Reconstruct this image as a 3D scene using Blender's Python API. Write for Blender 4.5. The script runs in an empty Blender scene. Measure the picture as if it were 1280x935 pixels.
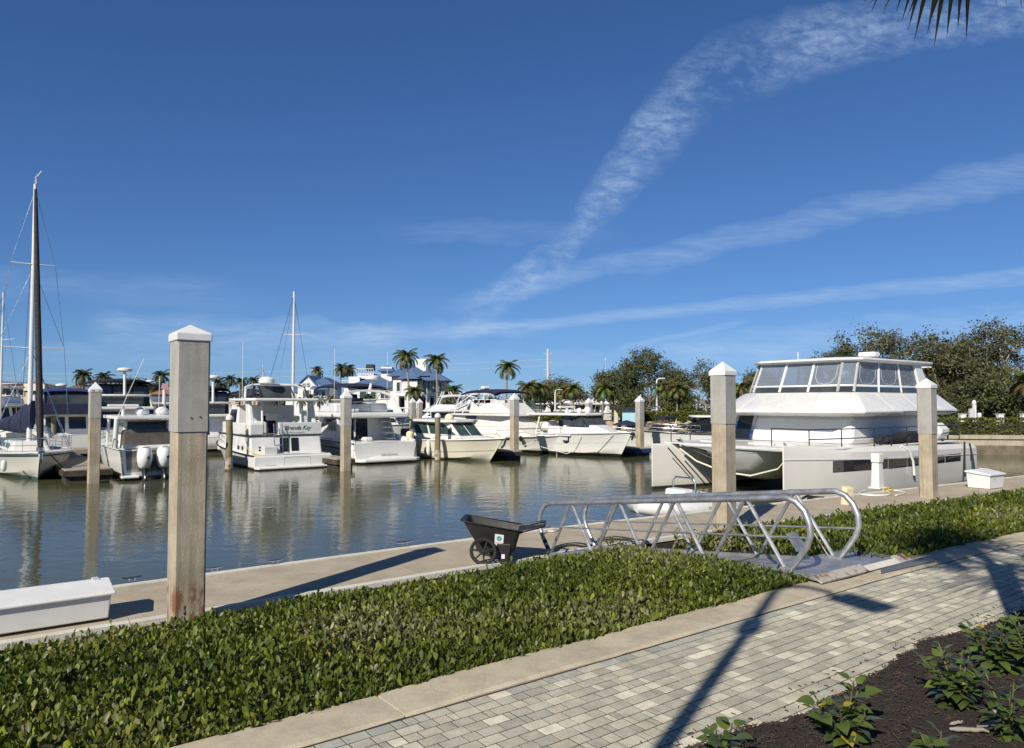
import bpy, math, random
import numpy as np
from mathutils import Vector, Matrix
random.seed(7)
R = math.radians
rng = np.random.default_rng(5)
SC = bpy.context.scene
COL = SC.collection
EYE = 1.85
PITCH = R(2.25)
FPX = 920.0
AX = (math.cos(R(37)), math.sin(R(37)))      # along the walkway and the floating dock
BX = (-AX[1], AX[0])                         # from the walkway out over the water
WATER = -1.0
DOCK = -0.55

def st(s, t, z=0.0):
    return Vector((s*AX[0]+t*BX[0], s*AX[1]+t*BX[1], z))

def bend(s):
    """how far the walkway and the dock swing off the straight line at s"""
    if s < 7: return 0.0
    if s < 11.5: return -0.0095*(s-7)**2
    return -0.192-0.085*(s-11.5)

def stb(s, t, z=0.0):
    return st(s, t+bend(s), z)

def view_ray(px, py):
    u = (px-640)/FPX; v = (467.5-py)/FPX
    return u, math.cos(PITCH)-math.sin(PITCH)*v, math.sin(PITCH)+math.cos(PITCH)*v

def on_level(px, py, z):
    x, y, d = view_ray(px, py); k = (z-EYE)/d
    return Vector((x*k, y*k, z))

def at_depth(px, py, y0):
    x, y, d = view_ray(px, py); k = y0/y
    return Vector((x*k, y0, EYE+d*k))

# ------------------------------------------------------------------ mesh building
def vec(p): return Vector(p)

class Mesh:
    def __init__(self):
        self.v = []; self.f = []; self.m = []
    def add(self, vs, fs, mi=0):
        o = len(self.v)
        self.v.extend([tuple(p) for p in vs])
        self.f.extend([tuple(i+o for i in f) for f in fs])
        self.m.extend([mi]*len(fs))
        return self
    def box(self, c, s, rz=0.0, mi=0, ch=0.0, mat=None):
        x, y, z = s[0]/2, s[1]/2, s[2]/2
        if ch > 0:
            ch = min(ch, x*.9, y*.9, z*.9)
            vs = []
            for sx in (-1, 1):
                for sy in (-1, 1):
                    for sz in (-1, 1):
                        vs.append((sx*x, sy*(y-ch), sz*(z-ch)))
                        vs.append((sx*(x-ch), sy*y, sz*(z-ch)))
                        vs.append((sx*(x-ch), sy*(y-ch), sz*z))
            I = lambda a, b, c_, k: ((a*2+b)*2+c_)*3+k
            fs = []
            for a in (0, 1):
                q = [I(a,0,0,0), I(a,1,0,0), I(a,1,1,0), I(a,0,1,0)]; fs.append(q if a else q[::-1])
                q = [I(0,a,0,1), I(0,a,1,1), I(1,a,1,1), I(1,a,0,1)]; fs.append(q if a else q[::-1])
                q = [I(0,0,a,2), I(1,0,a,2), I(1,1,a,2), I(0,1,a,2)]; fs.append(q if a else q[::-1])
            for a in (0, 1):
                for b in (0, 1):
                    fs.append([I(a,b,0,0), I(a,b,1,0), I(a,b,1,1), I(a,b,0,1)])
                    fs.append([I(a,0,b,0), I(a,1,b,0), I(a,1,b,2), I(a,0,b,2)])
                    fs.append([I(0,a,b,1), I(1,a,b,1), I(1,a,b,2), I(0,a,b,2)])
                    for c_ in (0, 1):
                        fs.append([I(a,b,c_,0), I(a,b,c_,1), I(a,b,c_,2)])
        else:
            vs = [(sx*x, sy*y, sz*z) for sx in (-1, 1) for sy in (-1, 1) for sz in (-1, 1)]
            fs = [(0,1,3,2), (4,6,7,5), (0,4,5,1), (2,3,7,6), (0,2,6,4), (1,5,7,3)]
        cr, sr = math.cos(rz), math.sin(rz)
        c = vec(c)
        out = []
        for p in vs:
            if mat is not None:
                q = mat @ Vector(p)
            else:
                q = Vector((p[0]*cr-p[1]*sr, p[0]*sr+p[1]*cr, p[2]))
            out.append(q+c)
        return self.add(out, fs, mi)
    def hexa(self, bottom, top, mi=0):
        """eight corners: four below, four above, same winding (counter-clockwise from above)"""
        return self.add(list(bottom)+list(top), [(3,2,1,0), (4,5,6,7), (0,1,5,4), (1,2,6,5), (2,3,7,6), (3,0,4,7)], mi)
    def tube(self, pts, r, n=8, mi=0, closed=False, cap=True):
        pts = [vec(p) for p in pts]
        N = len(pts)
        rs = r if isinstance(r, (list, tuple)) else [r]*N
        rings = []
        up = None
        for i in range(N):
            if closed: d = pts[(i+1) % N]-pts[i-1]
            else: d = pts[min(i+1, N-1)]-pts[max(i-1, 0)]
            if d.length < 1e-9: d = Vector((0, 0, 1))
            d.normalize()
            if up is None:
                up = Vector((0, 0, 1)) if abs(d.z) < .9 else Vector((1, 0, 0))
            a = d.cross(up)
            if a.length < 1e-6:
                up = Vector((1, 0, 0)) if abs(d.x) < .9 else Vector((0, 1, 0)); a = d.cross(up)
            a.normalize(); b = a.cross(d).normalized(); up = b
            rings.append([pts[i]+(a*math.cos(2*math.pi*k/n)+b*math.sin(2*math.pi*k/n))*rs[i] for k in range(n)])
        vs = [p for q in rings for p in q]; fs = []
        for i in range(N if closed else N-1):
            j = (i+1) % N
            for k in range(n):
                l = (k+1) % n
                fs.append((i*n+k, i*n+l, j*n+l, j*n+k))
        if cap and not closed:
            fs.append(tuple(range(n))[::-1]); fs.append(tuple((N-1)*n+k for k in range(n)))
        return self.add(vs, fs, mi)
    def lathe(self, prof, c=(0, 0, 0), n=16, mi=0, axis='z'):
        vs = []; c = vec(c)
        for r, h in prof:
            for k in range(n):
                a = 2*math.pi*k/n
                if axis == 'z': p = (r*math.cos(a), r*math.sin(a), h)
                elif axis == 'y': p = (r*math.cos(a), h, r*math.sin(a))
                else: p = (h, r*math.cos(a), r*math.sin(a))
                vs.append(c+Vector(p))
        fs = []
        for i in range(len(prof)-1):
            for k in range(n):
                l = (k+1) % n
                fs.append((i*n+k, i*n+l, (i+1)*n+l, (i+1)*n+k))
        fs.append(tuple(range(n))[::-1]); fs.append(tuple((len(prof)-1)*n+k for k in range(n)))
        return self.add(vs, fs, mi)
    def ball(self, c, r, n=12, m=8, mi=0):
        rx, ry, rz = r if isinstance(r, (tuple, list)) else (r, r, r)
        c = vec(c); vs = []; fs = []
        for i in range(m+1):
            a = math.pi*i/m
            for k in range(n):
                b = 2*math.pi*k/n
                vs.append(c+Vector((rx*math.sin(a)*math.cos(b), ry*math.sin(a)*math.sin(b), -rz*math.cos(a))))
        for i in range(m):
            for k in range(n):
                l = (k+1) % n
                fs.append((i*n+k, i*n+l, (i+1)*n+l, (i+1)*n+k))
        return self.add(vs, fs, mi)
    def loft(self, rings, mi=0, cap=True, closed=True):
        n = len(rings[0]); vs = [p for q in rings for p in q]; fs = []
        for i in range(len(rings)-1):
            for k in range(n if closed else n-1):
                l = (k+1) % n
                fs.append((i*n+k, i*n+l, (i+1)*n+l, (i+1)*n+k))
        if cap:
            fs.append(tuple(range(n))[::-1]); fs.append(tuple((len(rings)-1)*n+k for k in range(n)))
        return self.add(vs, fs, mi)
    def slab(self, poly, z0, z1, mi=0):
        """flat outline (list of xy) from z0 up to z1"""
        n = len(poly)
        vs = [(p[0], p[1], z0) for p in poly]+[(p[0], p[1], z1) for p in poly]
        fs = [tuple(range(n))[::-1], tuple(range(n, 2*n))]
        for k in range(n):
            l = (k+1) % n
            fs.append((k, l, n+l, n+k))
        return self.add(vs, fs, mi)
    def sheet(self, quad, th, mi=0):
        """a thin plate: four corners and a thickness along their normal"""
        q = [vec(p) for p in quad]
        nrm = (q[1]-q[0]).cross(q[3]-q[0]).normalized()*th
        return self.hexa(q, [p+nrm for p in q], mi)
    def build(self, name, mats, parent=None, smooth=None, bevel=0.0, seg=2):
        me = bpy.data.meshes.new(name)
        me.from_pydata(self.v, [], self.f)
        if not isinstance(mats, (list, tuple)): mats = [mats]
        for m in mats: me.materials.append(m)
        if len(mats) > 1: me.polygons.foreach_set('material_index', self.m)
        me.validate(); me.update()
        fix_normals(me)
        if smooth is not None:
            me.polygons.foreach_set('use_smooth', [True]*len(me.polygons))
            me.set_sharp_from_angle(angle=R(smooth))
        o = bpy.data.objects.new(name, me)
        COL.objects.link(o)
        if bevel:
            b = o.modifiers.new('edge', 'BEVEL'); b.width = bevel; b.segments = seg; b.limit_method = 'ANGLE'; b.angle_limit = R(30)
        if parent: o.parent = parent
        return o

import bmesh
def fix_normals(me):
    if len(me.polygons) > 6000: return
    bm = bmesh.new(); bm.from_mesh(me)
    bmesh.ops.recalc_face_normals(bm, faces=bm.faces)
    bm.to_mesh(me); bm.free()

def tag(o, label=None, cat=None, group=None, kind=None):
    if label: o['label'] = label
    if cat: o['category'] = cat
    if group: o['group'] = group
    if kind: o['kind'] = kind
    return o

def thing(name, label, cat, loc=(0, 0, 0), rz=0.0, group=None):
    o = bpy.data.objects.new(name, None); COL.objects.link(o)
    o.empty_display_size = .2
    o.location = loc; o.rotation_euler = (0, 0, rz)
    return tag(o, label, cat, group)

def dup(root, loc=None, rz=None, label=None, group=None, scale=None):
    kids = {}
    for o in bpy.data.objects:
        if o.parent is not None: kids.setdefault(o.parent.name, []).append(o)
    def cp(o, par):
        c = o.copy(); COL.objects.link(c)
        if par is not None: c.parent = par
        for k in kids.get(o.name, []): cp(k, c)
        return c
    r = cp(root, None)
    if loc is not None: r.location = loc
    if rz is not None: r.rotation_euler = (0, 0, rz)
    if label: r['label'] = label
    if group: r['group'] = group
    if scale is not None: r.scale = scale if isinstance(scale, (tuple, list)) else (scale,)*3
    return r

def lettering(text, size, m, parent, mat4, name='lettering', shear=0.0, extrude=.002, spacing=1.0):
    cu = bpy.data.curves.new('lettering', 'FONT')
    cu.body = text; cu.size = size; cu.align_x = 'CENTER'; cu.align_y = 'CENTER'
    cu.shear = shear; cu.extrude = extrude; cu.space_character = spacing
    tmp = bpy.data.objects.new('lettering_tmp', cu); COL.objects.link(tmp)
    dg = bpy.context.evaluated_depsgraph_get(); dg.update()
    me = bpy.data.meshes.new_from_object(tmp.evaluated_get(dg))
    bpy.data.objects.remove(tmp)
    me.materials.clear(); me.materials.append(m)
    o = bpy.data.objects.new(name, me); COL.objects.link(o)
    me.transform(mat4)
    if parent: o.parent = parent
    return o

def facing(origin, right, up):
    """matrix that lays text (x right, y up) on a plane"""
    r = vec(right).normalized(); u = vec(up).normalized(); n = r.cross(u)
    M = Matrix((r, u, n)).transposed().to_4x4(); M.translation = vec(origin)
    return M

# ------------------------------------------------------------------ materials
def nodes_of(name):
    m = bpy.data.materials.new(name); m.use_nodes = True
    nt = m.node_tree; nt.nodes.clear()
    out = nt.nodes.new('ShaderNodeOutputMaterial')
    b = nt.nodes.new('ShaderNodeBsdfPrincipled')
    nt.links.new(b.outputs[0], out.inputs[0])
    return m, nt, b, out

def nd(nt, t, **kw):
    n = nt.nodes.new(t)
    for k, v in kw.items():
        if k.startswith('i_'): n.inputs[int(k[2:])].default_value = v
        else: setattr(n, k, v)
    return n

def noise(nt, coord, scale, detail=5, rough=.6, stretch=None):
    if stretch:
        mp = nd(nt, 'ShaderNodeMapping'); mp.inputs['Scale'].default_value = stretch
        nt.links.new(coord, mp.inputs[0]); coord = mp.outputs[0]
    n = nd(nt, 'ShaderNodeTexNoise'); n.inputs['Scale'].default_value = scale
    n.inputs['Detail'].default_value = detail; n.inputs['Roughness'].default_value = rough
    nt.links.new(coord, n.inputs['Vector'])
    return n.outputs['Fac']

def ramp(nt, fac, stops):
    r = nd(nt, 'ShaderNodeValToRGB'); e = r.color_ramp.elements
    while len(e) < len(stops): e.new(.5)
    for i, (p, c) in enumerate(stops):
        e[i].position = p
        e[i].color = (c, c, c, 1) if isinstance(c, (int, float)) else (*c, 1)
    nt.links.new(fac, r.inputs[0])
    return r.outputs[0]

def mixc(nt, fac, a, b, mode='MIX'):
    n = nd(nt, 'ShaderNodeMix', data_type='RGBA', blend_type=mode)
    for sock, v in ((n.inputs[0], fac), (n.inputs[6], a), (n.inputs[7], b)):
        if hasattr(v, 'is_linked') or hasattr(v, 'node'): nt.links.new(v, sock)
        elif isinstance(v, (int, float)): sock.default_value = v
        else: sock.default_value = (*v, 1)
    return n.outputs[2]

def mth(nt, op, a, b=0.0, c=0.0, clamp=False):
    n = nd(nt, 'ShaderNodeMath', operation=op, use_clamp=clamp)
    for s, v in zip(n.inputs, (a, b, c)):
        if isinstance(v, (int, float)): s.default_value = v
        else: nt.links.new(v, s)
    return n.outputs[0]

MAT = {}
def mat(name, col, rough=.5, metal=0.0, var=.1, vs=3.0, bump=0.0, bs=40.0, col2=None, coat=0.0, spec=.5, stretch=None, lo=.35, hi=.65, attr=False, rvar=.1, trans=0.0, world=False):
    m, nt, b, out = nodes_of(name)
    tc = nd(nt, 'ShaderNodeTexCoord'); co = tc.outputs['Object']
    if world:
        g = nd(nt, 'ShaderNodeNewGeometry'); co = g.outputs['Position']
    f = noise(nt, co, vs, 6, .6, stretch)
    a = tuple(max(0, c*(1-var)) for c in col); bb = tuple(min(1, c*(1+var)) for c in (col2 or col))
    if col2: a = col; bb = col2
    c = ramp(nt, f, [(lo, a), (hi, bb)])
    if attr:
        at = nd(nt, 'ShaderNodeAttribute', attribute_name='tint')
        c = mixc(nt, 1.0, c, at.outputs['Color'], 'MULTIPLY')
    nt.links.new(c, b.inputs['Base Color'])
    b.inputs['Metallic'].default_value = metal
    b.inputs['Specular IOR Level'].default_value = spec
    if rvar:
        rr = ramp(nt, noise(nt, co, vs*2.3, 4), [(.3, max(0.02, rough-rvar)), (.7, min(1, rough+rvar))])
        nt.links.new(rr, b.inputs['Roughness'])
    else: b.inputs['Roughness'].default_value = rough
    if coat: b.inputs['Coat Weight'].default_value = coat; b.inputs['Coat Roughness'].default_value = .08
    if bump:
        bp = nd(nt, 'ShaderNodeBump'); bp.inputs['Strength'].default_value = bump; bp.inputs['Distance'].default_value = .02
        nt.links.new(noise(nt, co, bs, 6), bp.inputs['Height']); nt.links.new(bp.outputs[0], b.inputs['Normal'])
    if trans:
        tr = nd(nt, 'ShaderNodeBsdfTranslucent'); nt.links.new(c, tr.inputs[0])
        ms = nd(nt, 'ShaderNodeMixShader'); ms.inputs[0].default_value = trans
        nt.links.new(b.outputs[0], ms.inputs[1]); nt.links.new(tr.outputs[0], ms.inputs[2]); nt.links.new(ms.outputs[0], out.inputs[0])
    MAT[name] = m
    return m

def hull_mat(name, col, boot=(.02, .025, .04), bottom=(.03, .03, .035), z1=.05, z2=.13):
    """gelcoat with an antifouling bottom and a boot stripe at the waterline (a painted band on the hull itself)"""
    m, nt, b, out = nodes_of(name)
    tc = nd(nt, 'ShaderNodeTexCoord'); co = tc.outputs['Object']
    sp = nd(nt, 'ShaderNodeSeparateXYZ'); nt.links.new(co, sp.inputs[0])
    c = ramp(nt, noise(nt, co, .8, 5, .6, (1, 1, .35)), [(.3, tuple(k*.92 for k in col)), (.7, col)])
    low = ramp(nt, mth(nt, 'ADD', sp.outputs[2], mth(nt, 'MULTIPLY', noise(nt, co, 6, 4), .12)), [(.1, 1), (.42, 0)])
    c = mixc(nt, mth(nt, 'MULTIPLY', low, .35), c, (.42, .36, .22))
    c = mixc(nt, mth(nt, 'LESS_THAN', sp.outputs[2], z2), c, boot)
    c = mixc(nt, mth(nt, 'LESS_THAN', sp.outputs[2], z1), c, bottom)
    nt.links.new(c, b.inputs['Base Color'])
    b.inputs['Roughness'].default_value = .28; b.inputs['Coat Weight'].default_value = .3; b.inputs['Coat Roughness'].default_value = .1
    MAT[name] = m
    return m

GEL = (.73, .73, .705)
mat('gelcoat', GEL, .3, var=.06, vs=1.2, coat=.3)
mat('gelcoat_warm', (.72, .705, .66), .32, var=.06, vs=1.2, coat=.3)
mat('gelcoat_grey', (.55, .56, .56), .35, var=.06, coat=.2)
mat('deck_white', (.66, .66, .63), .6, var=.08, vs=6, bump=.1, bs=120)
hull_mat('hull_white', GEL)
hull_mat('hull_cream', (.72, .68, .56), boot=(.35, .33, .27), bottom=(.30, .29, .24))
hull_mat('hull_black_bottom', (.74, .735, .70), boot=(.012, .013, .016), bottom=(.012, .013, .016), z1=.16, z2=.19)
hull_mat('hull_teal_stripe', (.69, .68, .61), boot=(.05, .16, .18), bottom=(.08, .20, .20), z1=.04, z2=.1)
hull_mat('hull_catamaran', (.74, .72, .665), boot=(.03, .03, .03), bottom=(.03, .03, .03), z1=.06, z2=.1)
hull_mat('hull_grey', (.42, .46, .52))
mat('glass_dark', (.015, .018, .022), .06, var=.1, spec=.6, rvar=.02)
mat('glass_smoke', (.05, .06, .065), .12, var=.3, vs=1.5, spec=.6, rvar=.05)
mat('glass_green', (.035, .065, .065), .08, var=.3, vs=2, spec=.6, rvar=.03)
mat('canvas_navy', (.012, .018, .05), .85, var=.25, vs=5, bump=.2, bs=60)
mat('canvas_blue', (.018, .045, .16), .85, var=.25, vs=5)
mat('canvas_black', (.014, .014, .017), .8, var=.25, vs=5, bump=.2, bs=50)
mat('canvas_grey', (.16, .15, .145), .85, var=.18, vs=4, bump=.35, bs=9)
mat('canvas_brown', (.10, .085, .075), .85, var=.18, vs=4, bump=.3, bs=12)
mat('canvas_white', (.66, .66, .655), .7, var=.05, vs=2, bump=.7, bs=4)
mat('stainless', (.62, .62, .62), .22, 1.0, var=.05)
mat('aluminium', (.47, .475, .48), .45, .75, var=.24, vs=5, bump=.06, bs=80)
mat('white_metal', (.64, .64, .63), .35, var=.05)
mat('black_plastic', (.016, .016, .017), .5, var=.2, vs=6, bump=.12, bs=140)
mat('black_rubber', (.014, .014, .014), .75, var=.25)
mat('rope_white', (.70, .67, .58), .9, var=.15, vs=30, bump=.4, bs=200)
mat('rope_black', (.02, .02, .022), .9, var=.2, vs=30)
mat('rope_yellow', (.62, .42, .05), .8, var=.15, vs=20)
mat('interior', (.30, .27, .22), .7, var=.3, vs=3)
mat('teak', (.28, .16, .08), .6, var=.2, vs=4, stretch=(1, 12, 1))
mat('chrome_dark', (.10, .10, .11), .3, .8)
mat('letter_black', (.012, .012, .015), .5, rvar=0)
mat('letter_grey', (.36, .36, .37), .5, rvar=0)
mat('letter_silver', (.55, .53, .50), .45, rvar=0)
mat('letter_orange', (.75, .17, .05), .5, rvar=0)
mat('letter_blue', (.05, .12, .5), .5, rvar=0)
mat('letter_teal', (.09, .48, .60), .45, rvar=0)
mat('letter_navy', (.01, .05, .09), .45, rvar=0)
mat('flag_red', (.55, .06, .05), .8)
mat('flag_pink', (.60, .36, .33), .8)
mat('plastic_white', (.71, .715, .71), .42, var=.04, vs=4)
mat('plastic_cream', (.75, .68, .42), .5, var=.1, vs=4)
mat('wood_pile', (.11, .10, .07), .9, var=.5, vs=3, bump=.8, bs=18, stretch=(3, 3, .35), col2=(.24, .20, .12))
mat('float_dark', (.035, .032, .028), .85, var=.4, vs=4, bump=.3, bs=12)
mat('rust', (.17, .085, .045), .85, vs=6, bump=.4, bs=60, col2=(.40, .375, .34), lo=.40, hi=.52, world=True)
mat('radar_white', (.72, .72, .72), .35, var=.03)
mat('skin_beige', (.62, .56, .44), .6)
# ------------------------------------------------------------------ camera, light, sky
cam = bpy.data.cameras.new('camera'); cam.sensor_width = 36; cam.lens = 36*FPX/1280; cam.clip_end = 6000; cam.clip_start = .05
camo = bpy.data.objects.new('camera', cam); COL.objects.link(camo)
camo.location = (0, 0, EYE); camo.rotation_euler = (math.pi/2+PITCH, 0, 0)
SC.camera = camo
SUN_EL = R(34.3); SUN_FROM = (-.477, -.879)
sun = bpy.data.lights.new('sun', 'SUN'); sun.energy = 5.0; sun.angle = R(.53); sun.color = (1, .925, .80)
suno = bpy.data.objects.new('sun', sun); COL.objects.link(suno)
sd = Vector((-SUN_FROM[0]*math.cos(SUN_EL), -SUN_FROM[1]*math.cos(SUN_EL), -math.sin(SUN_EL)))
suno.rotation_euler = sd.to_track_quat('-Z', 'Y').to_euler(); suno.location = (-20, -40, 30)

W = bpy.data.worlds.new('World'); SC.world = W; W.use_nodes = True
nt = W.node_tree; nt.nodes.clear()
wo = nd(nt, 'ShaderNodeOutputWorld'); bg = nd(nt, 'ShaderNodeBackground'); nt.links.new(bg.outputs[0], wo.inputs[0])
sky = nd(nt, 'ShaderNodeTexSky', sky_type='NISHITA')
sky.sun_disc = False; sky.sun_elevation = SUN_EL; sky.sun_rotation = math.atan2(SUN_FROM[0], SUN_FROM[1])
sky.altitude = 0; sky.air_density = .8; sky.dust_density = 0; sky.ozone_density = 4
EXPO = .2
bg.inputs[1].default_value = .08
tc = nd(nt, 'ShaderNodeTexCoord'); sp = nd(nt, 'ShaderNodeSeparateXYZ'); nt.links.new(tc.outputs['Generated'], sp.inputs[0])
yy = mth(nt, 'MAXIMUM', sp.outputs[1], .02)
gx = mth(nt, 'DIVIDE', sp.outputs[0], yy); gz = mth(nt, 'DIVIDE', sp.outputs[2], yy)
cb = nd(nt, 'ShaderNodeCombineXYZ'); nt.links.new(gx, cb.inputs[0]); nt.links.new(gz, cb.inputs[1])
gco = cb.outputs[0]
def PX(x): return (x-640)/920
def PY(y): return (503.6-y)/920
def gauss(d, w):      # 1 at the middle of the trail, 0 beyond w
    q = mth(nt, 'DIVIDE', mth(nt, 'ABSOLUTE', d), w)
    return mth(nt, 'SMOOTH_MIN', mth(nt, 'MAXIMUM', mth(nt, 'SUBTRACT', 1.0, mth(nt, 'MULTIPLY', q, q)), 0.0), 1.0, .2)
def window(v, a, b, c, d):
    n = nd(nt, 'ShaderNodeMapRange', interpolation_type='SMOOTHSTEP'); nt.links.new(v, n.inputs[0])
    n.inputs[1].default_value = a; n.inputs[2].default_value = b
    m_ = nd(nt, 'ShaderNodeMapRange', interpolation_type='SMOOTHSTEP'); nt.links.new(v, m_.inputs[0])
    m_.inputs[1].default_value = c; m_.inputs[2].default_value = d; m_.inputs[3].default_value = 1; m_.inputs[4].default_value = 0
    return mth(nt, 'MULTIPLY', n.outputs[0], m_.outputs[0])
warp = mth(nt, 'MULTIPLY', mth(nt, 'SUBTRACT', noise(nt, gco, 9, 4), .5), .05)
gzw = mth(nt, 'ADD', gz, warp)
# the wide mackerel band that climbs to the upper right
fc = nd(nt, 'ShaderNodeFloatCurve'); cv = fc.mapping.curves[0]
pts = [(560, 425), (600, 392), (650, 350), (705, 315), (735, 265), (785, 200), (850, 132), (905, 85), (980, 55), (1060, 36), (1180, 20), (1290, 2), (1400, -12)]
X0, X1 = 500.0, 1400.0
cv.points[0].location = (0, PY(470)); cv.points[1].location = (1, PY(-12))
for x, y in pts[:-1]: cv.points.new((x-X0)/(X1-X0), PY(y))
fc.mapping.update()
tt = mth(nt, 'DIVIDE', mth(nt, 'SUBTRACT', gx, PX(X0)), (X1-X0)/920, clamp=True)
nt.links.new(tt, fc.inputs['Value'])
fw = nd(nt, 'ShaderNodeFloatCurve'); cw = fw.mapping.curves[0]
cw.points[0].location = (0, .03); cw.points[1].location = (1, .05)
for x, w in ((600, .034), (700, .036), (735, .044), (800, .066), (880, .07), (950, .064), (1060, .052), (1200, .04)): cw.points.new((x-X0)/(X1-X0), w)
fw.mapping.update(); nt.links.new(tt, fw.inputs['Value'])
d1 = mth(nt, 'SUBTRACT', gzw, fc.outputs[0])
mpr = nd(nt, 'ShaderNodeMapping'); mpr.inputs['Rotation'].default_value = (0, 0, R(24)); mpr.inputs['Scale'].default_value = (1.5, 3.4, 1); nt.links.new(gco, mpr.inputs[0])
nzr = nd(nt, 'ShaderNodeTexNoise'); nzr.inputs['Scale'].default_value = 22; nzr.inputs['Detail'].default_value = 7; nzr.inputs['Roughness'].default_value = .66; nzr.inputs['Distortion'].default_value = .35; nt.links.new(mpr.outputs[0], nzr.inputs['Vector'])
rip = ramp(nt, nzr.outputs['Fac'], [(.33, .08), (.7, 1)])
big = ramp(nt, noise(nt, gco, 8, 6, .7), [(.36, .05), (.62, 1)])
band1 = mth(nt, 'MULTIPLY', mth(nt, 'MULTIPLY', gauss(d1, fw.outputs[0]), rip), window(gx, PX(555), PX(600), PX(1500), PX(1600)))
band1 = mth(nt, 'MULTIPLY', mth(nt, 'MULTIPLY', band1, big), .62)
mpw = nd(nt, 'ShaderNodeMapping'); mpw.inputs['Rotation'].default_value = (0, 0, R(-12)); mpw.inputs['Scale'].default_value = (1, 6, 1); nt.links.new(gco, mpw.inputs[0])
nzw = nd(nt, 'ShaderNodeTexNoise'); nzw.inputs['Scale'].default_value = 11; nzw.inputs['Detail'].default_value = 8; nzw.inputs['Roughness'].default_value = .7; nzw.inputs['Distortion'].default_value = .35; nt.links.new(mpw.outputs[0], nzw.inputs['Vector'])
wisp = ramp(nt, nzw.outputs['Fac'], [(.3, .10), (.7, 1)])
def line(x0, y0, x1, y1, w0, w1, amp, win):
    s = (PY(y1)-PY(y0))/(PX(x1)-PX(x0))
    d = mth(nt, 'SUBTRACT', gzw if w0 > 12 else mth(nt, 'ADD', gz, mth(nt, 'MULTIPLY', warp, .25)), mth(nt, 'MULTIPLY_ADD', mth(nt, 'SUBTRACT', gx, PX(x0)), s, PY(y0)))
    wd = mth(nt, 'MAXIMUM', mth(nt, 'MULTIPLY_ADD', mth(nt, 'SUBTRACT', gx, PX(x0)), (w1-w0)/920/((x1-x0)/920), w0/920), .003)
    g = mth(nt, 'MULTIPLY', gauss(d, wd), wisp)
    return mth(nt, 'MULTIPLY', mth(nt, 'MULTIPLY', g, window(gx, *[PX(q) for q in win])), amp)
parts = [band1, line(60, 440, 620, 452, 16, 16, .22, (-50, 120, 560, 700)), line(640, 452, 1280, 430, 14, 22, .22, (600, 760, 1400, 1500)),
         line(600, 372, 1280, 212, 14, 27, .34, (520, 640, 1500, 1600)),
         line(620, 410, 1280, 345, 8, 13, .46, (500, 640, 1500, 1600)),
         line(790, 432, 930, 402, 4, 5, .3, (770, 800, 920, 940)),
         line(470, 287, 760, 292, 16, 16, .16, (455, 540, 680, 800)),
         line(120, 408, 480, 425, 26, 22, .42, (90, 160, 420, 560)),
         line(0, 350, 300, 372, 26, 26, .16, (-200, 0, 200, 380)),
         line(430, 418, 700, 408, 16, 12, .40, (380, 460, 640, 720)),
         line(850, 440, 1280, 395, 26, 20, .34, (780, 900, 1400, 1500))]
tot = parts[0]
for q in parts[1:]: tot = mth(nt, 'ADD', tot, q)
tot = mth(nt, 'MULTIPLY', mth(nt, 'MINIMUM', tot, .85), mth(nt, 'GREATER_THAN', sp.outputs[1], .05))
# a clear, deep winter sky: each channel a*x/(1+b*x) of the model's radiance
sc_ = nd(nt, 'ShaderNodeSeparateColor'); nt.links.new(sky.outputs[0], sc_.inputs[0]); cc0 = nd(nt, 'ShaderNodeCombineColor')
KK = 1/(.08*2**EXPO)
for i, (a_, b_) in enumerate(((.52, .62), (.77, .55), (1.10, .44))):
    x_ = mth(nt, 'MULTIPLY', sc_.outputs[i], .105)
    nt.links.new(mth(nt, 'MULTIPLY', mth(nt, 'DIVIDE', mth(nt, 'MULTIPLY', x_, a_), mth(nt, 'MULTIPLY_ADD', x_, b_, 1.0)), KK), cc0.inputs[i])
zen = nd(nt, 'ShaderNodeMapRange', interpolation_type='SMOOTHSTEP'); nt.links.new(sp.outputs[2], zen.inputs[0]); zen.inputs[1].default_value = .52; zen.inputs[2].default_value = .85
deep = mixc(nt, zen.outputs[0], cc0.outputs[0], mixc(nt, 1.0, cc0.outputs[0], (1.08, .74, .50), 'MULTIPLY'))
nt.links.new(mixc(nt, tot, deep, (.50*KK, .66*KK, .88*KK)), bg.inputs[0])

SC.view_settings.view_transform = 'Standard'; SC.view_settings.look = 'None'
SC.view_settings.exposure = EXPO; SC.view_settings.gamma = 1; SC.view_settings.use_curve_mapping = False
SC.cycles.use_denoising = True
SC.cycles.max_bounces = 8; SC.cycles.diffuse_bounces = 3; SC.cycles.glossy_bounces = 4; SC.cycles.transparent_max_bounces = 8
SC.cycles.sample_clamp_indirect = 6
SC.cycles.caustics_reflective = False; SC.cycles.caustics_refractive = False

# ------------------------------------------------------------------ ground and water
mat('seabed', (.05, .05, .04), .9)
g = Mesh(); g.add([(-3000, -3000, -1.9), (3000, -3000, -1.9), (3000, 3000, -1.9), (-3000, 3000, -1.9)], [(0, 1, 2, 3)])
tag(g.build('ground', MAT['seabed']), kind='structure')

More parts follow.
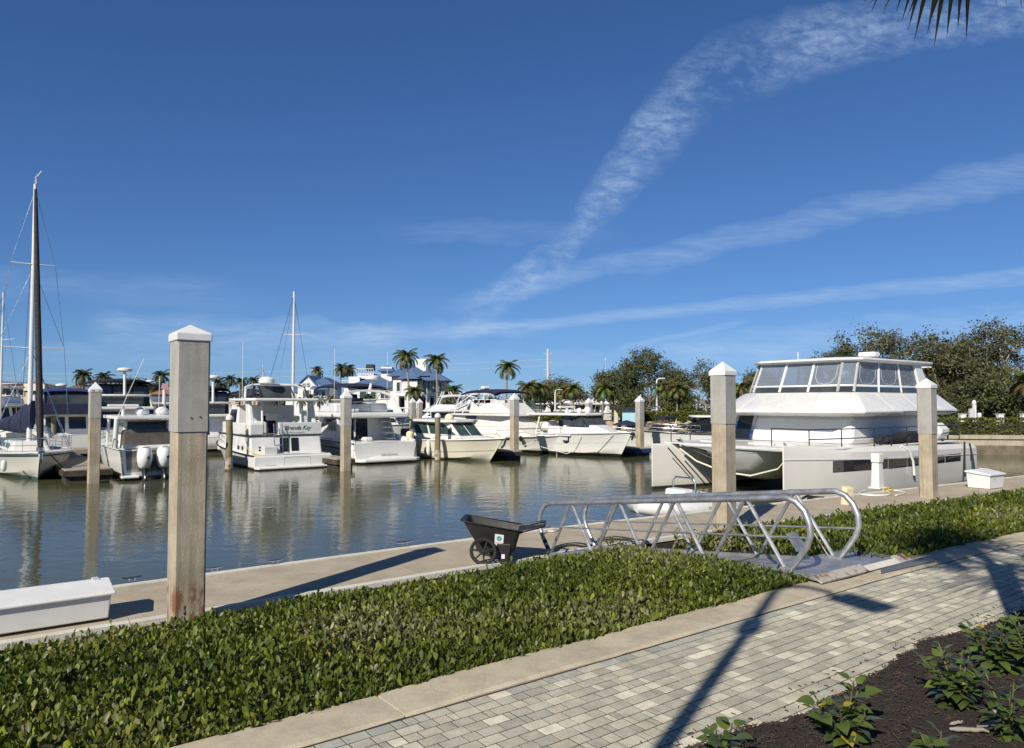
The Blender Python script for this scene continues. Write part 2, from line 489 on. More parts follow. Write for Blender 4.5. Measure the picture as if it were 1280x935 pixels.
m, nt, b, out = nodes_of('water')
ge = nd(nt, 'ShaderNodeNewGeometry'); co = ge.outputs['Position']
b.inputs['Base Color'].default_value = (.085, .090, .045, 1)
b.inputs['Roughness'].default_value = .03; b.inputs['IOR'].default_value = 1.33
n1 = noise(nt, co, 1.1, 3, .5, (1.0, 1.6, 1)); n2 = noise(nt, co, 5.5, 3, .55, (.8, 1.5, 1)); n3 = noise(nt, co, .12, 3, .5)
pat = ramp(nt, n3, [(.35, .35), (.62, 1)])
hh = mth(nt, 'ADD', mth(nt, 'MULTIPLY', n1, .55), mth(nt, 'MULTIPLY', mth(nt, 'MULTIPLY', n2, .26), pat))
bp = nd(nt, 'ShaderNodeBump'); bp.inputs['Strength'].default_value = .21; bp.inputs['Distance'].default_value = .11
nt.links.new(hh, bp.inputs['Height']); nt.links.new(bp.outputs[0], b.inputs['Normal'])
MAT['water'] = m
wv = Mesh(); c0 = st(-300, 7.0, WATER)
wv.add([(-900, -700, WATER), (900, -700, WATER), (900, 900, WATER), (-900, 900, WATER)], [(0, 1, 2, 3)])
tag(wv.build('water', MAT['water']), kind='structure')

# this side's land, one sheet behind the sea wall
mat('soil', (.06, .045, .03), .95, var=.4, bump=.5, bs=20)
land = Mesh()
ss = [-60, -20, -8]+[i*.6 for i in range(-12, 60)]+[40, 60, 120]
vs = []; fs = []
for i, s in enumerate(ss):
    vs += [stb(s, 4.2, -.10), stb(s, 2.4, -.10), stb(s, -40, -.10), stb(s, 4.2, -1.9)]
    if i:
        a = (i-1)*4; c_ = i*4
        fs += [(a, a+1, c_+1, c_), (a+1, a+2, c_+2, c_+1), (a+3, a, c_, c_+3)]
land.add(vs, fs)
tag(land.build('ground', MAT['soil']), kind='structure')
# the muddy slope that the hedge grows from
sl = Mesh(); vs = []; fs = []
for i, s in enumerate(ss):
    vs += [stb(s, 4.19, -.35), stb(s, 6.4, -.75), stb(s, 8.2, -1.4)]
    if i:
        a = (i-1)*3; c_ = i*3
        fs += [(a, a+1, c_+1, c_), (a+1, a+2, c_+2, c_+1)]
sl.add(vs, fs); tag(sl.build('terrain', MAT['soil']), kind='structure')

# kerb: cast blocks of pale concrete
mat('kerb_concrete', (.40, .345, .25), .88, var=.22, vs=1.6, bump=.5, bs=90, col2=(.52, .455, .34))
mat('kerb_grain', (.47, .40, .29), .9)
m, nt, b, out = nodes_of('kerb')
ge = nd(nt, 'ShaderNodeNewGeometry'); co = ge.outputs['Position']
c = ramp(nt, noise(nt, co, 2.2, 7, .65), [(.3, (.39, .345, .255)), (.5, (.52, .455, .335)), (.72, (.58, .515, .395))])
c = mixc(nt, mth(nt, 'MULTIPLY', ramp(nt, noise(nt, co, 110, 4, .8), [(.36, 1), (.52, 0)]), .45), c, (.22, .19, .14))
c = mixc(nt, mth(nt, 'MULTIPLY', ramp(nt, noise(nt, co, 5, 7, .75), [(.46, 0), (.66, 1)]), .6), c, (.30, .26, .20))
c = mixc(nt, mth(nt, 'MULTIPLY', ramp(nt, noise(nt, co, 1.1, 6, .7), [(.52, 0), (.66, 1)]), .45), c, (.25, .23, .19))
nt.links.new(c, b.inputs['Base Color']); b.inputs['Roughness'].default_value = .9
bp = nd(nt, 'ShaderNodeBump'); bp.inputs['Strength'].default_value = .5; bp.inputs['Distance'].default_value = .003
nt.links.new(noise(nt, co, 180, 5), bp.inputs['Height']); nt.links.new(bp.outputs[0], b.inputs['Normal'])
MAT['kerb'] = m
kb = Mesh()
s = -12.0
while s < 60:
    L = 1.78+random.uniform(-.03, .03)
    n = 4; rings = []
    dz = random.uniform(-.004, .004)
    for i in range(n+1):
        u = s+.004+(L-.008)*i/n
        e = .02 if i in (0, n) else 0.0
        rings.append([stb(u, 3.86, -.2), stb(u, 4.255, -.6), stb(u, 4.255, .022+dz-e*.5), stb(u, 4.235, .04+dz-e*.6), stb(u, 3.88, .04+dz-e*.6), stb(u, 3.86, .022+dz-e*.5)])
    kb.loft(rings)
    s += L
tag(kb.build('kerb', MAT['kerb'], smooth=25), kind='structure')

# pavers: real blocks in courses of mixed lengths, each with its own cast colour
m, nt, b, out = nodes_of('paver')
ge = nd(nt, 'ShaderNodeNewGeometry'); co = ge.outputs['Position']
at = nd(nt, 'ShaderNodeAttribute', attribute_name='tint')
f = ramp(nt, noise(nt, co, 9, 6, .7), [(.28, .72), (.7, 1.12)])
c = mixc(nt, 1.0, at.outputs['Color'], f, 'MULTIPLY')
c = mixc(nt, mth(nt, 'MULTIPLY', ramp(nt, noise(nt, co, 220, 3, .8), [(.36, 1), (.5, 0)]), .45), c, (.13, .125, .11))
c = mixc(nt, mth(nt, 'MULTIPLY', ramp(nt, noise(nt, co, 1.3, 5, .7), [(.5, 0), (.7, 1)]), .3), c, (.20, .185, .15))
nt.links.new(c, b.inputs['Base Color']); b.inputs['Roughness'].default_value = .88
bp = nd(nt, 'ShaderNodeBump'); bp.inputs['Strength'].default_value = .6; bp.inputs['Distance'].default_value = .003
nt.links.new(noise(nt, co, 150, 5, .7), bp.inputs['Height']); nt.links.new(bp.outputs[0], b.inputs['Normal'])
MAT['paver'] = m
pv = Mesh(); tints = []
r_ = random.Random(3)
row = 0; t = 3.84; ROW = .094
pal = [(.44, .42, .35), (.42, .40, .34), (.38, .365, .315), (.60, .57, .475), (.45, .42, .34), (.39, .375, .32), (.41, .39, .33), (.50, .475, .395)]
while t > 1.6:
    s = -5.5-r_.random()*.25
    first = row == 0
    while s < 34:
        L = .15 if first else r_.choice((.05, .095, .095, .125, .125, .15, .15))
        L = .075 if (first and r_.random() < .3) else L
        if s > 18: L *= 2
        col = (.36, .365, .335) if first and r_.random() < .7 else r_.choice(pal)
        k = r_.uniform(.86, 1.12)*1.24; gp = .0047; dz = r_.uniform(-.0008, .0008); e = .003
        a, bb, c0_, c1 = s+gp, s+L-gp, t-ROW+gp, t-gp
        tl = [r_.uniform(-.0009, .0009) for _ in range(4)]
        q = [(a, c0_), (bb, c0_), (bb, c1), (a, c1)]
        vs = [stb(*p, .0) for p in q]+[stb(*p, .02+dz+w) for p, w in zip(q, tl)]
        pv.add(vs, [(0, 1, 5, 4), (1, 2, 6, 5), (2, 3, 7, 6), (3, 0, 4, 7), (4, 5, 6, 7)])
        tints += [(col[0]*k, col[1]*k*.985, col[2]*k*.93, 1)]*8
        s += L
    t -= ROW; row += 1
po = pv.build('pavement', MAT['paver'])
ca = po.data.color_attributes.new('tint', 'FLOAT_COLOR', 'POINT'); ca.data.foreach_set('color', np.array(tints, dtype=np.float32).ravel())
tag(po, kind='structure')
mat('joint_sand', (.05, .043, .032), .95, var=.3, vs=20, bump=.6, bs=200)
js = Mesh(); vs = []; fs = []
for i, s in enumerate(ss):
    vs += [stb(s, 3.87, .0174), stb(s, -2.0, .0174)]
    if i: fs.append((2*i-2, 2*i-1, 2*i+1, 2*i))
js.add(vs, fs); tag(js.build('path', MAT['joint_sand']), kind='structure')

# mulch bed on the near side of the pavement, a lumpy sheet
def mulch_edge(s):
    pts = [(-8, .5), (1.5, 1.9), (2.8, 2.66), (3.45, 2.62), (4.05, 2.52), (5.07, 2.61), (5.84, 2.70), (6.62, 2.60), (7.45, 2.55), (10, 2.5), (40, 2.4)]
    for (a, u), (b_, w) in zip(pts, pts[1:]):
        if a <= s <= b_: return u+(w-u)*(s-a)/(b_-a)-bend(s)*0
    return 2.5
m, nt, b, out = nodes_of('mulch')
ge = nd(nt, 'ShaderNodeNewGeometry'); co = ge.outputs['Position']
f = noise(nt, co, 55, 6, .75)
c = ramp(nt, f, [(.3, (.012, .008, .007)), (.5, (.030, .021, .016)), (.7, (.066, .046, .036))])
nt.links.new(c, b.inputs['Base Color']); b.inputs['Roughness'].default_value = .95
bp = nd(nt, 'ShaderNodeBump'); bp.inputs['Strength'].default_value = 1; bp.inputs['Distance'].default_value = .02
nt.links.new(noise(nt, co, 90, 5, .7), bp.inputs['Height']); nt.links.new(bp.outputs[0], b.inputs['Normal'])
MAT['mulch'] = m
from mathutils import noise as mnoise
mb = Mesh(); nS, nT = 190, 60; vs = []; fs = []
for i in range(nS+1):
    s = 1.0+9.5*i/nS
    for j in range(nT+1):
        q = j/nT
        e = mulch_edge(s)+.025*mnoise.noise(Vector((s*9, 3, 1)))+.02*mnoise.noise(Vector((s*25, 7, 1)))
        t = e-3.2*q*q-.4*q*(1-q)
        p = stb(s, t)
        h = .0+.055*min(1, (e-t)/.12)+.05*min(1, (e-t)/.8)+.03*mnoise.noise(p*3)+.016*mnoise.noise(p*22)
        if j == 0: h = -.01
        p.z = h; vs.append(p)
for i in range(nS):
    for j in range(nT):
        a = i*(nT+1)+j
        fs.append((a, a+1, a+nT+2, a+nT+1))
mb.add(vs, fs); mo = mb.build('mulch_ground', MAT['mulch'], smooth=60); tag(mo, kind='structure')
ml = Mesh(); ml.add([stb(-8, -1.7, .03), stb(40, -1.7, .03), stb(40, -30, .03), stb(-8, -30, .03)], [(0, 1, 2, 3)]); tag(ml.build('mulch_ground', MAT['mulch']), kind='structure')
def mulch_z(s, t):
    e = mulch_edge(s); p = stb(s, t)
    return .055*min(1, max(0, e-t)/.12)+.05*min(1, max(0, e-t)/.8)+.03*mnoise.noise(p*3)
mat('mulch_chip', (.022, .014, .011), .95, var=.6, vs=9, col2=(.07, .046, .036), world=True)
mc = Mesh(); r_ = random.Random(11)
for k in range(9000):
    s = r_.uniform(2.2, 8.4); e = mulch_edge(s); t = e-abs(r_.gauss(0, .75))+.01
    on_path = r_.random() < .015
    if on_path: t = e+abs(r_.gauss(.03, .09))
    p = stb(s, t); p.z = (.026 if on_path else mulch_z(s, t)+r_.uniform(.0, .016))
    l = r_.uniform(.008, .034); w = r_.uniform(.002, .006); a = r_.uniform(0, 6.28); tilt = 0 if on_path else r_.uniform(-.5, .5)
    M_ = Matrix.Rotation(a, 3, 'Z') @ Matrix.Rotation(tilt, 3, 'Y') @ Matrix.Rotation(r_.uniform(-.6, .6), 3, 'X')
    mc.box(p, (l, w, .004), mat=M_)
tag(mc.build('mulch_chips', MAT['mulch_chip']), kind='stuff')

# ------------------------------------------------------------------ leaves
def unit(a): return a/np.maximum(np.linalg.norm(a, axis=1, keepdims=True), 1e-9)
def leaf_mesh(name, pos, axis, nrm, L, Wd, tint, m, parent=None, stations=((0, 0), (.55, .5), (1, 0)), fold=.25, droop=.1):
    """every leaf: a folded blade of a few quads along its axis"""
    pos = np.asarray(pos, float); N = len(pos)
    axis = unit(np.asarray(axis, float)); side = unit(np.cross(axis, nrm)); nrm = np.cross(side, axis)
    L = np.broadcast_to(L, (N,)); Wd = np.broadcast_to(Wd, (N,))
    cols = []
    for u, w in stations:
        mid = pos+axis*(L*u)[:, None]-nrm*(L*droop*u*u)[:, None]
        if w == 0: cols.append([mid])
        else:
            off = side*(Wd*w)[:, None]; lift = nrm*(Wd*w*fold)[:, None]
            cols.append([mid+off+lift, mid, mid-off+lift])
    flat = [p for c in cols for p in c]; K = len(flat)
    V = np.stack(flat, axis=1).reshape(-1, 3)
    idx = []; o = 0
    for c in cols: idx.append(list(range(o, o+len(c)))); o += len(c)
    faces = []
    for a, b_ in zip(idx, idx[1:]):
        if len(a) == 1 and len(b_) == 3: faces += [(a[0], b_[1], b_[0]), (a[0], b_[2], b_[1])]
        elif len(a) == 3 and len(b_) == 1: faces += [(a[0], a[1], b_[0]), (a[1], a[2], b_[0])]
        elif len(a) == 3: faces += [(a[0], a[1], b_[1]), (a[0], b_[1], b_[0]), (a[1], a[2], b_[2]), (a[1], b_[2], b_[1])]
    T = np.array(faces); F = (T[None]+(np.arange(N)*K)[:, None, None]).reshape(-1, 3)
    me = bpy.data.meshes.new(name)
    me.vertices.add(len(V)); me.vertices.foreach_set('co', V.astype(np.float32).ravel())
    me.loops.add(F.size); me.loops.foreach_set('vertex_index', F.astype(np.int32).ravel())
    me.polygons.add(len(F)); me.polygons.foreach_set('loop_start', (np.arange(len(F))*3).astype(np.int32))
    me.update(calc_edges=True)
    ca = me.color_attributes.new('tint', 'FLOAT_COLOR', 'POINT')
    tt_ = np.concatenate([np.repeat(np.asarray(tint, float), K, axis=0), np.ones((N*K, 1))], axis=1)
    ca.data.foreach_set('color', tt_.astype(np.float32).ravel())
    me.materials.append(m); me.polygons.foreach_set('use_smooth', [True]*len(F))
    ob = bpy.data.objects.new(name, me); COL.objects.link(ob)
    if parent: ob.parent = parent
    return ob
def leaf_mat(name, rough=.4, trans=.25, spec=.5):
    m, nt, b, out = nodes_of(name)
    at = nd(nt, 'ShaderNodeAttribute', attribute_name='tint')
    ge = nd(nt, 'ShaderNodeNewGeometry')
    c = mixc(nt, mth(nt, 'MULTIPLY', ge.outputs['Backfacing'], .35), at.outputs['Color'], (.12, .15, .06))
    nt.links.new(c, b.inputs['Base Color']); b.inputs['Roughness'].default_value = rough; b.inputs['Specular IOR Level'].default_value = spec
    tr = nd(nt, 'ShaderNodeBsdfTranslucent'); nt.links.new(mixc(nt, 1.0, c, (1.3, 1.5, .5), 'MULTIPLY'), tr.inputs[0])
    ms = nd(nt, 'ShaderNodeMixShader'); ms.inputs[0].default_value = trans
    nt.links.new(b.outputs[0], ms.inputs[1]); nt.links.new(tr.outputs[0], ms.inputs[2]); nt.links.new(ms.outputs[0], out.inputs[0])
    MAT[name] = m; return m
leaf_mat('leaf_hedge', .40, .22, .24); leaf_mat('leaf_shrub', .3, .25); leaf_mat('leaf_tree', .55, .2, .3); leaf_mat('leaf_palm', .45, .2, .4)
mat('twig', (.14, .10, .07), .9, var=.4)
mat('bark', (.17, .14, .11), .95, var=.35, vs=3, bump=.8, bs=14)
mat('bark_pale', (.30, .27, .23), .95, var=.3, vs=3, bump=.8, bs=14)
mat('palm_trunk', (.26, .22, .17), .95, var=.3, vs=2, bump=.7, bs=10, stretch=(1, 1, 6))
mat('thicket', (.030, .032, .012), .95, var=.5, vs=4)

def hedge_top(t, s):
    """height of the clipped top across the hedge"""
    base = np.interp(t, [4.2, 4.32, 4.6, 5.2, 6.4, 6.9, 7.15, 7.3], [-.03, .02, .05, .065, .015, -.075, -.24, -.6])
    return base
def make_hedge(label, s0, s1, dens, size, seed, fade=None):
    rg = np.random.default_rng(seed)
    h = thing('hedge', label, 'hedge', stb((s0+s1)/2, 5.5, -.9), group='clipped hedges along the sea wall')
    org = np.array(h.location)
    N = int((s1-s0)*3.1*dens)
    s = rg.uniform(s0, s1, N); t = 4.2+rg.random(N)*3.0
    fr_ = np.array([.045*mnoise.noise(Vector((a*1.7, 4, seed)))+.05*mnoise.noise(Vector((a*6, 8, seed))) for a in s]); t = t+.03-fr_*(t < 4.6)
    if fade: k = rg.random(N) < np.clip(fade(s), 0, 1); s, t = s[k], t[k]; N = len(s)
    bumps = np.array([.045*mnoise.noise(Vector((a*.9, b_*1.2, seed)))+.05*mnoise.noise(Vector((a*4, b_*4, seed)))+.055*mnoise.noise(Vector((a*9, b_*9, seed))) for a, b_ in zip(s, t)])
    depth = rg.exponential(.055, N).clip(0, .24)
    z = hedge_top(t, s)+bumps-depth+.02
    # the end faces of the hedge are leafy too
    bd = np.array([bend(a) for a in s])
    P = np.stack([s*AX[0]+(t+bd)*BX[0], s*AX[1]+(t+bd)*BX[1], z], 1)-org
    # front and back skins
    NF = int(N*.22); sf = rg.uniform(s0, s1, NF); zf = rg.uniform(-.12, .07, NF); fr2 = np.array([.04*mnoise.noise(Vector((a*1.7, 4, seed)))+.04*mnoise.noise(Vector((a*6, 8, seed))) for a in sf]); fb = rg.random(NF) < .35; zf = np.where(fb, zf, rg.uniform(-.6, -.22, NF)); tf = np.where(fb, 4.27-fr2-rg.random(NF)*.05, 7.2-rg.random(NF)*.15)
    NE = int(dens*3*.8); se = np.where(rg.random(NE) < .5, s0, s1)+rg.normal(0, .05, NE); te = rg.uniform(4.3, 7.2, NE); ze = rg.uniform(-.75, .03, NE)
    s2 = np.concatenate([sf, se]); t2 = np.concatenate([tf, te]); z2 = np.concatenate([zf, ze]); b2 = np.array([bend(a) for a in s2])
    P = np.concatenate([P, np.stack([s2*AX[0]+(t2+b2)*BX[0], s2*AX[1]+(t2+b2)*BX[1], z2], 1)-org]); 
    # stray shoots that stand above the clipped surface
    NS = int((s1-s0)*16); ssh = rg.uniform(s0, s1, NS); tsh = rg.uniform(4.3, 7.15, NS); hs_ = rg.uniform(.03, .12, NS)
    s3 = np.repeat(ssh, 7)+rg.normal(0, .008, NS*7); t3 = np.repeat(tsh, 7)+rg.normal(0, .008, NS*7); z3 = np.repeat(hedge_top(tsh, ssh), 7)+np.repeat(hs_, 7)*np.tile(np.linspace(-.2, 1.15, 7), NS); b3 = np.array([bend(a) for a in s3])
    P = np.concatenate([P, np.stack([s3*AX[0]+(t3+b3)*BX[0], s3*AX[1]+(t3+b3)*BX[1], z3], 1)-org]); s2 = np.concatenate([s2, s3]); t2 = np.concatenate([t2, t3])
    NN = len(P); sa = np.concatenate([s, s2]); ta = np.concatenate([t, t2])
    ax = np.stack([rg.normal(0, .55, NN), rg.normal(0, .55, NN), rg.uniform(.7, 1.7, NN)], 1)
    nr = rg.normal(0, 1, (NN, 3)); nr[:, 2] = np.abs(nr[:, 2])*.8+.2
    L = size*rg.gamma(14, 1/14, NN).clip(.5, 1.6); Wd = L*rg.uniform(.38, .52, NN)
    patch = np.array([mnoise.noise(Vector((a*.55, b_*.9, seed+5))) for a, b_ in zip(sa, ta)])
    k = rg.gamma(5, .2, NN).clip(.35, 2.0)[:, None]
    g1 = np.array([.054, .078, .007]); g2 = np.array([.175, .198, .026]); g3 = np.array([.22, .21, .11])
    mixv = np.clip(.35+patch*1.0+rg.normal(0, .22, NN), 0, 1)[:, None]
    tint = (g1*(1-mixv)+g2*mixv)*k
    dry = (rg.random(NN) < np.clip((patch-.22)*2.2, .012, .6))
    tint[dry] = g3*k[dry]*.9
    yel = rg.random(NN) < .012; tint[yel] = np.array([.26, .24, .05])
    leaf_mesh('foliage', P, ax, nr, L, Wd, tint, MAT['leaf_hedge'], h, stations=((0, 0), (.35, .36), (.7, .5), (1, 0)), fold=.22, droop=.12)
    # a twiggy core under the leaves
    core = Mesh(); rings = []
    n = max(2, int((s1-s0)/.5))
    for i in range(n+1):
        u = s0+.06+(s1-s0-.12)*i/n
        if fade and fade(u) <= 0: continue
        ring = [stb(u, 4.36, -.7), stb(u, 7.0, -1.3), stb(u, 7.0, -.40), stb(u, 6.7, -.27), stb(u, 5.5, -.2), stb(u, 4.7, -.24), stb(u, 4.36, -.32)]
        rings.append([p-h.location+Vector((0, 0, .03*mnoise.noise(p*3))) for p in ring])
    core.loft(rings); core.build('stem_core', MAT['thicket'], h)
    tw = Mesh(); r2 = random.Random(seed)
    for i in range(int((s1-s0)*26)):
        p = stb(r2.uniform(s0, s1), r2.uniform(4.3, 7.1), 0); p.z = -.2
        q = p+Vector((r2.uniform(-.12, .12), r2.uniform(-.12, .12), r2.uniform(.15, .26)))
        tw.tube([p-h.location, q-h.location], [.006, .002], 4)
    tw.build('twig', MAT['twig'], h)['kind'] = 'stuff'
    return h
make_hedge('clipped green hedge nearest the camera, between the dock box and the gangway', -2.2, 6.98, 2200, .047, 21)
make_hedge('clipped green hedge beyond the gangway, running below the large catamaran', 8.35, 27, 950, .060, 33)
# ------------------------------------------------------------------ concrete for piles and docks
def concrete(name, cols, streak=.3, rust_low=None, bumps=.5, world=False, fine=200):
    m, nt, b, out = nodes_of(name)
    tc = nd(nt, 'ShaderNodeTexCoord'); co = tc.outputs['Object']
    if world: co = nd(nt, 'ShaderNodeNewGeometry').outputs['Position']
    c = ramp(nt, noise(nt, co, 2.4, 7, .65), [(.3, cols[0]), (.52, cols[1]), (.72, cols[2])])
    st_ = ramp(nt, noise(nt, co, 9, 5, .6, (2.2, 2.2, .12)), [(.45, 0), (.66, 1)])
    c = mixc(nt, mth(nt, 'MULTIPLY', st_, streak), c, tuple(k*.55 for k in cols[0]))
    c = mixc(nt, mth(nt, 'MULTIPLY', ramp(nt, noise(nt, co, fine, 3), [(.36, 1), (.44, 0)]), .5), c, tuple(k*.4 for k in cols[0]))
    if rust_low is not None:
        sp = nd(nt, 'ShaderNodeSeparateXYZ'); nt.links.new(co, sp.inputs[0])
        k = mth(nt, 'MULTIPLY', ramp(nt, noise(nt, co, 6, 5, .65, (1.6, 1.6, .5)), [(.49, 0), (.58, 1)]), window_n(nt, sp.outputs[2], rust_low[0], rust_low[0]+.05, rust_low[1]-.2, rust_low[1]))
        c = mixc(nt, mth(nt, 'MULTIPLY', k, .85), c, (.17, .065, .025))
    nt.links.new(c, b.inputs['Base Color']); b.inputs['Roughness'].default_value = .9
    bp = nd(nt, 'ShaderNodeBump'); bp.inputs['Strength'].default_value = bumps; bp.inputs['Distance'].default_value = .01
    nt.links.new(mth(nt, 'ADD', noise(nt, co, 60, 5, .7), mth(nt, 'MULTIPLY', noise(nt, co, 7, 4, .6, (1.5, 1.5, .2)), 1.2)), bp.inputs['Height']); nt.links.new(bp.outputs[0], b.inputs['Normal'])
    MAT[name] = m; return m
def window_n(nt, v, a, b, c, d):
    n = nd(nt, 'ShaderNodeMapRange', interpolation_type='SMOOTHSTEP'); nt.links.new(v, n.inputs[0]); n.inputs[1].default_value = a; n.inputs[2].default_value = b
    m_ = nd(nt, 'ShaderNodeMapRange', interpolation_type='SMOOTHSTEP'); nt.links.new(v, m_.inputs[0]); m_.inputs[1].default_value = c; m_.inputs[2].default_value = d; m_.inputs[3].default_value = 1; m_.inputs[4].default_value = 0
    return mth(nt, 'MULTIPLY', n.outputs[0], m_.outputs[0])
concrete('pile_tan', [(.32, .27, .19), (.43, .37, .27), (.52, .46, .35)], .45)
concrete('pile_tan_rusty', [(.32, .27, .19), (.43, .37, .27), (.52, .46, .35)], .45, (-.08, .55))
concrete('pile_grey', [(.30, .295, .265), (.385, .375, .34), (.45, .44, .40)], .2, bumps=.25)
concrete('dock_deck', [(.34, .29, .215), (.425, .365, .275), (.48, .42, .325)], .15, world=True, bumps=.3)
concrete('dock_deck_far', [(.26, .23, .18), (.33, .30, .24), (.40, .36, .29)], .1, world=True, bumps=.2)
concrete('seawall_tan', [(.34, .29, .21), (.42, .37, .28), (.48, .43, .33)], .35, world=True, fine=60)
concrete('edge_pale', [(.55, .53, .47), (.64, .62, .56), (.70, .68, .62)], .1, world=True)

# ------------------------------------------------------------------ floating dock along the sea wall
def dock_strip(M, s0, s1, t0, t1, z0, z1, step=1.0, mi=0):
    n = max(1, int(abs(s1-s0)/step)); rings = []
    for i in range(n+1):
        u = s0+(s1-s0)*i/n
        rings.append([stb(u, t0, z0), stb(u, t1, z0), stb(u, t1, z1), stb(u, t0, z1)])
    M.loft(rings, mi)
dk = thing('floating_dock', 'long concrete floating dock with pale edge strips beside the hedge', 'dock', stb(6, 9.9, WATER))
def build_at(M, name, m, parent, **k):
    o = M.build(name, m, parent, **k); o.matrix_parent_inverse = Matrix.Translation(-Vector(parent.location)); return o
d = Mesh()
s = -9.3
while s < 33:
    dock_strip(d, s+.006, s+2.42-.006, 9.06, 10.8, -.9, DOCK, .6); s += 2.42
build_at(d, 'deck', MAT['dock_deck'], dk)
d = Mesh(); dock_strip(d, -9.3, 33, 9.065, 10.79, -.93, DOCK-.012)
build_at(d, 'deck_joint', MAT['float_dark'], dk)
for t0, t1 in ((8.95, 9.058), (10.802, 10.90)):
    d = Mesh(); dock_strip(d, -9.3, 33, t0, t1, DOCK-.055, DOCK+.022)
    build_at(d, 'edge_strip', MAT['edge_pale'], dk, bevel=.008)
for t0, t1 in ((8.97, 9.05), (10.81, 10.88)):
    d = Mesh(); dock_strip(d, -9.3, 33, t0, t1, -1.25, DOCK-.06)
    build_at(d, 'fascia', MAT['float_dark'], dk)
d = Mesh()
for i in range(40):
    p = stb(-6+i*.8, 8.962, -.72); d.lathe([(.035, 0), (.035, .01), (.02, .02)], p, 8, axis='y')
build_at(d, 'bolt', MAT['chrome_dark'], dk)

# ------------------------------------------------------------------ square concrete piles
def square_pile(loc, rz, a, z_low, z_join, z_cap, z_tip, label, rusty=False, group='square concrete piles with white pyramid caps', letters=False, join_rough=True):
    p = thing('concrete_pile', label, 'pile', (loc[0], loc[1], z_low), rz, group)
    def col(M, h, z0, z1, jag=0.0):
        rings = []
        n = 7
        for i in range(n+1):
            z = z0+(z1-z0)*i/n
            e = h; c_ = .02
            ring = []
            for sx, sy in ((-1, -1), (1, -1), (1, 1), (-1, 1)):
                q = [(sx*e, sy*(e-c_)), (sx*(e-c_), sy*e)]
                if sx*sy > 0: pass
                else: q = q[::-1]
                ring += [Vector((x, y, z)) for x, y in q]
            if jag:
                for k, v in enumerate(ring):
                    if i == n: v.z += jag*mnoise.noise(Vector((k*1.7, 3.1, a*9)))
            rings.append(ring)
        M.loft(rings)
    L = Mesh(); col(L, a/2-.006, -1.2, z_join-z_low+.03, .05); L.build('shaft', MAT['pile_tan_rusty' if rusty else 'pile_tan'], p, smooth=30)
    # the patch collar above
    U = Mesh(); col(U, a/2+.004, z_join-z_low-.01, z_cap-z_low); U.build('upper_jacket', MAT['pile_grey'], p, smooth=30)
    C = Mesh(); h = a/2+.018; z0 = z_cap-z_low-.012; lip = a*.26
    C.add([(sx*h, sy*h, z) for z in (z0, z0+lip) for sx, sy in ((-1, -1), (1, -1), (1, 1), (-1, 1))]+[(0, 0, z_tip-z_low)],
          [(3, 2, 1, 0), (0, 1, 5, 4), (1, 2, 6, 5), (2, 3, 7, 6), (3, 0, 4, 7), (4, 5, 8), (5, 6, 8), (6, 7, 8), (7, 4, 8)])
    C.build('cap', MAT['plastic_white'], p, bevel=.012)
    if letters:
        for tx, xx in (('H', -.085), ('D', .12)):
            lettering(tx, .10, MAT['letter_black'], p, facing((xx, -h-.003, z0+lip*.55), (1, 0, 0), (0, 0, 1)), 'letter')
    if rusty:
        b_ = Mesh(); b_.lathe([(.008, 0), (.008, .01)], (.07, -a/2-.012, 2.25), 8, axis='y'); b_.lathe([(.008, 0), (.008, .01)], (-.02, -a/2-.012, 2.24), 8, axis='y')
        b_.build('bolt_hole', MAT['letter_black'], p)
    return p
RZ = R(37)
square_pile(st(2.03, 8.56), RZ, .335, DOCK, 1.55, 2.53, 2.71, 'tall square concrete pile nearest the camera with a rust stain low down', rusty=True)
square_pile(st(11.25, 8.48), RZ, .33, DOCK, 1.48, 2.36, 2.62, 'square concrete pile behind the gangway in front of the catamaran bow')
square_pile(st(19.72, 8.62), RZ, .34, DOCK, 1.08, 2.23, 2.49, 'square concrete pile beside the catamaran stern by the white dock box')

def far_pt(px, py, z=-.55): return on_level(px, py, z)
FP = [((117, 588), .37, 477, 522, 'square concrete pile on the finger dock beside the sailboat', True),
      ((432, 575), .36, 487, 532, 'square concrete pile between the two white cruisers moored stern out', False),
      ((643, 562), .36, 491, 520, 'square concrete pile in front of the flybridge boat with a navy bimini', False),
      ((800, 558), .36, 494, 525, 'square concrete pile beside the blue edged finger dock off the catamaran bow', False)]
def zpix(py, y): return EYE+(503.6-py)/FPX*y
for (px, py), a, tip, join, lab, let in FP:
    q = far_pt(px, py); square_pile(q, RZ, a, DOCK, zpix(join, q.y), zpix(tip, q.y)-.36, zpix(tip, q.y), lab, letters=let)
for px, y, tip, lab in ((736, 52, 497, 'square concrete pile just behind the hardtop of the white walkaround boat'), (515.5, 58, 497, 'left of two square concrete piles before the blue roofed building'), (524.5, 62, 498, 'right of two square concrete piles before the blue roofed building')):
    q = at_depth(px, 530, y); square_pile((q.x, y), RZ, .38, DOCK, zpix(518, y), zpix(tip, y)-.4, zpix(tip, y), lab)

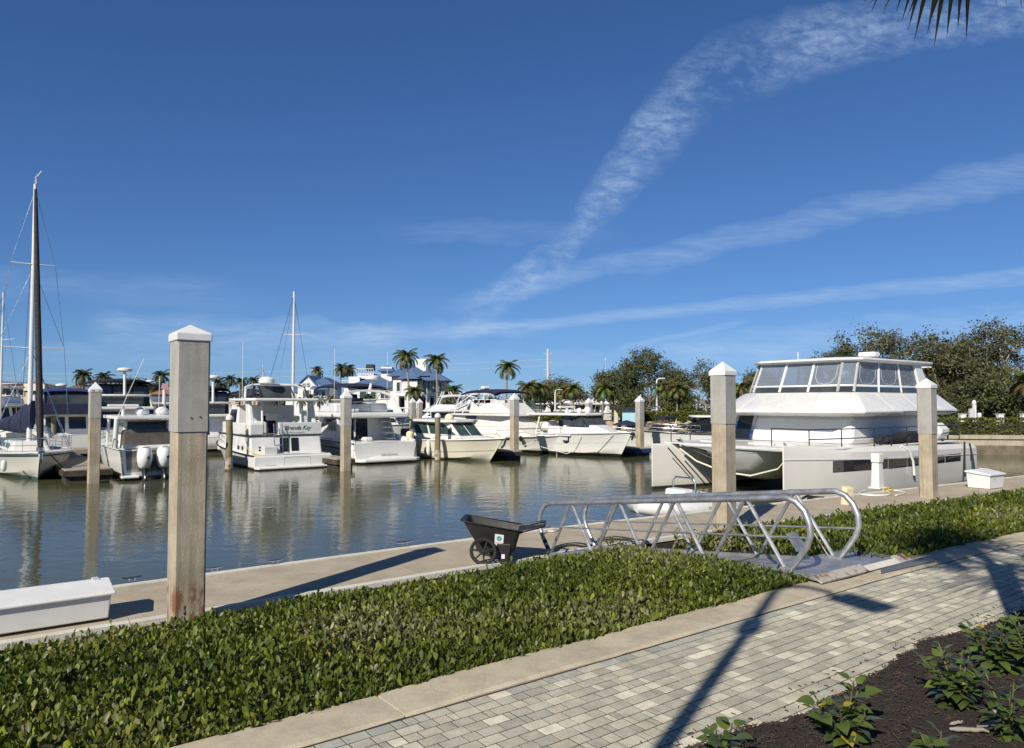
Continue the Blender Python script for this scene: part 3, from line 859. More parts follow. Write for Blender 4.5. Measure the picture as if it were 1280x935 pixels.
def wood_pile(px, py, top, lab, rust=True, r=.14, zb=-1.0):
    q = on_level(px, py, zb); H_ = zpix(top, q.y)
    p = thing('wooden_pile', lab, 'pile', (q.x, q.y, zb), 0, 'round wooden mooring piles')
    M = Mesh(); n = 8; zt = H_-zb
    M.tube([(.012*math.sin(i*1.3), .012*math.cos(i*2.1), -1.0+(zt+1.0-.12)*i/n) for i in range(n+1)], [r*(1.06-.1*i/n) for i in range(n+1)], 14)
    M.build('shaft', MAT['wood_pile'], p, smooth=40)
    C = Mesh(); C.lathe([(r*1.12, zt-.22), (r*1.12, zt-.12), (r*.5, zt-.02), (.01, zt)], n=14); C.build('cap', MAT['plastic_white'], p, smooth=30)
    if rust:
        B = Mesh(); B.lathe([(r*1.09, .06), (r*1.11, .3), (r*1.06, .55)], n=14); B.build('growth_band', MAT['rust'], p, smooth=40)
    return p
wood_pile(286, 588, 518, 'round wooden pile with a white cap beside the cruiser with dark script')
wood_pile(547, 576, 516, 'round wooden pile in front of the cream express boat')
wood_pile(750, 567, 521, 'round wooden pile in front of the white walkaround boat')
wood_pile(867, 563, 519, 'round wooden pile behind the catamaran foredeck rail', rust=False)
wood_pile(66, 566, 511, 'round wooden pile between the sailboat and the navy flybridge boat', rust=False)

# ------------------------------------------------------------------ gangway
gw = thing('gangway', 'sloping aluminium gangway with tubular truss handrails down to the dock', 'gangway', st(7.5, 6.7, -.3))
def gpt(side, u, h, beyond=0.0):
    """side 0 near rail, 1 far rail; u 0 at the kerb, 1 at the dock"""
    s = 7.06+.43*u+.97*side; t = 4.52+4.42*u-(beyond if u < .5 else -beyond)
    return st(s, t, .055-.575*u+h)
for side, nm in ((0, 'near'), (1, 'far')):
    T = Mesh(); HT = .79
    prof = [(.0, .0), (.10, .13), (.225, .31), (.265, .43), (.255, .55), (.20, .67), (.11, .755), (.0, HT)]
    pts = [gpt(side, 0, h, b_) for b_, h in prof]+[gpt(side, i/6, HT) for i in range(1, 6)]+[gpt(side, 1, h, b_) for b_, h in prof[::-1]]
    T.tube(pts, .034, 12)
    # weld collars where the tubes meet
    for k in range(4):
        u = (k+.5)/4; T.tube([gpt(side, u-.02, HT), gpt(side, u+.02, HT)], .038, 12)
    o = build_at(T, 'handrail', MAT['aluminium'], gw, smooth=40)
    for k in range(4):
        for e, du in ((0, 0), (1, 1)):
            Bm = Mesh(); Bm.tube([gpt(side, (k+e)/4+(.004 if e == 0 else -.004), .02), gpt(side, (k+.5)/4+(-.006 if e == 0 else .006), HT-.02)], .023, 8)
            build_at(Bm, 'brace', MAT['aluminium'], gw, smooth=40)
    Mr = Mesh(); Mr.tube([gpt(side, 0, .40, .25), gpt(side, 1, .40, .25)], .012, 8); build_at(Mr, 'mid_rail', MAT['aluminium'], gw, smooth=40)
    Bc = Mesh()
    sx = (-.035, .045) if side == 0 else (-.045, .035)
    def off(u, h, o_): p = gpt(side, u, h); q = st(o_, 0); return p+q
    Bc.hexa([off(0, -.09, sx[0]), off(0, -.09, sx[1]), off(1, -.09, sx[1]), off(1, -.09, sx[0])][::1], [off(0, .03, sx[0]), off(0, .03, sx[1]), off(1, .03, sx[1]), off(1, .03, sx[0])])
    build_at(Bc, 'bottom_chord', MAT['aluminium'], gw, bevel=.006)
    if side == 1:
        Rr = Mesh(); Rr.tube([gpt(side, .02, .05)+st(-.026, 0), gpt(side, .09, .48)+st(-.026, 0)], .007, 6); build_at(Rr, 'rust_run', MAT['rust'], gw)
    # black bands on the lower loop
    if side == 0:
        for a, b_ in ((.22, .36), (.5, .64)):
            q0, q1 = gpt(side, 1, .0+.31*a, .225*a), gpt(side, 1, .31*b_, .225*b_)
            S_ = Mesh(); S_.tube([q0, q1], .0355, 12, cap=False); build_at(S_, 'tape_band', MAT['letter_black'], gw)
D_ = Mesh(); n = 44
for i in range(n):
    u0 = (i+.04)/n; u1 = (i+.96)/n
    D_.hexa([gpt(0, u0, -.04)+st(.05, 0), gpt(1, u0, -.04)+st(-.05, 0), gpt(1, u1, -.04)+st(-.05, 0), gpt(0, u1, -.04)+st(.05, 0)], [gpt(0, u0, -.005)+st(.05, 0), gpt(1, u0, -.005)+st(-.05, 0), gpt(1, u1, -.005)+st(-.05, 0), gpt(0, u1, -.005)+st(.05, 0)])
build_at(D_, 'deck_planks', MAT['aluminium'], gw)
D_ = Mesh(); D_.sheet([st(6.93, 4.10, .062), st(8.72, 4.07, .062), st(8.6, 4.72, .075), st(6.98, 4.74, .075)], .02); build_at(D_, 'toe_plate', MAT['aluminium'], gw, bevel=.004)
D_ = Mesh(); D_.sheet([st(6.92, 4.06, .045), st(7.82, 4.045, .045), st(7.82, 4.15, .098), st(6.92, 4.16, .098)], .02); build_at(D_, 'rusty_lip', MAT['rust'], gw)
D_ = Mesh(); D_.sheet([st(8.5, 4.03, .045), st(8.74, 4.025, .045), st(8.74, 4.14, .10), st(8.5, 4.145, .10)], .02); build_at(D_, 'rusty_lip', MAT['rust'], gw)
D_ = Mesh(); D_.sheet([st(7.825, 4.045, .05), st(8.495, 4.03, .05), st(8.495, 4.10, .092), st(7.825, 4.11, .092)], .012); build_at(D_, 'front_lip', MAT['edge_pale'], gw)
D_ = Mesh()
for side in (0, 1):
    D_ = Mesh(); D_.box(gpt(side, 0, -.02), (.12, .16, .16), RZ, ch=.01); D_.tube([gpt(side, .0, -.02)+st(-.12, 0), gpt(side, 0, -.02)+st(.12, 0)], .03, 10); build_at(D_, 'hinge', MAT['aluminium'], gw)
D_ = Mesh(); D_.sheet([gpt(0, .02, .18)+st(.30, 0), gpt(0, .02, .15)+st(.52, 0), gpt(0, .06, .37)+st(.55, 0), gpt(0, .06, .36)+st(.36, 0)], .012); build_at(D_, 'latch_plate', MAT['aluminium'], gw)
mat('plate_grey', (.16, .165, .17), .5, .3, var=.15, vs=5)
pl = Mesh(); pl.sheet([st(7.85, 3.93, .046), st(8.95, 3.86, .044), st(9.3, 4.02, .044), st(8.1, 4.06, .046)], .008)
tag(pl.build('kerb_plate', MAT['plate_grey'], bevel=.002), 'flat grey metal plate lying on the kerb at the gangway foot', 'plate')

# ------------------------------------------------------------------ dock cart
q = on_level(607, 700.5, DOCK)
ct = thing('dock_cart', 'black plastic two wheeled dock cart with a white label', 'cart', q, R(-4))
def rrect(x0, x1, y, z0, z1, r, n=4):
    """rounded outline in plan; height runs from z0 at x0 to z1 at x1"""
    out = []
    for cx, cy, a0 in ((x1-r, -y+r, -90), (x1-r, y-r, 0), (x0+r, y-r, 90), (x0+r, -y+r, 180)):
        for k in range(n+1):
            a = R(a0+90*k/n); x = cx+r*math.cos(a); yy_ = cy+r*math.sin(a)
            out.append(Vector((x, yy_, z0+(z1-z0)*(x-x0)/(x1-x0))))
    return out
tb = Mesh()
rings = [rrect(-.02, .42, .15, .17, .15, .05), rrect(-.08, .45, .21, .22, .17, .06), rrect(-.20, .50, .25, .42, .34, .06), rrect(-.31, .545, .285, .63, .485, .05),
         rrect(-.355, .585, .32, .642, .492, .06), rrect(-.355, .585, .32, .655, .505, .06), rrect(-.30, .535, .275, .645, .495, .05), rrect(-.19, .49, .24, .42, .34, .06), rrect(-.06, .44, .19, .24, .2, .05)]
tb.loft(rings); tb.build('tub', MAT['black_plastic'], ct, smooth=35)
for sy in (-1, 1):
    w = Mesh()
    pr = [(.155, -.016), (.17, -.026), (.195, -.024), (.203, -.012), (.203, .012), (.195, .024), (.17, .026), (.155, .016)]
    n = 28; vs = []; fs = []
    for i, (r_0, h) in enumerate(pr):
        for k in range(n):
            a = 2*math.pi*k/n; vs.append((r_0*math.cos(a), sy*.335+h, .203+r_0*math.sin(a)))
    for i in range(len(pr)):
        j = (i+1) % len(pr)
        for k in range(n): l = (k+1) % n; fs.append((i*n+k, i*n+l, j*n+l, j*n+k))
    w.add(vs, fs)
    W_ = w.build('wheel', MAT['black_rubber'], ct, smooth=40)
    sp_ = Mesh(); sp_.lathe([(.03, -.03), (.034, -.02), (.034, .02), (.03, .03)], (0, sy*.335, .203), 12, axis='y')
    for k in range(7):
        a = 2*math.pi*k/7+.3; sp_.hexa(*[[Vector((r1*math.cos(a)-o_*math.sin(a), sy*.335+y_, .203+r1*math.sin(a)+o_*math.cos(a))) for r1, o_ in ((.025, -.014), (.163, -.011), (.163, .011), (.025, .014))] for y_ in (-.014, .014)])
    sp_.build('spokes', MAT['black_plastic'], W_, smooth=30)
    hb = Mesh(); hb.lathe([(.012, 0), (.012, .012), (.006, .016)], (0, sy*.335+(-.046 if sy < 0 else .03), .203), 10, axis='y'); hb.build('hub_cap', MAT['stainless'], W_)
    lg = Mesh(); lg.loft([[Vector((x, sy*y_, z)) for x, y_ in ((.22, .13), (.37, .13), (.37, .24), (.22, .24))] for z in (0, .05)]+[[Vector((x, sy*y_, .3)) for x, y_ in ((.19, .12), (.41, .12), (.41, .255), (.19, .255))]])
    lg.build('leg', MAT['black_plastic'], ct, bevel=.012)
ax_ = Mesh(); ax_.tube([(0, -.33, .203), (0, .33, .203)], .014, 8); ax_.build('axle', MAT['stainless'], ct)
hd = Mesh()
hd.tube([(.50, -.27, .49), (.62, -.26, .50), (.84, -.24, .555), (.90, -.20, .565), (.90, .20, .565), (.84, .24, .555), (.62, .26, .50), (.50, .27, .49)], .021, 8)
hd.sheet([(.55, -.24, .478), (.74, -.22, .515), (.74, .22, .515), (.55, .24, .478)], .015)
hd.loft([[Vector((x, y, z)) for y, z in ((-.04, .40), (.04, .40), (.04, .47), (-.04, .47))] for x in (.5,)]+[[Vector((.86, y, z)) for y, z in ((-.03, .545), (.03, .545), (.03, .56), (-.03, .56))]])
hd.build('handle', MAT['black_plastic'], ct, smooth=40)
def tubside(x, z):      # a point on the near wall of the tub
    return Vector((x, -.215-(z-.20)*.185-.006, z))
lb = Mesh(); lb.sheet([tubside(.155, .275), tubside(.285, .26), tubside(.30, .435), tubside(.17, .45)], .003)
LBL = lb.build('label', MAT['plastic_white'], ct)
rgt = (tubside(.285, .26)-tubside(.155, .275)).normalized(); upv = (tubside(.17, .45)-tubside(.155, .275)).normalized()
nn = rgt.cross(upv).normalized()
cc = (tubside(.17, .45)+tubside(.285, .26))/2
def disc(M, c, r, r1, th=.002):
    for k in range(24):
        a, b_ = 2*math.pi*k/24, 2*math.pi*(k+1)/24
        M.add([c+rgt*r1*math.cos(a)+upv*r1*math.sin(a), c+rgt*r*math.cos(a)+upv*r*math.sin(a), c+rgt*r*math.cos(b_)+upv*r*math.sin(b_), c+rgt*r1*math.cos(b_)+upv*r1*math.sin(b_)], [(0, 1, 2, 3)])
lg_ = Mesh(); disc(lg_, cc+upv*.028+nn*.006, .036, .026); lg_.build('logo_ring', MAT['letter_navy'], LBL)
lg_ = Mesh(); disc(lg_, cc+upv*.028+nn*.006, .0255, .0); lg_.build('logo_disc', MAT['letter_teal'], LBL)
lettering('T DOCK', .036, MAT['letter_grey'], LBL, facing(cc-upv*.045+nn*.006, rgt, upv), extrude=.001)
tg = Mesh(); tg.sheet([Vector((.265, -.262, .085)), Vector((.315, -.262, .085)), Vector((.315, -.264, .15)), Vector((.265, -.264, .15))], .003); tg.build('tag', MAT['plastic_white'], ct)

# ------------------------------------------------------------------ boxes, pedestals and gear on the dock
def dock_box(loc, rz, L, D, H_, label):
    b_ = thing('dock_box', label, 'dock box', loc, rz, 'white dock boxes')
    M = Mesh(); M.hexa([(-L/2+.02, -D/2+.03, .01), (L/2-.02, -D/2+.03, .01), (L/2-.02, D/2-.02, .01), (-L/2+.02, D/2-.02, .01)], [(-L/2, -D/2, H_*.74), (L/2, -D/2, H_*.74), (L/2, D/2, H_*.84), (-L/2, D/2, H_*.84)])
    M.build('body', MAT['plastic_white'], b_, bevel=.012)
    M = Mesh(); e = .035
    M.loft([[Vector((x, -D/2-e, H_*.72)), Vector((x, D/2+e, H_*.84)), Vector((x, D/2+e, H_*.93)), Vector((x, D*.28, H_)), Vector((x, -D/2-e, H_*.80))] for x in (-L/2-e, L/2+e)])
    M.build('lid', MAT['plastic_white'], b_, bevel=.01)
    M = Mesh(); M.box((L*.5-.1, D*.33, H_*.985), (.07, D*.3, .02), ch=.004); M.lathe([(.02, 0), (.02, .012)], (-L*.2, -D/2-.012, H_*.6), 10, axis='y'); M.build('latch', MAT['gelcoat_grey'], b_)
    return b_
p0, p1 = on_level(0, 790, DOCK), on_level(145, 776, DOCK)
dock_box(st(.16, 9.46, DOCK+.024), RZ, 2.5, .52, .375, 'long low white dock box cut by the frame edge, near the tallest pile')
dock_box(stb(23.3, 9.85, DOCK+.002), RZ-.08, .82, .62, .52, 'small white dock box on the dock beyond the catamaran stern')
q = on_level(1097, 611, DOCK)
pd = thing('power_pedestal', 'white power pedestal on the dock in front of the catamaran hull', 'pedestal', (q.x, q.y, DOCK), RZ)
M = Mesh(); M.box((0, 0, .03), (.42, .34, .06), ch=.015); M.build('foot', MAT['plastic_white'], pd)
M = Mesh(); M.hexa([(-.15, -.12, .06), (.15, -.12, .06), (.15, .12, .06), (-.15, .12, .06)], [(-.12, -.10, .72), (.12, -.10, .72), (.12, .10, .72), (-.12, .10, .72)]); M.build('post', MAT['plastic_white'], pd, bevel=.02)
M = Mesh(); M.box((0, 0, .86), (.27, .24, .26), ch=.02); M.build('head', MAT['plastic_white'], pd)
M = Mesh(); M.box((0, -.123, .93), (.16, .006, .05)); M.build('label', MAT['plastic_cream'], pd)
q = on_level(1059, 631, DOCK)
ub = thing('utility_post', 'short cream utility post with a socket beside the gangway rail', 'post', (q.x, q.y, DOCK), RZ-.2)
M = Mesh(); M.hexa([(-.12, -.09, 0), (.12, -.09, 0), (.12, .09, 0), (-.12, .09, 0)], [(-.12, -.09, .40), (.12, -.09, .40), (.12, .05, .44), (-.12, .05, .44)]); M.build('body', MAT['plastic_cream'], ub, bevel=.015)
M = Mesh(); M.lathe([(.035, 0), (.035, .02), (.02, .03)], (0, -.12, .22), 12, axis='y'); M.build('socket', MAT['gelcoat_grey'], ub)
def cleat(loc, rz, label):
    c = thing('cleat', label, 'cleat', loc, rz, 'mooring cleats on the dock edge')
    M = Mesh(); M.tube([(-.17, 0, .085), (-.1, 0, .075), (0, 0, .07), (.1, 0, .075), (.17, 0, .085)], [.012, .018, .02, .018, .012], 8)
    M.build('horn', MAT['stainless'], c, smooth=40)
    M = Mesh(); M.box((0, 0, .01), (.16, .07, .02), ch=.004)
    for x in (-.05, .05): M.tube([(x, 0, .01), (x, 0, .07)], .017, 8)
    M.build('base', MAT['stainless'], c); return c
q = on_level(505, 685, DOCK); cleat((q.x, q.y, DOCK+.022), RZ, 'silver mooring cleat at the tip of the tall pile shadow')
for px, py, lab in ((268, 716.5, 'silver mooring cleat on the dock edge just right of the tallest pile'), (344, 707, 'small mooring cleat on the dock edge over the pale water reflections'), (165, 729, 'mooring cleat on the dock edge just beyond the long white box')):
    q = on_level(px, py, DOCK); cleat((q.x, q.y, DOCK+.022), RZ, lab).scale = (.7,)*3
def cable(name, label, cat, pts, r, m, group=None, n=6):
    # a smooth run through the points
    P = [vec(p) for p in pts]; out = []
    for i in range(len(P)-1):
        a, b_, c_, d_ = P[max(i-1, 0)], P[i], P[i+1], P[min(i+2, len(P)-1)]
        for k in range(6):
            u = k/6; out.append(.5*((2*b_)+(c_-a)*u+(2*a-5*b_+4*c_-d_)*u*u+(-a+3*b_-3*c_+d_)*u**3))
    out.append(P[-1]); M = Mesh(); M.tube(out, r, n); o = M.build(name, m, smooth=60); return tag(o, label, cat, group)
L_ = lambda px, py: on_level(px, py, DOCK+.026)
cable('hose', 'black hose lying in loops on the dock under the gangway end', 'hose', [L_(692, 692), L_(700, 684), L_(716, 681), L_(735, 683), L_(748, 676), L_(765, 674), L_(785, 675), L_(800, 681)], .016, MAT['rope_black'])
cable('shore_cable', 'white power cable coiled at the foot of the power pedestal', 'cord', [L_(1082, 613), L_(1074, 617), L_(1090, 619), L_(1112, 618), L_(1108, 613), L_(1120, 613), L_(1131, 616), L_(1120, 619)], .022, MAT['plastic_white'])
cable('rope', 'coil of black rope on the dock edge by the catamaran bow', 'rope', [L_(1003, 623), L_(1010, 620), L_(1018, 622), L_(1010, 624), L_(1014, 621), L_(1030, 622)], .03, MAT['rope_black'])
cable('rope', 'tan rope thrown beside the power pedestal foot', 'rope', [L_(1104, 612), L_(1112, 610), L_(1108, 614), L_(1116, 613)], .03, MAT['rope_yellow'])
cable('rope', 'loose pale line on the dock edge by the cart handle', 'rope', [L_(676, 668), L_(684, 664), L_(693, 664), L_(700, 660), L_(690, 661)], .014, MAT['rope_white'])

# ------------------------------------------------------------------ shrubs in the mulch
mat('green_stem', (.09, .10, .035), .7, var=.4, vs=20)
def shrub(px, py, h, w, label, seed, lean=(0, 0), nstem=5, nleaf=46, ls=.105):
    rg = np.random.default_rng(seed); r2 = random.Random(seed)
    q = on_level(px, py, .05)
    sh = thing('shrub', label, 'shrub', (q.x, q.y, .03), 0, 'young broad leaved shrubs in the mulch')
    stm = Mesh(); P = []; A_ = []; N_ = []; S_ = []
    for k in range(nstem):
        a = 2*math.pi*k/nstem+r2.uniform(-.4, .4); hh_ = h*r2.uniform(.62, 1.0) if k else h
        sp_ = w*.5*r2.uniform(.35, .8) if k else w*.1
        tip = Vector((math.cos(a)*sp_+lean[0], math.sin(a)*sp_+lean[1], hh_*.92))
        mid = Vector((tip.x*.35, tip.y*.35, hh_*.5))
        pts = [Vector((0, 0, -.05)), mid, tip]; stm.tube([pts[0], pts[0].lerp(mid, .6)+Vector((.005, 0, 0)), mid, mid.lerp(tip, .55), tip], [.009, .008, .0065, .005, .003], 6)
        nl = max(6, int(nleaf*1.55/nstem))
        for j in range(nl):
            u = .18+.82*(j+.5)/nl; c_ = (mid*(u/.5) if u < .5 else mid.lerp(tip, (u-.5)/.5))
            b_ = j*2.4+k+r2.uniform(-.4, .4); up = .9*(u-.4)+r2.uniform(-.2, .55)
            d_ = Vector((math.cos(b_), math.sin(b_), up)).normalized()
            pet = c_+d_*r2.uniform(.015, .035); stm.tube([c_, pet], [.0025, .002], 4, cap=False)
            P.append(pet); A_.append(d_); N_.append(Vector((.35*math.cos(b_)+r2.uniform(-.45, .45), .35*math.sin(b_)+r2.uniform(-.45, .45), 1)))
            S_.append(ls*.82*r2.uniform(.65, 1.15)*(1.0 if u < .85 else .65))
    stm.build('stem', MAT['green_stem'], sh, smooth=60)
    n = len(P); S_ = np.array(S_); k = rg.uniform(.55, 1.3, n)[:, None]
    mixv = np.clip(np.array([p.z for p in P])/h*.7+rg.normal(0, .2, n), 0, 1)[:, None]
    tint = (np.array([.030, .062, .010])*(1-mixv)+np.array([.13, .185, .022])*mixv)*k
    y = rg.random(n) < .03; tint[y] = (.42, .30, .03)
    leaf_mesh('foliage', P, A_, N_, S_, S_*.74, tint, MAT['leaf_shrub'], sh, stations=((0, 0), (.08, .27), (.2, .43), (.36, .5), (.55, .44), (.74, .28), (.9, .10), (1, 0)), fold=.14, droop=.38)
    return sh
shrub(1056, 940, .42, .50, 'leafy young shrub with tall twin shoots nearest the paving edge', 1, nstem=6, nleaf=60, ls=.115)
shrub(1196, 893, .40, .56, 'dense dark leaved young shrub standing in open mulch', 2, nstem=9, nleaf=115, ls=.10)
shrub(1248, 850, .42, .46, 'young shrub with a yellow leaf near the palm shadow', 3, nstem=8, nleaf=90, ls=.105)
shrub(908, 962, .27, .30, 'small shrub with a few leaves at the bottom frame edge beside paving', 4, nstem=3, nleaf=20, ls=.12)
shrub(1172, 975, .27, .26, 'low shrub half cut off by the bottom frame edge in mulch', 5, nstem=4, nleaf=20, ls=.12)
shrub(1262, 935, .40, .42, 'light green young shrub beside the driftwood sticks', 6, nstem=6, nleaf=46, ls=.10)
shrub(1292, 855, .5, .5, 'dark shrub shaded at the far end of the mulch bed', 7, nstem=8, nleaf=90, ls=.11)
def stick(px0, py0, px1, py1, r, label):
    a, b_ = on_level(px0, py0, .12), on_level(px1, py1, .12); M = Mesh()
    pts = [a.lerp(b_, i/6)+Vector((0, 0, .012*mnoise.noise(Vector((i*.9, px0, 0))))) for i in range(7)]
    M.tube(pts, [r*k for k in (.5, .9, 1, .85, 1, .8, .4)], 7); tag(M.build('stick', MAT['bark_pale'], smooth=60), label, 'stick', 'dry sticks on the mulch')
stick(1187, 911, 1236, 913, .013, 'longest pale dry stick lying on the mulch')
stick(1222, 908, 1246, 902, .012, 'dry stick lying against the longest pale stick')
stick(1232, 891, 1252, 888, .014, 'short whitish stick just behind the others near the shrub')
stick(1188, 905, 1203, 902, .010, 'small broken chip of bleached wood beside the longest stick')

# ------------------------------------------------------------------ lamp post and palm behind the photographer (their shadows and fronds show)
lp = thing('street_lamp', 'tall lamp post whose shadow crosses the paving, beside the walkway', 'street lamp', (-1.67, -.57, 0))
M = Mesh(); M.tube([(0, 0, -.1), (0, 0, 3), (0, 0, 6.0)], [.068, .056, .045], 12)
ad = Vector((.41, -.91, 0)).normalized()
M.tube([(0, 0, 6.0)]+[tuple(ad*(.5*(1-math.cos(a)))+Vector((0, 0, 6.0+.42*math.sin(a)))) for a in (.3, .6, .9, 1.2, 1.57)]+[tuple(ad*.75+Vector((0, 0, 6.43)))], [.045, .042, .04, .038, .036, .036, .036], 10)
M.lathe([(.06, 5.05), (.09, 5.1), (.09, 5.3), (.06, 5.35)], n=12); M.build('pole', MAT['white_metal'], lp, smooth=40)
M = Mesh(); M.box(tuple(ad*.95+Vector((0, 0, 6.43))), (.30, .52, .12), math.atan2(ad.y, ad.x)+math.pi/2, ch=.02); M.build('lamp_head', MAT['white_metal'], lp)

def fan_frond(base, direc, blade_len, petiole, nseg, spread, droop, parts, rg, dry=.1):
    """fan palm leaf: a petiole and long pointed segments that droop at their tips"""
    d = vec(direc).normalized(); side = d.cross(Vector((0, 0, 1))).normalized(); up = side.cross(d).normalized()
    hub = vec(base)+d*petiole+Vector((0, 0, -.12*petiole))
    parts['stems'].append((vec(base), hub))
    for k in range(nseg):
        a = spread*(k/(nseg-1)-.5)
        v = (d*math.cos(a)+side*math.sin(a)+up*.1*math.cos(2*a)).normalized()
        L = blade_len*(.72+.28*math.cos(a*.8))*rg.uniform(.9, 1.08)
        pts = []
        for j in range(7):
            u = j/6; pts.append(hub+v*L*u*(1-.22*u*droop)+Vector((0, 0, -droop*L*.62*u**2.6)))
        w = .012+blade_len*.006
        parts['segs'].append((pts, (v.cross(up)).normalized(), w, rg))
def strips(name, segs, m, parent, base=(.07, .10, .025)):
    V = []; F = []; T = []
    for pts, side, w, rg in segs:
        o = len(V); k = rg.uniform(.7, 1.3); n = len(pts)
        for j, p in enumerate(pts):
            u = j/(n-1); ww = w*(.35+1.1*u)*(1 if u < .5 else max(0.03, 1-((u-.5)/.5)**1.5)) if True else w
            V += [p+side*ww+Vector((0, 0, ww*.35)), p, p-side*ww+Vector((0, 0, ww*.35))]
            c_ = base if u < .85 else (.22, .17, .08)
            T += [(c_[0]*k, c_[1]*k, c_[2]*k)]*3
            if j:
                a = o+3*(j-1); b_ = o+3*j; F += [(a, a+1, b_+1, b_), (a+1, a+2, b_+2, b_+1)]
    me = bpy.data.meshes.new(name); me.from_pydata([tuple(v) for v in V], [], F)
    ca = me.color_attributes.new('tint', 'FLOAT_COLOR', 'POINT'); ca.data.foreach_set('color', np.array([(*t, 1) for t in T], dtype=np.float32).ravel())
    me.materials.append(m); me.polygons.foreach_set('use_smooth', [True]*len(F))
    o = bpy.data.objects.new(name, me); COL.objects.link(o)
    if parent: o.parent = parent
    return o
PB = Vector((2.6, 3.15, 0))
fp_ = thing('palm_tree', 'fan palm at the walkway whose frond tips hang into the top of the view', 'palm tree', PB)
M = Mesh(); CR = Vector((.1, .1, 3.98))
M.tube([(0, 0, -.1), (.02, .02, 1.2), (.05, .06, 2.4), (.08, .09, 3.3), tuple(CR)], [.16, .13, .12, .12, .14], 12); M.build('trunk', MAT['palm_trunk'], fp_, smooth=50)
PARTS = {'stems': [], 'segs': []}; r2 = random.Random(4)
for az, el, bl, pe, dr in ((10, 8, 1.0, .55, .55), (-35, 10, 1.0, .6, .5), (-80, 12, 1.05, .6, .5), (-120, 32, 1.0, .55, .5), (-55, 30, .95, .6, .6), (205, 62, 1.0, .6, .5), (250, 10, 1.0, .6, .5), (-100, 40, .9, .5, .5), (-20, 45, .9, .5, .5), (300, 40, .9, .5, .5), (120, 62, .8, .4, .4), (100, 50, 1, .6, .4), (135, 52, 1, .6, .4), (185, 52, 1, .6, .4), (150, 65, 1, .6, .4), (230, 40, 1, .6, .45), (110, 66, 1, .7, .3), (190, 70, 1, .7, .3), (170, 60, 1, .7, .35), (80, 45, 1, .6, .4), (140, 70, 1, .8, .3)):
    a, e = R(az), R(el); fan_frond(CR, (math.cos(a)*math.cos(e), math.sin(a)*math.cos(e), math.sin(e)), bl*1.22, pe*1.15, 26, 3.8, dr, PARTS, r2)
# the one frond that reaches into the view
fan_frond(CR, (math.cos(R(166))*math.cos(R(37)), math.sin(R(166))*math.cos(R(37)), math.sin(R(37))), 1.02, .65, 50, 3.8, .62, PARTS, r2)
strips('crown', PARTS['segs'], MAT['leaf_palm'], fp_, (.12, .14, .035))
M = Mesh()
for a, b_ in PARTS['stems']: M.tube([a, a.lerp(b_, .5)+Vector((0, 0, .04)), b_], [.018, .014, .01], 6)
M.build('petiole', MAT['twig'], fp_)
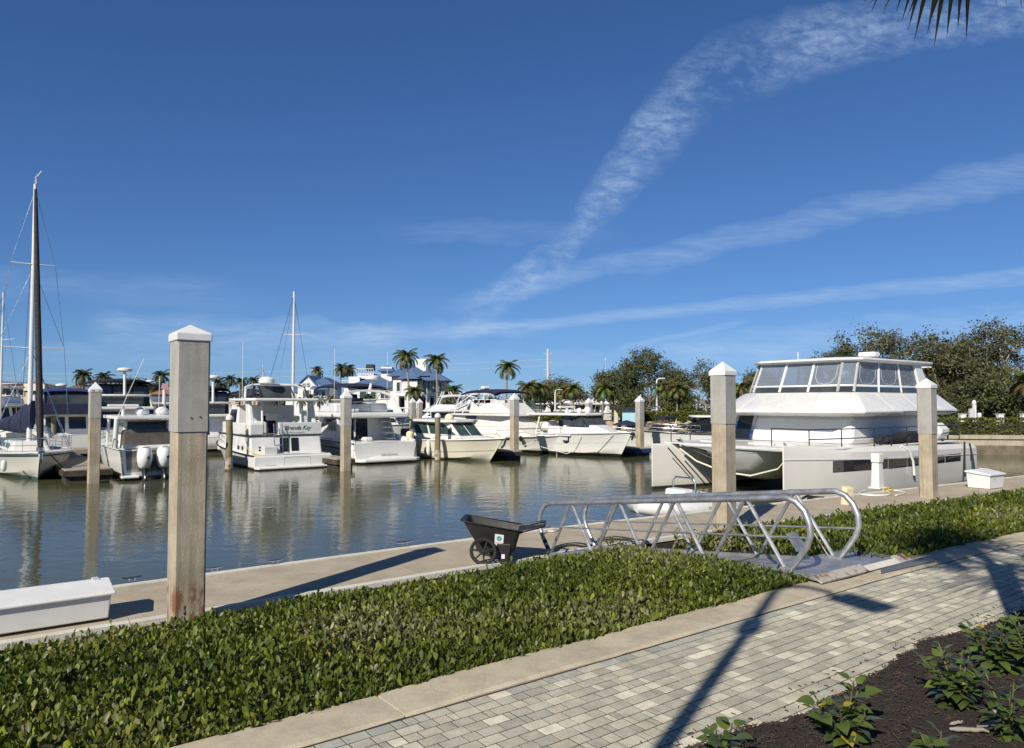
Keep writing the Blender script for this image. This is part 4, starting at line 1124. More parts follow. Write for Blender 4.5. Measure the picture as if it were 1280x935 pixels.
# ------------------------------------------------------------------ boats
HB = R(127)      # bow away from the camera, stern to us
HF = R(-53)      # bow towards the camera
def lerp(a, b, u): return a+(b-a)*u
class Hull:
    def __init__(s, L, B, zs, zb, draft=.4, rake=.9, flare=.28, full=.5, stern=.93, power=2.1, chine=.10):
        s.L, s.B, s.zs, s.zb, s.draft, s.rake, s.flare, s.full, s.stern, s.power, s.chine = L, B, zs, zb, draft, rake, flare, full, stern, power, chine
    def half(s, u):
        b = s.B/2*(s.stern+(1-s.stern)*min(1, u/.35))
        if u > s.full: b *= max(0, 1-((u-s.full)/(1-s.full))**s.power)
        return max(b, .025)
    def sheer(s, u): return s.zs+(s.zb-s.zs)*u**1.8
    def row(s, u, nb=3, ns=7):
        hb, zt = s.half(u), s.sheer(u); k = max(0, (u-.3)/.7)
        fl = s.chine+s.flare*k**1.4
        hc = hb*(1-fl); zc = .04+.55*zt*k**2.2*.6
        zk = -s.draft if u < .55 else lerp(-s.draft, .02, ((u-.55)/.45)**2.2)
        out = []
        for i in range(nb): q = i/nb; out.append((hc*q, lerp(zk, zc, q**1.1)))
        for i in range(ns+1):
            q = i/ns; out.append((lerp(hc, hb, q**(1+.9*k)), lerp(zc, zt, q)))
        pts = []
        for y, z in out:
            w = (z+s.draft)/(zt+s.draft)
            x = u*s.L-s.rake*(1-w)*max(0, (u-.35)/.65)**1.7
            pts.append((x, y, z))
        return pts
    def wl_bow(s): return s.L-s.rake*(1-s.draft/(s.zb+s.draft))
    def at(s, u, inset=0.0, dz=0.0, side=1):
        return Vector((u*s.L-(inset if u > .98 else 0), side*max(0, s.half(u)-inset), s.sheer(u)+dz))
    def build(s, root, m, deck='deck_white', rail='black_rubber', rail_r=.03, N=26, deck_drop=.03, stripe=None):
        us = [1-(1-i/N)**1.35 for i in range(N+1)]
        rings = []
        for u in us:
            P = s.row(u); ring = [Vector((x, y, z)) for x, y, z in P[::-1]]+[Vector((x, -y, z)) for x, y, z in P[1:]]
            rings.append(ring)
        M = Mesh(); M.loft(rings, cap=False, closed=False); n = len(rings[0]); M.f.append(tuple(range(n))); M.m.append(0)
        M.build('hull', MAT[m], root, smooth=32)
        D = Mesh(); rr = []
        for u in us:
            z = s.sheer(u)-deck_drop; h = max(.01, s.half(u)-.02); x = u*s.L-(.03 if u > .99 else 0)
            rr.append([Vector((x, h*q, z+.05*(1-q*q))) for q in (1, .6, .2, -.2, -.6, -1)])
        D.loft(rr, cap=False, closed=False); D.build('deck', MAT[deck], root, smooth=40)
        if rail:
            T = Mesh(); pts = [s.at(u)+Vector((0, .012, -.02)) for u in us]; q = [Vector((p.x, -p.y, p.z)) for p in pts]
            T.tube(pts+q[::-1][1:], rail_r, 6); T.build('rub_rail', MAT[rail], root, smooth=60)
        if stripe:
            z0, z1, mm = stripe; S_ = Mesh()
            for sd in (1, -1):
                rr = []
                for u in us[:-1]:
                    P = s.row(u, 3, 20)[3:]
                    def pick(zz):
                        zz = s.sheer(u)-zz
                        for a, b_ in zip(P, P[1:]):
                            if a[2] <= zz <= b_[2]:
                                k = (zz-a[2])/(b_[2]-a[2]+1e-9); return Vector((lerp(a[0], b_[0], k), sd*(lerp(a[1], b_[1], k)+.006), zz))
                        return Vector((P[0][0], sd*(P[0][1]+.006), P[0][2]))
                    rr.append([pick(z0), pick(z1)])
                S_.loft(rr, cap=False, closed=False)
            S_.build('side_stripe', MAT[mm], root, smooth=60)
        return s
    def bow_rail(s, root, u0=.45, u1=1.0, h=.45, inset=.1, n=6, mid=True, m='stainless', r=.016):
        T = Mesh(); us = [lerp(u0, u1, i/n) for i in range(n+1)]
        for hh in ((h, h*.5) if mid else (h,)):
            pts = [s.at(u, inset, hh) for u in us]; q = [Vector((p.x, -p.y, p.z)) for p in pts]
            if abs(pts[-1].y) < .05: q = q[:-1]
            T.tube(pts+q[::-1], r, 6)
        for u in us:
            for sd in (1, -1):
                p = s.at(u, inset, 0, sd); T.tube([p, p+Vector((0, 0, h))], r*.85, 5)
        T.build('bow_rail', MAT[m], root, smooth=60)

class Fr:
    """a house block with raked ends: window panels are laid on its faces"""
    def __init__(s, x0, x1, w, z0, tx0, tx1, tw, z1):
        wr, wf = w if isinstance(w, tuple) else (w, w); tr, tf = tw if isinstance(tw, tuple) else (tw, tw)
        V = Vector
        s.b = [V((x0, -wr, z0)), V((x1, -wf, z0)), V((x1, wf, z0)), V((x0, wr, z0))]
        s.t = [V((tx0, -tr, z1)), V((tx1, -tf, z1)), V((tx1, tf, z1)), V((tx0, tr, z1))]
        f = {'S': (0, 1), 'F': (1, 2), 'P': (2, 3), 'A': (3, 0)}
        s.q = {k: (s.b[a], s.b[c], s.t[c], s.t[a]) for k, (a, c) in f.items()}
    def into(s, M): M.hexa(s.b, s.t); return s
    def build(s, name, m, root, bevel=.04): M = Mesh(); s.into(M); return M.build(name, MAT[m], root, bevel=bevel)
    def pt(s, face, u, v, off=0.0):
        a, b, c, d = s.q[face]; p = a.lerp(b, u).lerp(d.lerp(c, u), v)
        n = (b-a).cross(d-a).normalized(); return p+n*off
    def panel(s, M, face, u0, u1, v0, v1, th=.012, skew=(0, 0, 0, 0)):
        q = [(u0+skew[0], v0), (u1+skew[1], v0), (u1+skew[2], v1), (u0+skew[3], v1)]
        M.hexa([s.pt(face, *p, -.004) for p in q], [s.pt(face, *p, th) for p in q]); return M
def windows(root, fr, panes, m='glass_dark', th=.012):
    for face, u0, u1, v0, v1, *sk in panes:
        fr.panel(Mesh_ := Mesh(), face, u0, u1, v0, v1, th, sk[0] if sk else (0, 0, 0, 0)); Mesh_.build('window', MAT[m], root, bevel=.006)
def tubes(root, name, m, runs, r=.02, n=6):
    if name.split('_')[-1] in ('post', 'outrigger', 'leg', 'strut'):
        for pts in runs: M = Mesh(); M.tube(pts, r, n); o = M.build(name, MAT[m], root, smooth=60)
        return o
    M = Mesh()
    for pts in runs: M.tube(pts, r, n)
    return M.build(name, MAT[m], root, smooth=60)
def plate(root, name, m, poly, z0, z1, bevel=.03):
    M = Mesh(); M.slab(poly, z0, z1); return M.build(name, MAT[m], root, bevel=bevel)
def topshape(x0, x1, w, nose=.6, wr=None):
    wr = wr or w
    return [(x0, -wr), (x1-nose, -w), (x1-nose*.3, -w*.8), (x1, -w*.45), (x1, w*.45), (x1-nose*.3, w*.8), (x1-nose, w), (x0, wr)]
def radar(root, p, r=.3, h=.22):
    p = vec(p); M = Mesh(); M.lathe([(r*.75, 0), (r, .05), (r, h*.6), (r*.7, h*.9), (.02, h)], p, 16); M.build('radar', MAT['radar_white'], root, smooth=40)
def antenna(root, p, h, lean=(0, 0), m='white_metal', r=.012): p = vec(p); tubes(root, 'antenna', m, [[p, p+Vector((lean[0], lean[1], h))]], r)
def bimini(root, x0, x1, w, z, m, arch=.14, deck_z=None, edge=.10, frame='stainless', posts=True):
    M = Mesh(); rings = []; n = 8
    for i in range(n+1):
        x = lerp(x0, x1, i/n); e = .16*(2*i/n-1)**4+.02*math.sin(i*math.pi)
        top = [Vector((x, w*math.cos(math.pi*k/10), z-e+arch*math.sin(math.pi*k/10))) for k in range(11)]
        rings.append([Vector((p.x, p.y*1.0, p.z-.035)) for p in top[::-1]]+top if False else [top[0]-Vector((0, 0, edge))]+top+[top[-1]-Vector((0, 0, edge))]+[p-Vector((0, 0, .025)) for p in top[::-1]])
    M.loft(rings); M.build('bimini_top', MAT[m], root, smooth=50)
    if posts and deck_z is not None:
        xm = (x0+x1)/2
        [tubes(root, 'bimini_frame', frame, [[(xm, sd*w, deck_z), (x, sd*w*.98, z-.06)] for x in (x0+.1, xm, x1-.1)], .018) for sd in (1, -1)]
def fenders(root, pts, r=.12, h=.5):
    for p in pts:
        M = Mesh(); M.lathe([(.03, -.02), (r*.8, .04), (r, .1), (r, h-.1), (r*.8, h-.04), (.03, h)], p, 12); M.build('fender', MAT['gelcoat'], root, smooth=40)
def boat(name, label, cat, stern_xy, hd, group='boats moored along the marina docks'):
    return thing(name, label, cat, (stern_xy[0], stern_xy[1], WATER), hd, group)
def hd_vec(h): return Vector((math.cos(h), math.sin(h), 0))

# ---- sailing yacht, bow towards us at the frame edge
H = Hull(11.2, 3.3, .78, 1.08, .5, 1.55, .12, .42, .7, 1.75, chine=.16)
q = on_level(47, 600, WATER); r0 = q-hd_vec(HF)*H.wl_bow()
sb = boat('sailing_yacht', 'white sailing yacht with furled dark jib and navy boom cover at the frame edge', 'sailboat', r0, HF)
H.build(sb, 'hull_teal_stripe', rail='gelcoat_warm', rail_r=.025, stripe=(.10, .17, 'letter_navy'))
mx = H.wl_bow()-4.45
M = Mesh(); M.tube([(mx, 0, .9), (mx-.02, 0, 6), (mx-.08, 0, 12.15)], [.10, .09, .07], 10); M.build('mast', MAT['white_metal'], sb, smooth=50)
M = Mesh(); a, b_ = Vector((H.L-.25, 0, 1.25)), Vector((mx+.02, 0, 11.9)); M.tube([a.lerp(b_, i/14) for i in range(15)], [.09, .12, .12, .115, .11, .11, .105, .1, .1, .095, .09, .085, .08, .07, .05], 8); M.build('furled_jib', MAT['canvas_black'], sb, smooth=50)
M = Mesh(); M.lathe([(.05, 0), (.13, .04), (.13, .16), (.05, .2)], (H.L-.22, 0, 1.08), 12); M.build('furler_drum', MAT['stainless'], sb, smooth=40)
for z, w in ((5.15, 1.2), (8.7, .8)): M = Mesh(); M.tube([(mx-.15, -w, z+.05), (mx, 0, z), (mx-.15, w, z+.05)], [.018, .035, .018], 6); M.build('spreader', MAT['white_metal'], sb, smooth=50)
rig = []
for sd in (1, -1):
    rig += [[(mx-.2, sd*1.5, .95), (mx-.15, sd*1.2, 5.2), (mx-.15, sd*.8, 8.75), (mx-.06, 0, 11.9)], [(mx-.5, sd*1.45, .95), (mx, 0, 5.1)], [(mx+.3, sd*1.45, .95), (mx, 0, 5.1)], [(mx-.15, sd*1.2, 5.2), (mx-.03, 0, 8.6)]]
rig += [[(.2, 0, 1.0), (mx-.08, 0, 12.1)], [(.2, .8, 1.0), (mx-.05, 0, 11.0)]]
tubes(sb, 'rigging', 'stainless', rig, .011, 4)
M = Mesh(); rings = []
for x, zt, zb_, w in ((mx+.16, 2.95, 2.9, .10), (mx+.15, 2.95, 1.75, .16), (mx-.3, 2.75, 1.55, .20), (mx-.75, 2.35, 1.6, .19), (mx-1.5, 2.15, 1.72, .17), (mx-3.2, 2.0, 1.72, .14), (mx-4.2, 1.95, 1.75, .10)):
    rings.append([Vector((x, w*math.cos(2*math.pi*k/10), lerp(zb_, zt, .5+.5*math.sin(2*math.pi*k/10)))) for k in range(10)])
M.loft(rings); sw_ = Matrix.Translation((mx, 0, 0)) @ Matrix.Rotation(R(42), 4, 'Z') @ Matrix.Translation((-mx, 0, 0)); M.v = [tuple(sw_ @ Vector(v)) for v in M.v]; M.build('boom_cover', MAT['canvas_navy'], sb, smooth=50)
f = Fr(mx-4.2, mx+1.2, (1.05, .7), .86, mx-4.1, mx+.4, (.95, .55), 1.28); f.build('cabin', 'gelcoat_warm', sb, .08)
windows(sb, f, [(s_, a, b_, .3, .75) for s_ in 'SP' for a, b_ in ((.08, .3), (.38, .58), (.66, .84))], 'glass_smoke')
M = Mesh()
for x in (mx-4.4, mx-3.9, mx-3.2, mx-2.5): M.tube([(x, 1.1*math.cos(math.pi*k/10), 1.25+(.7 if x < mx-3 else .45)*math.sin(math.pi*k/10)**.6) for k in range(11)], .02, 6)
M.build('dodger_frame', MAT['stainless'], sb, smooth=60)
M = Mesh(); M.loft([[Vector((x, 1.08*math.cos(math.pi*k/10), 1.22+h*math.sin(math.pi*k/10)**.6)) for k in range(11)] for x, h in ((mx-4.5, .72), (mx-3.4, .72), (mx-2.6, .35))], cap=False, closed=False); M.build('dodger', MAT['gelcoat_warm'], sb, smooth=60)
H.bow_rail(sb, .05, .99, .5, .05, 9, m='stainless', r=.012)
M = Mesh(); M.box((H.L-.05, 0, 1.10), (.7, .22, .06), ch=.01); M.tube([(H.L+.2, 0, 1.08), (H.L+.28, 0, .85), (H.L+.1, 0, .7)], .03, 6); M.build('anchor', MAT['stainless'], sb)
M = Mesh(); M.box((mx, 0, 12.3), (.06, .06, .35)); M.tube([(mx, 0, 12.4), (mx+.35, 0, 12.45)], .015, 5); M.tube([(mx, 0, 12.4), (mx-.1, .2, 12.75)], .03, 5); M.build('masthead', MAT['white_metal'], sb)
fenders(sb, [(H.L*.86, -1.02, .35)], .1, .4)
M = Mesh(); M.tube([(H.L-.4, .3, 1.0), (H.L-.3, .9, .25), (H.L-1.2, 1.7, .05), (H.L-2.2, 2.1, .35)], .02, 6); M.build('dock_line', MAT['rope_black'], sb, smooth=60)

# ---- outboard centre console, stern to us
H = Hull(9.4, 2.9, 1.12, 1.35, .35, .9, .25, .5)
q = on_level(201, 598, WATER)
cc_ = boat('outboard_boat', 'white centre console with brown covers and white outboard engines', 'motorboat', q, HB)
H.build(cc_, 'hull_white', rail='gelcoat_grey')
for i, y in enumerate((.66, 0, -.66)):
    e = Mesh()
    e.loft([[Vector((x0+dx*math.cos(2*math.pi*k/14), y+w*math.sin(2*math.pi*k/14), z)) for k in range(14)] for x0, dx, w, z in ((-.42, .16, .13, .44), (-.45, .26, .20, .52), (-.47, .33, .25, .72), (-.48, .36, .26, .92), (-.46, .34, .24, 1.08), (-.42, .27, .19, 1.20), (-.38, .14, .10, 1.26))])
    E_ = e.build('outboard', MAT['plastic_white'], cc_, smooth=40)
    e = Mesh(); e.hexa([(-.80, y-.12, .80), (-.80, y-.03, .80), (-.60, y+.10, 1.2), (-.60, y-.08, 1.2)], [(-.86, y-.11, .82), (-.86, y-.04, .82), (-.645, y+.09, 1.235), (-.645, y-.07, 1.235)]); e.build('cowl_vent', MAT['glass_dark'], E_)
    e = Mesh(); e.loft([[Vector((x0+dx*math.cos(2*math.pi*k/10), y+w*math.sin(2*math.pi*k/10), z)) for k in range(10)] for x0, dx, w, z in ((-.44, .17, .13, .47), (-.45, .15, .09, .3), (-.48, .16, .06, .08), (-.48, .22, .09, .03), (-.46, .14, .05, -.15), (-.44, .2, .06, -.35))])
    e.build('lower_unit', MAT['chrome_dark'], E_, smooth=40)
    e = Mesh(); e.box((-.12, y, .62), (.3, .3, .5), ch=.03); e.build('bracket', MAT['chrome_dark'], E_)
M = Mesh(); M.box((.35, 0, 1.2), (.55, 2.5, .12), ch=.03); M.build('transom_cap', MAT['gelcoat'], cc_)
M = Mesh(); M.box((-.15, 1.1, .14), (.55, .6, .10), ch=.03); M.build('swim_step', MAT['gelcoat'], cc_); M = Mesh(); M.box((-.15, -1.1, .14), (.55, .6, .10), ch=.03); M.build('swim_step', MAT['gelcoat'], cc_)
f = Fr(.55, 1.0, 1.1, .5, .6, .95, 1.05, 1.25); f.build('seat_cover', 'canvas_brown', cc_, .06)
M = Mesh(); M.loft([[Vector((x, y, z)) for y, z in ((-.2, .25), (1.2, .25), (1.25, 1.1), (-.2, 1.15))] for x in (.0, .1)]); M.build('transom_cover', MAT['canvas_grey'], cc_, bevel=.03)
f = Fr(1.3, 1.8, 1.15, 1.0, 1.35, 1.7, 1.1, 1.82); f.build('helm_seat_cover', 'canvas_brown', cc_, .09)
f = Fr(2.6, 4.6, .95, 1.1, 2.7, 3.9, .85, 2.15); f.build('console', 'gelcoat', cc_, .05); windows(cc_, f, [('A', .08, .92, .45, .95), ('P', .25, .92, .45, .92), ('S', .1, .8, .45, .92), ('F', .1, .9, .4, .92)])
plate(cc_, 'hardtop', 'gelcoat', topshape(1.0, 5.0, 1.36, .7), 2.22, 2.36)
for sd in (1, -1):
    tubes(cc_, 'hardtop_post', 'gelcoat', [[(1.5, sd*1.35, 1.1), (1.3, sd*1.32, 2.25)]], .09, 8)
    tubes(cc_, 'hardtop_post', 'gelcoat', [[(3.9, sd*1.25, 1.2), (3.6, sd*1.25, 2.25)]], .06, 8)
M = Mesh(); M.ball((2.2, .3, 2.5), (.28, .28, .2)); M.ball((2.4, -.5, 2.5), (.26, .26, .2)); M.build('satellite_dome', MAT['radar_white'], cc_, smooth=60)
M = Mesh(); M.box((2.0, 1.0, 2.75), (.25, 1.1, .09), ch=.03); M.tube([(2.0, 1.0, 2.36), (2.0, 1.0, 2.72)], .06, 8); M.build('radar', MAT['radar_white'], cc_)
antenna(cc_, (1.6, 1.25, 2.3), 2.3, (.1, -.9)); H.bow_rail(cc_, .5, .97, .35, .1, 5)
tubes(cc_, 'grab_rail', 'stainless', [[(.3, 1.45, 1.15), (.2, 1.45, 1.45), (1.0, 1.45, 1.5), (1.3, 1.45, 1.15)]], .02)

# ---- cruiser with dark script on its stern
l, r_e = on_level(315, 589, WATER), on_level(414, 582.5, WATER); mid = (l+r_e)/2
bk = boat('motor_cruiser', 'white aft cabin cruiser stern out with dark script across its stern panel', 'motorboat', mid, HB)
H = Hull(9.0, 3.5, .62, 1.2, .4, 1.0, .22, .5, .97)
H.build(bk, 'hull_white', rail='chrome_dark', rail_r=.035)
M = Mesh(); M.loft([[Vector((x, y, z)) for y, z in ((-1.82, .06), (1.68, .06), (1.72, .14), (1.7, .58), (-1.75, .58), (-1.86, .14))] for x in (-.05, .75)]); M.build('stern_platform', MAT['gelcoat'], bk, bevel=.05)
M = Mesh(); M.slab([(-.35, -1.9), (.0, -1.95), (.0, 1.7), (-.35, 1.6)], .04, .13); M.build('swim_step', MAT['gelcoat'], bk, bevel=.03)
M = Mesh()
for y0, y1 in ((.42, .43), (-.75, -.74)): M.box((-.056, y0, .33), (.008, .012, .36))
M.box((-.056, -.16, .51), (.008, 1.16, .012)); M.build('locker_seam', MAT['gelcoat_grey'], bk)
f = Fr(.72, 6.4, (1.62, 1.5), .55, .88, 6.0, (1.58, 1.45), 1.42); f.build('aft_cabin', 'gelcoat', bk, .06)
for y0, y1, z0, z1 in ((.30, -.08, .70, 1.32), (-.2, -.53, .72, 1.30)):
    M = Mesh(); 
    fx = lambda z: .72+(z-.55)*.184
    M.hexa([(fx(z0)-.02, y1, z0), (fx(z0)+.02, y1, z0), (fx(z0)+.02, y0, z0), (fx(z0)-.02, y0, z0)], [(fx(z1)-.02, y1, z1), (fx(z1)+.02, y1, z1), (fx(z1)+.02, y0, z1), (fx(z1)-.02, y0, z1)])
    M.build('stern_window', MAT['glass_dark'], bk)
M = Mesh(); M.tube([(.86, -1.62, 1.40), (.86, 1.62, 1.40)], .03, 6); M.tube([(.86, 1.62, 1.4), (6.0, 1.5, 1.42)], .03, 6); M.build('belt_rail', MAT['chrome_dark'], bk)
f = Fr(.86, 1.0, 1.6, 1.42, .80, .98, 1.62, 1.98)
M = Mesh(); M.hexa([(.86, -1.6, 1.43), (1.0, -1.6, 1.43), (1.0, .32, 1.43), (.86, .32, 1.43)], [(.82, -1.64, 1.98), (.98, -1.64, 1.98), (.98, .36, 1.98), (.82, .36, 1.98)]); np_ = M.build('name_panel', MAT['gelcoat'], bk, bevel=.025)
nx = lambda z: .86-(z-1.43)*.073-.004
TM = lambda y, z: facing((nx(z), y, z), (0, -1, 0), (-.073, 0, 1))
lettering('Brenda Kay', .275, MAT['letter_black'], np_, TM(-.50, 1.73), shear=.4, extrude=.002, spacing=.94)
lettering('Marco Island FL', .11, MAT['letter_grey'], np_, TM(-.48, 1.52), extrude=.002)
M = Mesh(); M.hexa([(.86, 1.0, 1.43), (2.4, 1.0, 1.43), (2.4, 1.62, 1.43), (.86, 1.62, 1.43)], [(.82, 1.0, 1.96), (2.4, 1.0, 1.96), (2.4, 1.64, 1.96), (.82, 1.64, 1.96)]); M.build('coaming', MAT['gelcoat'], bk, bevel=.06)
M = Mesh(); M.hexa([(1.0, -1.62, 1.43), (5.2, -1.55, 1.43), (5.2, -1.35, 1.43), (1.0, -1.42, 1.43)], [(1.0, -1.64, 1.96), (5.2, -1.55, 1.96), (5.2, -1.4, 1.96), (1.0, -1.5, 1.96)]); M.hexa([(2.4, 1.42, 1.43), (5.2, 1.35, 1.43), (5.2, 1.55, 1.43), (2.4, 1.62, 1.43)], [(2.4, 1.5, 1.96), (5.2, 1.4, 1.96), (5.2, 1.55, 1.96), (2.4, 1.64, 1.96)]); M.build('side_coaming', MAT['gelcoat'], bk, bevel=.03)
lettering('CARVER', .10, MAT['letter_grey'], bk, facing((.72+.184*.62-.006, -.92, 1.17), (0, -1, 0), (.18, 0, 1)), extrude=.002) if False else None
# helm bulkhead with a dark companionway, the flybridge windscreen and seats under the hardtop
f = Fr(3.4, 5.6, 1.4, 1.43, 3.5, 4.6, 1.3, 2.75); f.build('helm_bulkhead', 'gelcoat', bk, .05)
windows(bk, f, [('A', .40, .66, 0.02, .62), ('P', .15, .85, .35, .85), ('S', .15, .85, .35, .85)])
M = Mesh(); M.box((2.9, -.55, 1.75), (.5, .55, .7), ch=.08); M.box((2.9, .55, 1.7), (.55, .6, .6), ch=.08); M.box((3.1, -.2, 2.2), (.25, .7, .35), ch=.05); M.build('helm_seat', MAT['canvas_white'], bk)
M = Mesh(); M.hexa([(1.1, -1.1, 1.43), (1.5, -1.1, 1.43), (1.5, -.6, 1.43), (1.1, -.6, 1.43)], [(1.2, -1.05, 2.5), (1.3, -1.05, 2.5), (1.3, -.9, 2.5), (1.2, -.9, 2.5)]); M.box((1.4, -.95, 2.0), (.12, .5, .22), ch=.03); M.build('side_locker', MAT['gelcoat'], bk)
M = Mesh(); M.slab([(.75, -1.42), (.95, -1.72), (3.6, -1.68), (4.6, -1.2), (4.8, 0), (4.6, 1.2), (3.6, 1.68), (.95, 1.72), (.75, 1.42)], 2.93, 3.06); M.build('hardtop', MAT['gelcoat'], bk, bevel=.05)
for y, w in ((1.42, .2), (-1.42, .2)):
    M = Mesh(); M.hexa([(1.2, y-w*.5, 1.95), (1.75, y-w*.5, 1.95), (1.75, y+w*.5, 1.95), (1.2, y+w*.5, 1.95)], [(1.5, y-w*.4, 2.95), (1.95, y-w*.4, 2.95), (1.95, y+w*.4, 2.95), (1.5, y+w*.4, 2.95)]); M.build('hardtop_post', MAT['gelcoat'], bk, bevel=.04)
tubes(bk, 'hardtop_post', 'gelcoat', [[(1.1, 1.0, 1.96), (1.25, .98, 2.95)], [(1.1, -.75, 1.96), (1.25, -.75, 2.95)]], .05, 8)
tubes(bk, 'windscreen_frame', 'gelcoat', [[(1.8, 1.55, 3.05), (2.4, 1.35, 3.55), (2.5, 1.0, 3.68), (2.5, -1.0, 3.68), (2.4, -1.4, 3.5), (2.2, -1.5, 3.05)]], .055, 8)
M = Mesh()
for y in (.72, -.72): M.tube([(2.0, y*1.1, 3.06), (2.5, y, 3.66)], .035, 6)
M.tube([(2.5, .95, 3.66), (2.5, -1.35, 3.66)], .04, 6); M.tube([(2.1, -1.45, 3.06), (2.45, -1.4, 3.6)], .05, 6); M.build('canvas_edge', MAT['canvas_black'], bk)
M = Mesh(); M.hexa([(2.1, -.72, 3.07), (2.12, -.72, 3.07), (2.12, .72, 3.07), (2.1, .72, 3.07)], [(2.44, -.7, 3.62), (2.46, -.7, 3.62), (2.46, .7, 3.62), (2.44, .7, 3.62)]); M.build('windscreen', MAT['glass_smoke'], bk)
radar(bk, (2.3, .42, 3.72), .36, .34); antenna(bk, (2.2, 2.0 if False else 1.55, 3.0), 2.6)
f = Fr(4.6, 6.6, (1.35, 1.1), 1.4, 4.3, 5.2, (1.25, 1.1), 2.6); f.build('forward_house', 'gelcoat', bk, .08); windows(bk, f, [('P', .15, .9, .35, .85), ('F', .08, .92, .25, .9), ('S', .1, .85, .35, .85)])
tubes(bk, 'boarding_ladder', 'stainless', [[(.55, .62, .6), (.75, .62, 1.95)], [(.55, .25, .6), (.75, .25, 1.95)], [(.6, .62, 1.0), (.6, .25, 1.0)], [(.66, .62, 1.35), (.66, .25, 1.35)]], .022)
M = Mesh(); M.box((.55, .85, .78), (.35, .62, .4), ch=.05); M.build('stern_step', MAT['gelcoat_grey'], bk)
M = Mesh()
for x, z in ((1.9, .86), (2.5, .86)): M.lathe([(.10, 0), (.10, .02), (.06, .025)], (x, 1.60, z), 12, axis='y')
for z in (.8, .92): M.lathe([(.05, 0), (.05, .02)], (.62, 1.25, z), 8, axis='x')
M.build('exhaust_port', MAT['chrome_dark'], bk)
tubes(bk, 'hand_hose', 'rope_yellow', [[(1.3, 1.66, 1.9), (1.2, 1.66, 1.2), (.9, 1.64, .8), (.5, 1.5, .66), (.3, 1.2, .62)]], .018)
tubes(bk, 'boat_hook', 'gelcoat_grey', [[(.78, .3, 1.6), (1.6, -.9, 2.2)], [(.78, .15, 1.55), (.8, .45, 1.75)]], .03); H.bow_rail(bk, .55, .98, .5, .1, 6)
M = Mesh()
for x, y in ((-.06, 1.0),): M.box((x, y, .2), (.01, .5, .01))
M.build('hull_seam', MAT['gelcoat_grey'], bk)

# ---- sedan cruiser with silver lettering
l, r_e = on_level(440, 581, WATER), on_level(521, 575, WATER); mid = (l+r_e)/2
cr = boat('motor_cruiser', 'white flybridge cruiser with silver capital letters on its stern', 'motorboat', mid, HB)
H = Hull(9.6, 3.5, .95, 1.35, .4, 1.0, .22, .5, .95); H.build(cr, 'hull_white', rail='chrome_dark', stripe=(.30, .34, 'chrome_dark'))
M = Mesh(); M.slab([(-.62, -1.35), (-.45, -1.62), (.1, -1.7), (.1, 1.7), (-.45, 1.62), (-.62, 1.35)], .07, .22); M.build('swim_platform', MAT['gelcoat'], cr, bevel=.05)
M = Mesh(); M.loft([[Vector((x-.05*(1-(y/1.4)**2), y, z)) for x, z in ((.02, .2), (.16, .98), (.4, 1.0), (.4, .2))] for y in (-1.45, -1.0, -.5, 0, .5, 1.0, 1.45)]); trn = M.build('transom', MAT['gelcoat'], cr, smooth=30)
lettering('CONRAD"', .34, MAT['letter_silver'], trn, facing((.04, -.12, .70), (0, -1, 0), (.15, 0, 1)), extrude=.012, spacing=1.05)
lettering('MARCO ISLAND FL', .10, MAT['letter_silver'], trn, facing((-.035, -.15, .40), (0, -1, 0), (.15, 0, 1)), extrude=.01)
M = Mesh(); M.add([(.075, -1.28, .42), (.075, -1.55, .42), (.12, -1.5, .72), (.12, -1.44, .72)], [(0, 1, 2, 3)]); M.hexa([(.06, -1.55, .40), (.08, -1.55, .40), (.08, -1.22, .40), (.06, -1.22, .40)], [(.065, -1.5, .47), (.085, -1.5, .47), (.085, -1.3, .47), (.065, -1.3, .47)]); M.build('builder_mark', MAT['letter_grey'], trn)
M = Mesh()
for y in (1.6, -1.62): M.hexa([(.05, y-.14, .2), (2.4, y-.12, .9), (2.4, y+.12, .9), (.05, y+.12, .2)], [(.2, y-.14, 1.06), (2.4, y-.12, 1.3), (2.4, y+.1, 1.3), (.2, y+.1, 1.06)])
M.build('cockpit_coaming', MAT['gelcoat'], cr, bevel=.06)
f = Fr(2.3, 7.0, (1.5, 1.0), .95, 2.4, 5.6, (1.42, 1.0), 2.15); f.build('saloon', 'gelcoat', cr, .05)
windows(cr, f, [('A', .06, .30, .02, .93), ('A', .32, .56, .02, .93), ('P', .10, .93, .42, .92, (.1, 0, 0, .2)), ('S', .08, .9, .42, .92), ('F', .08, .92, .2, .92)])
M = Mesh(); M.box((2.33, .52, 1.55), (.05, .05, 1.15)); M.build('door_frame', MAT['white_metal'], cr)
M = Mesh()
for i in range(4): M.box((1.6+.2*i, -1.05, 1.05+.28*i), (.3, .55, .06), ch=.02)
M.hexa([(1.5, -1.36, .95), (2.4, -1.36, .95), (2.4, -1.32, .95), (1.5, -1.32, .95)], [(2.2, -1.36, 2.1), (2.5, -1.36, 2.1), (2.5, -1.32, 2.1), (2.2, -1.32, 2.1)]); M.build('bridge_stairs', MAT['gelcoat'], cr)
M = Mesh(); M.slab(topshape(.55, 6.2, 1.62, 1.3, 1.55), 2.13, 2.38); M.build('flybridge_deck', MAT['gelcoat'], cr, bevel=.07)
f = Fr(2.6, 6.0, (1.5, 1.0), 2.38, 2.7, 5.2, (1.45, .95), 2.85); f.build('flybridge_coaming', 'gelcoat', cr, .1)
M = Mesh(); M.box((2.7, .5, 2.95), (.5, 1.0, .3), ch=.05); M.box((3.1, .5, 3.1), (.15, .9, .4), ch=.05); M.build('bridge_seat', MAT['canvas_black'], cr)
M = Mesh()
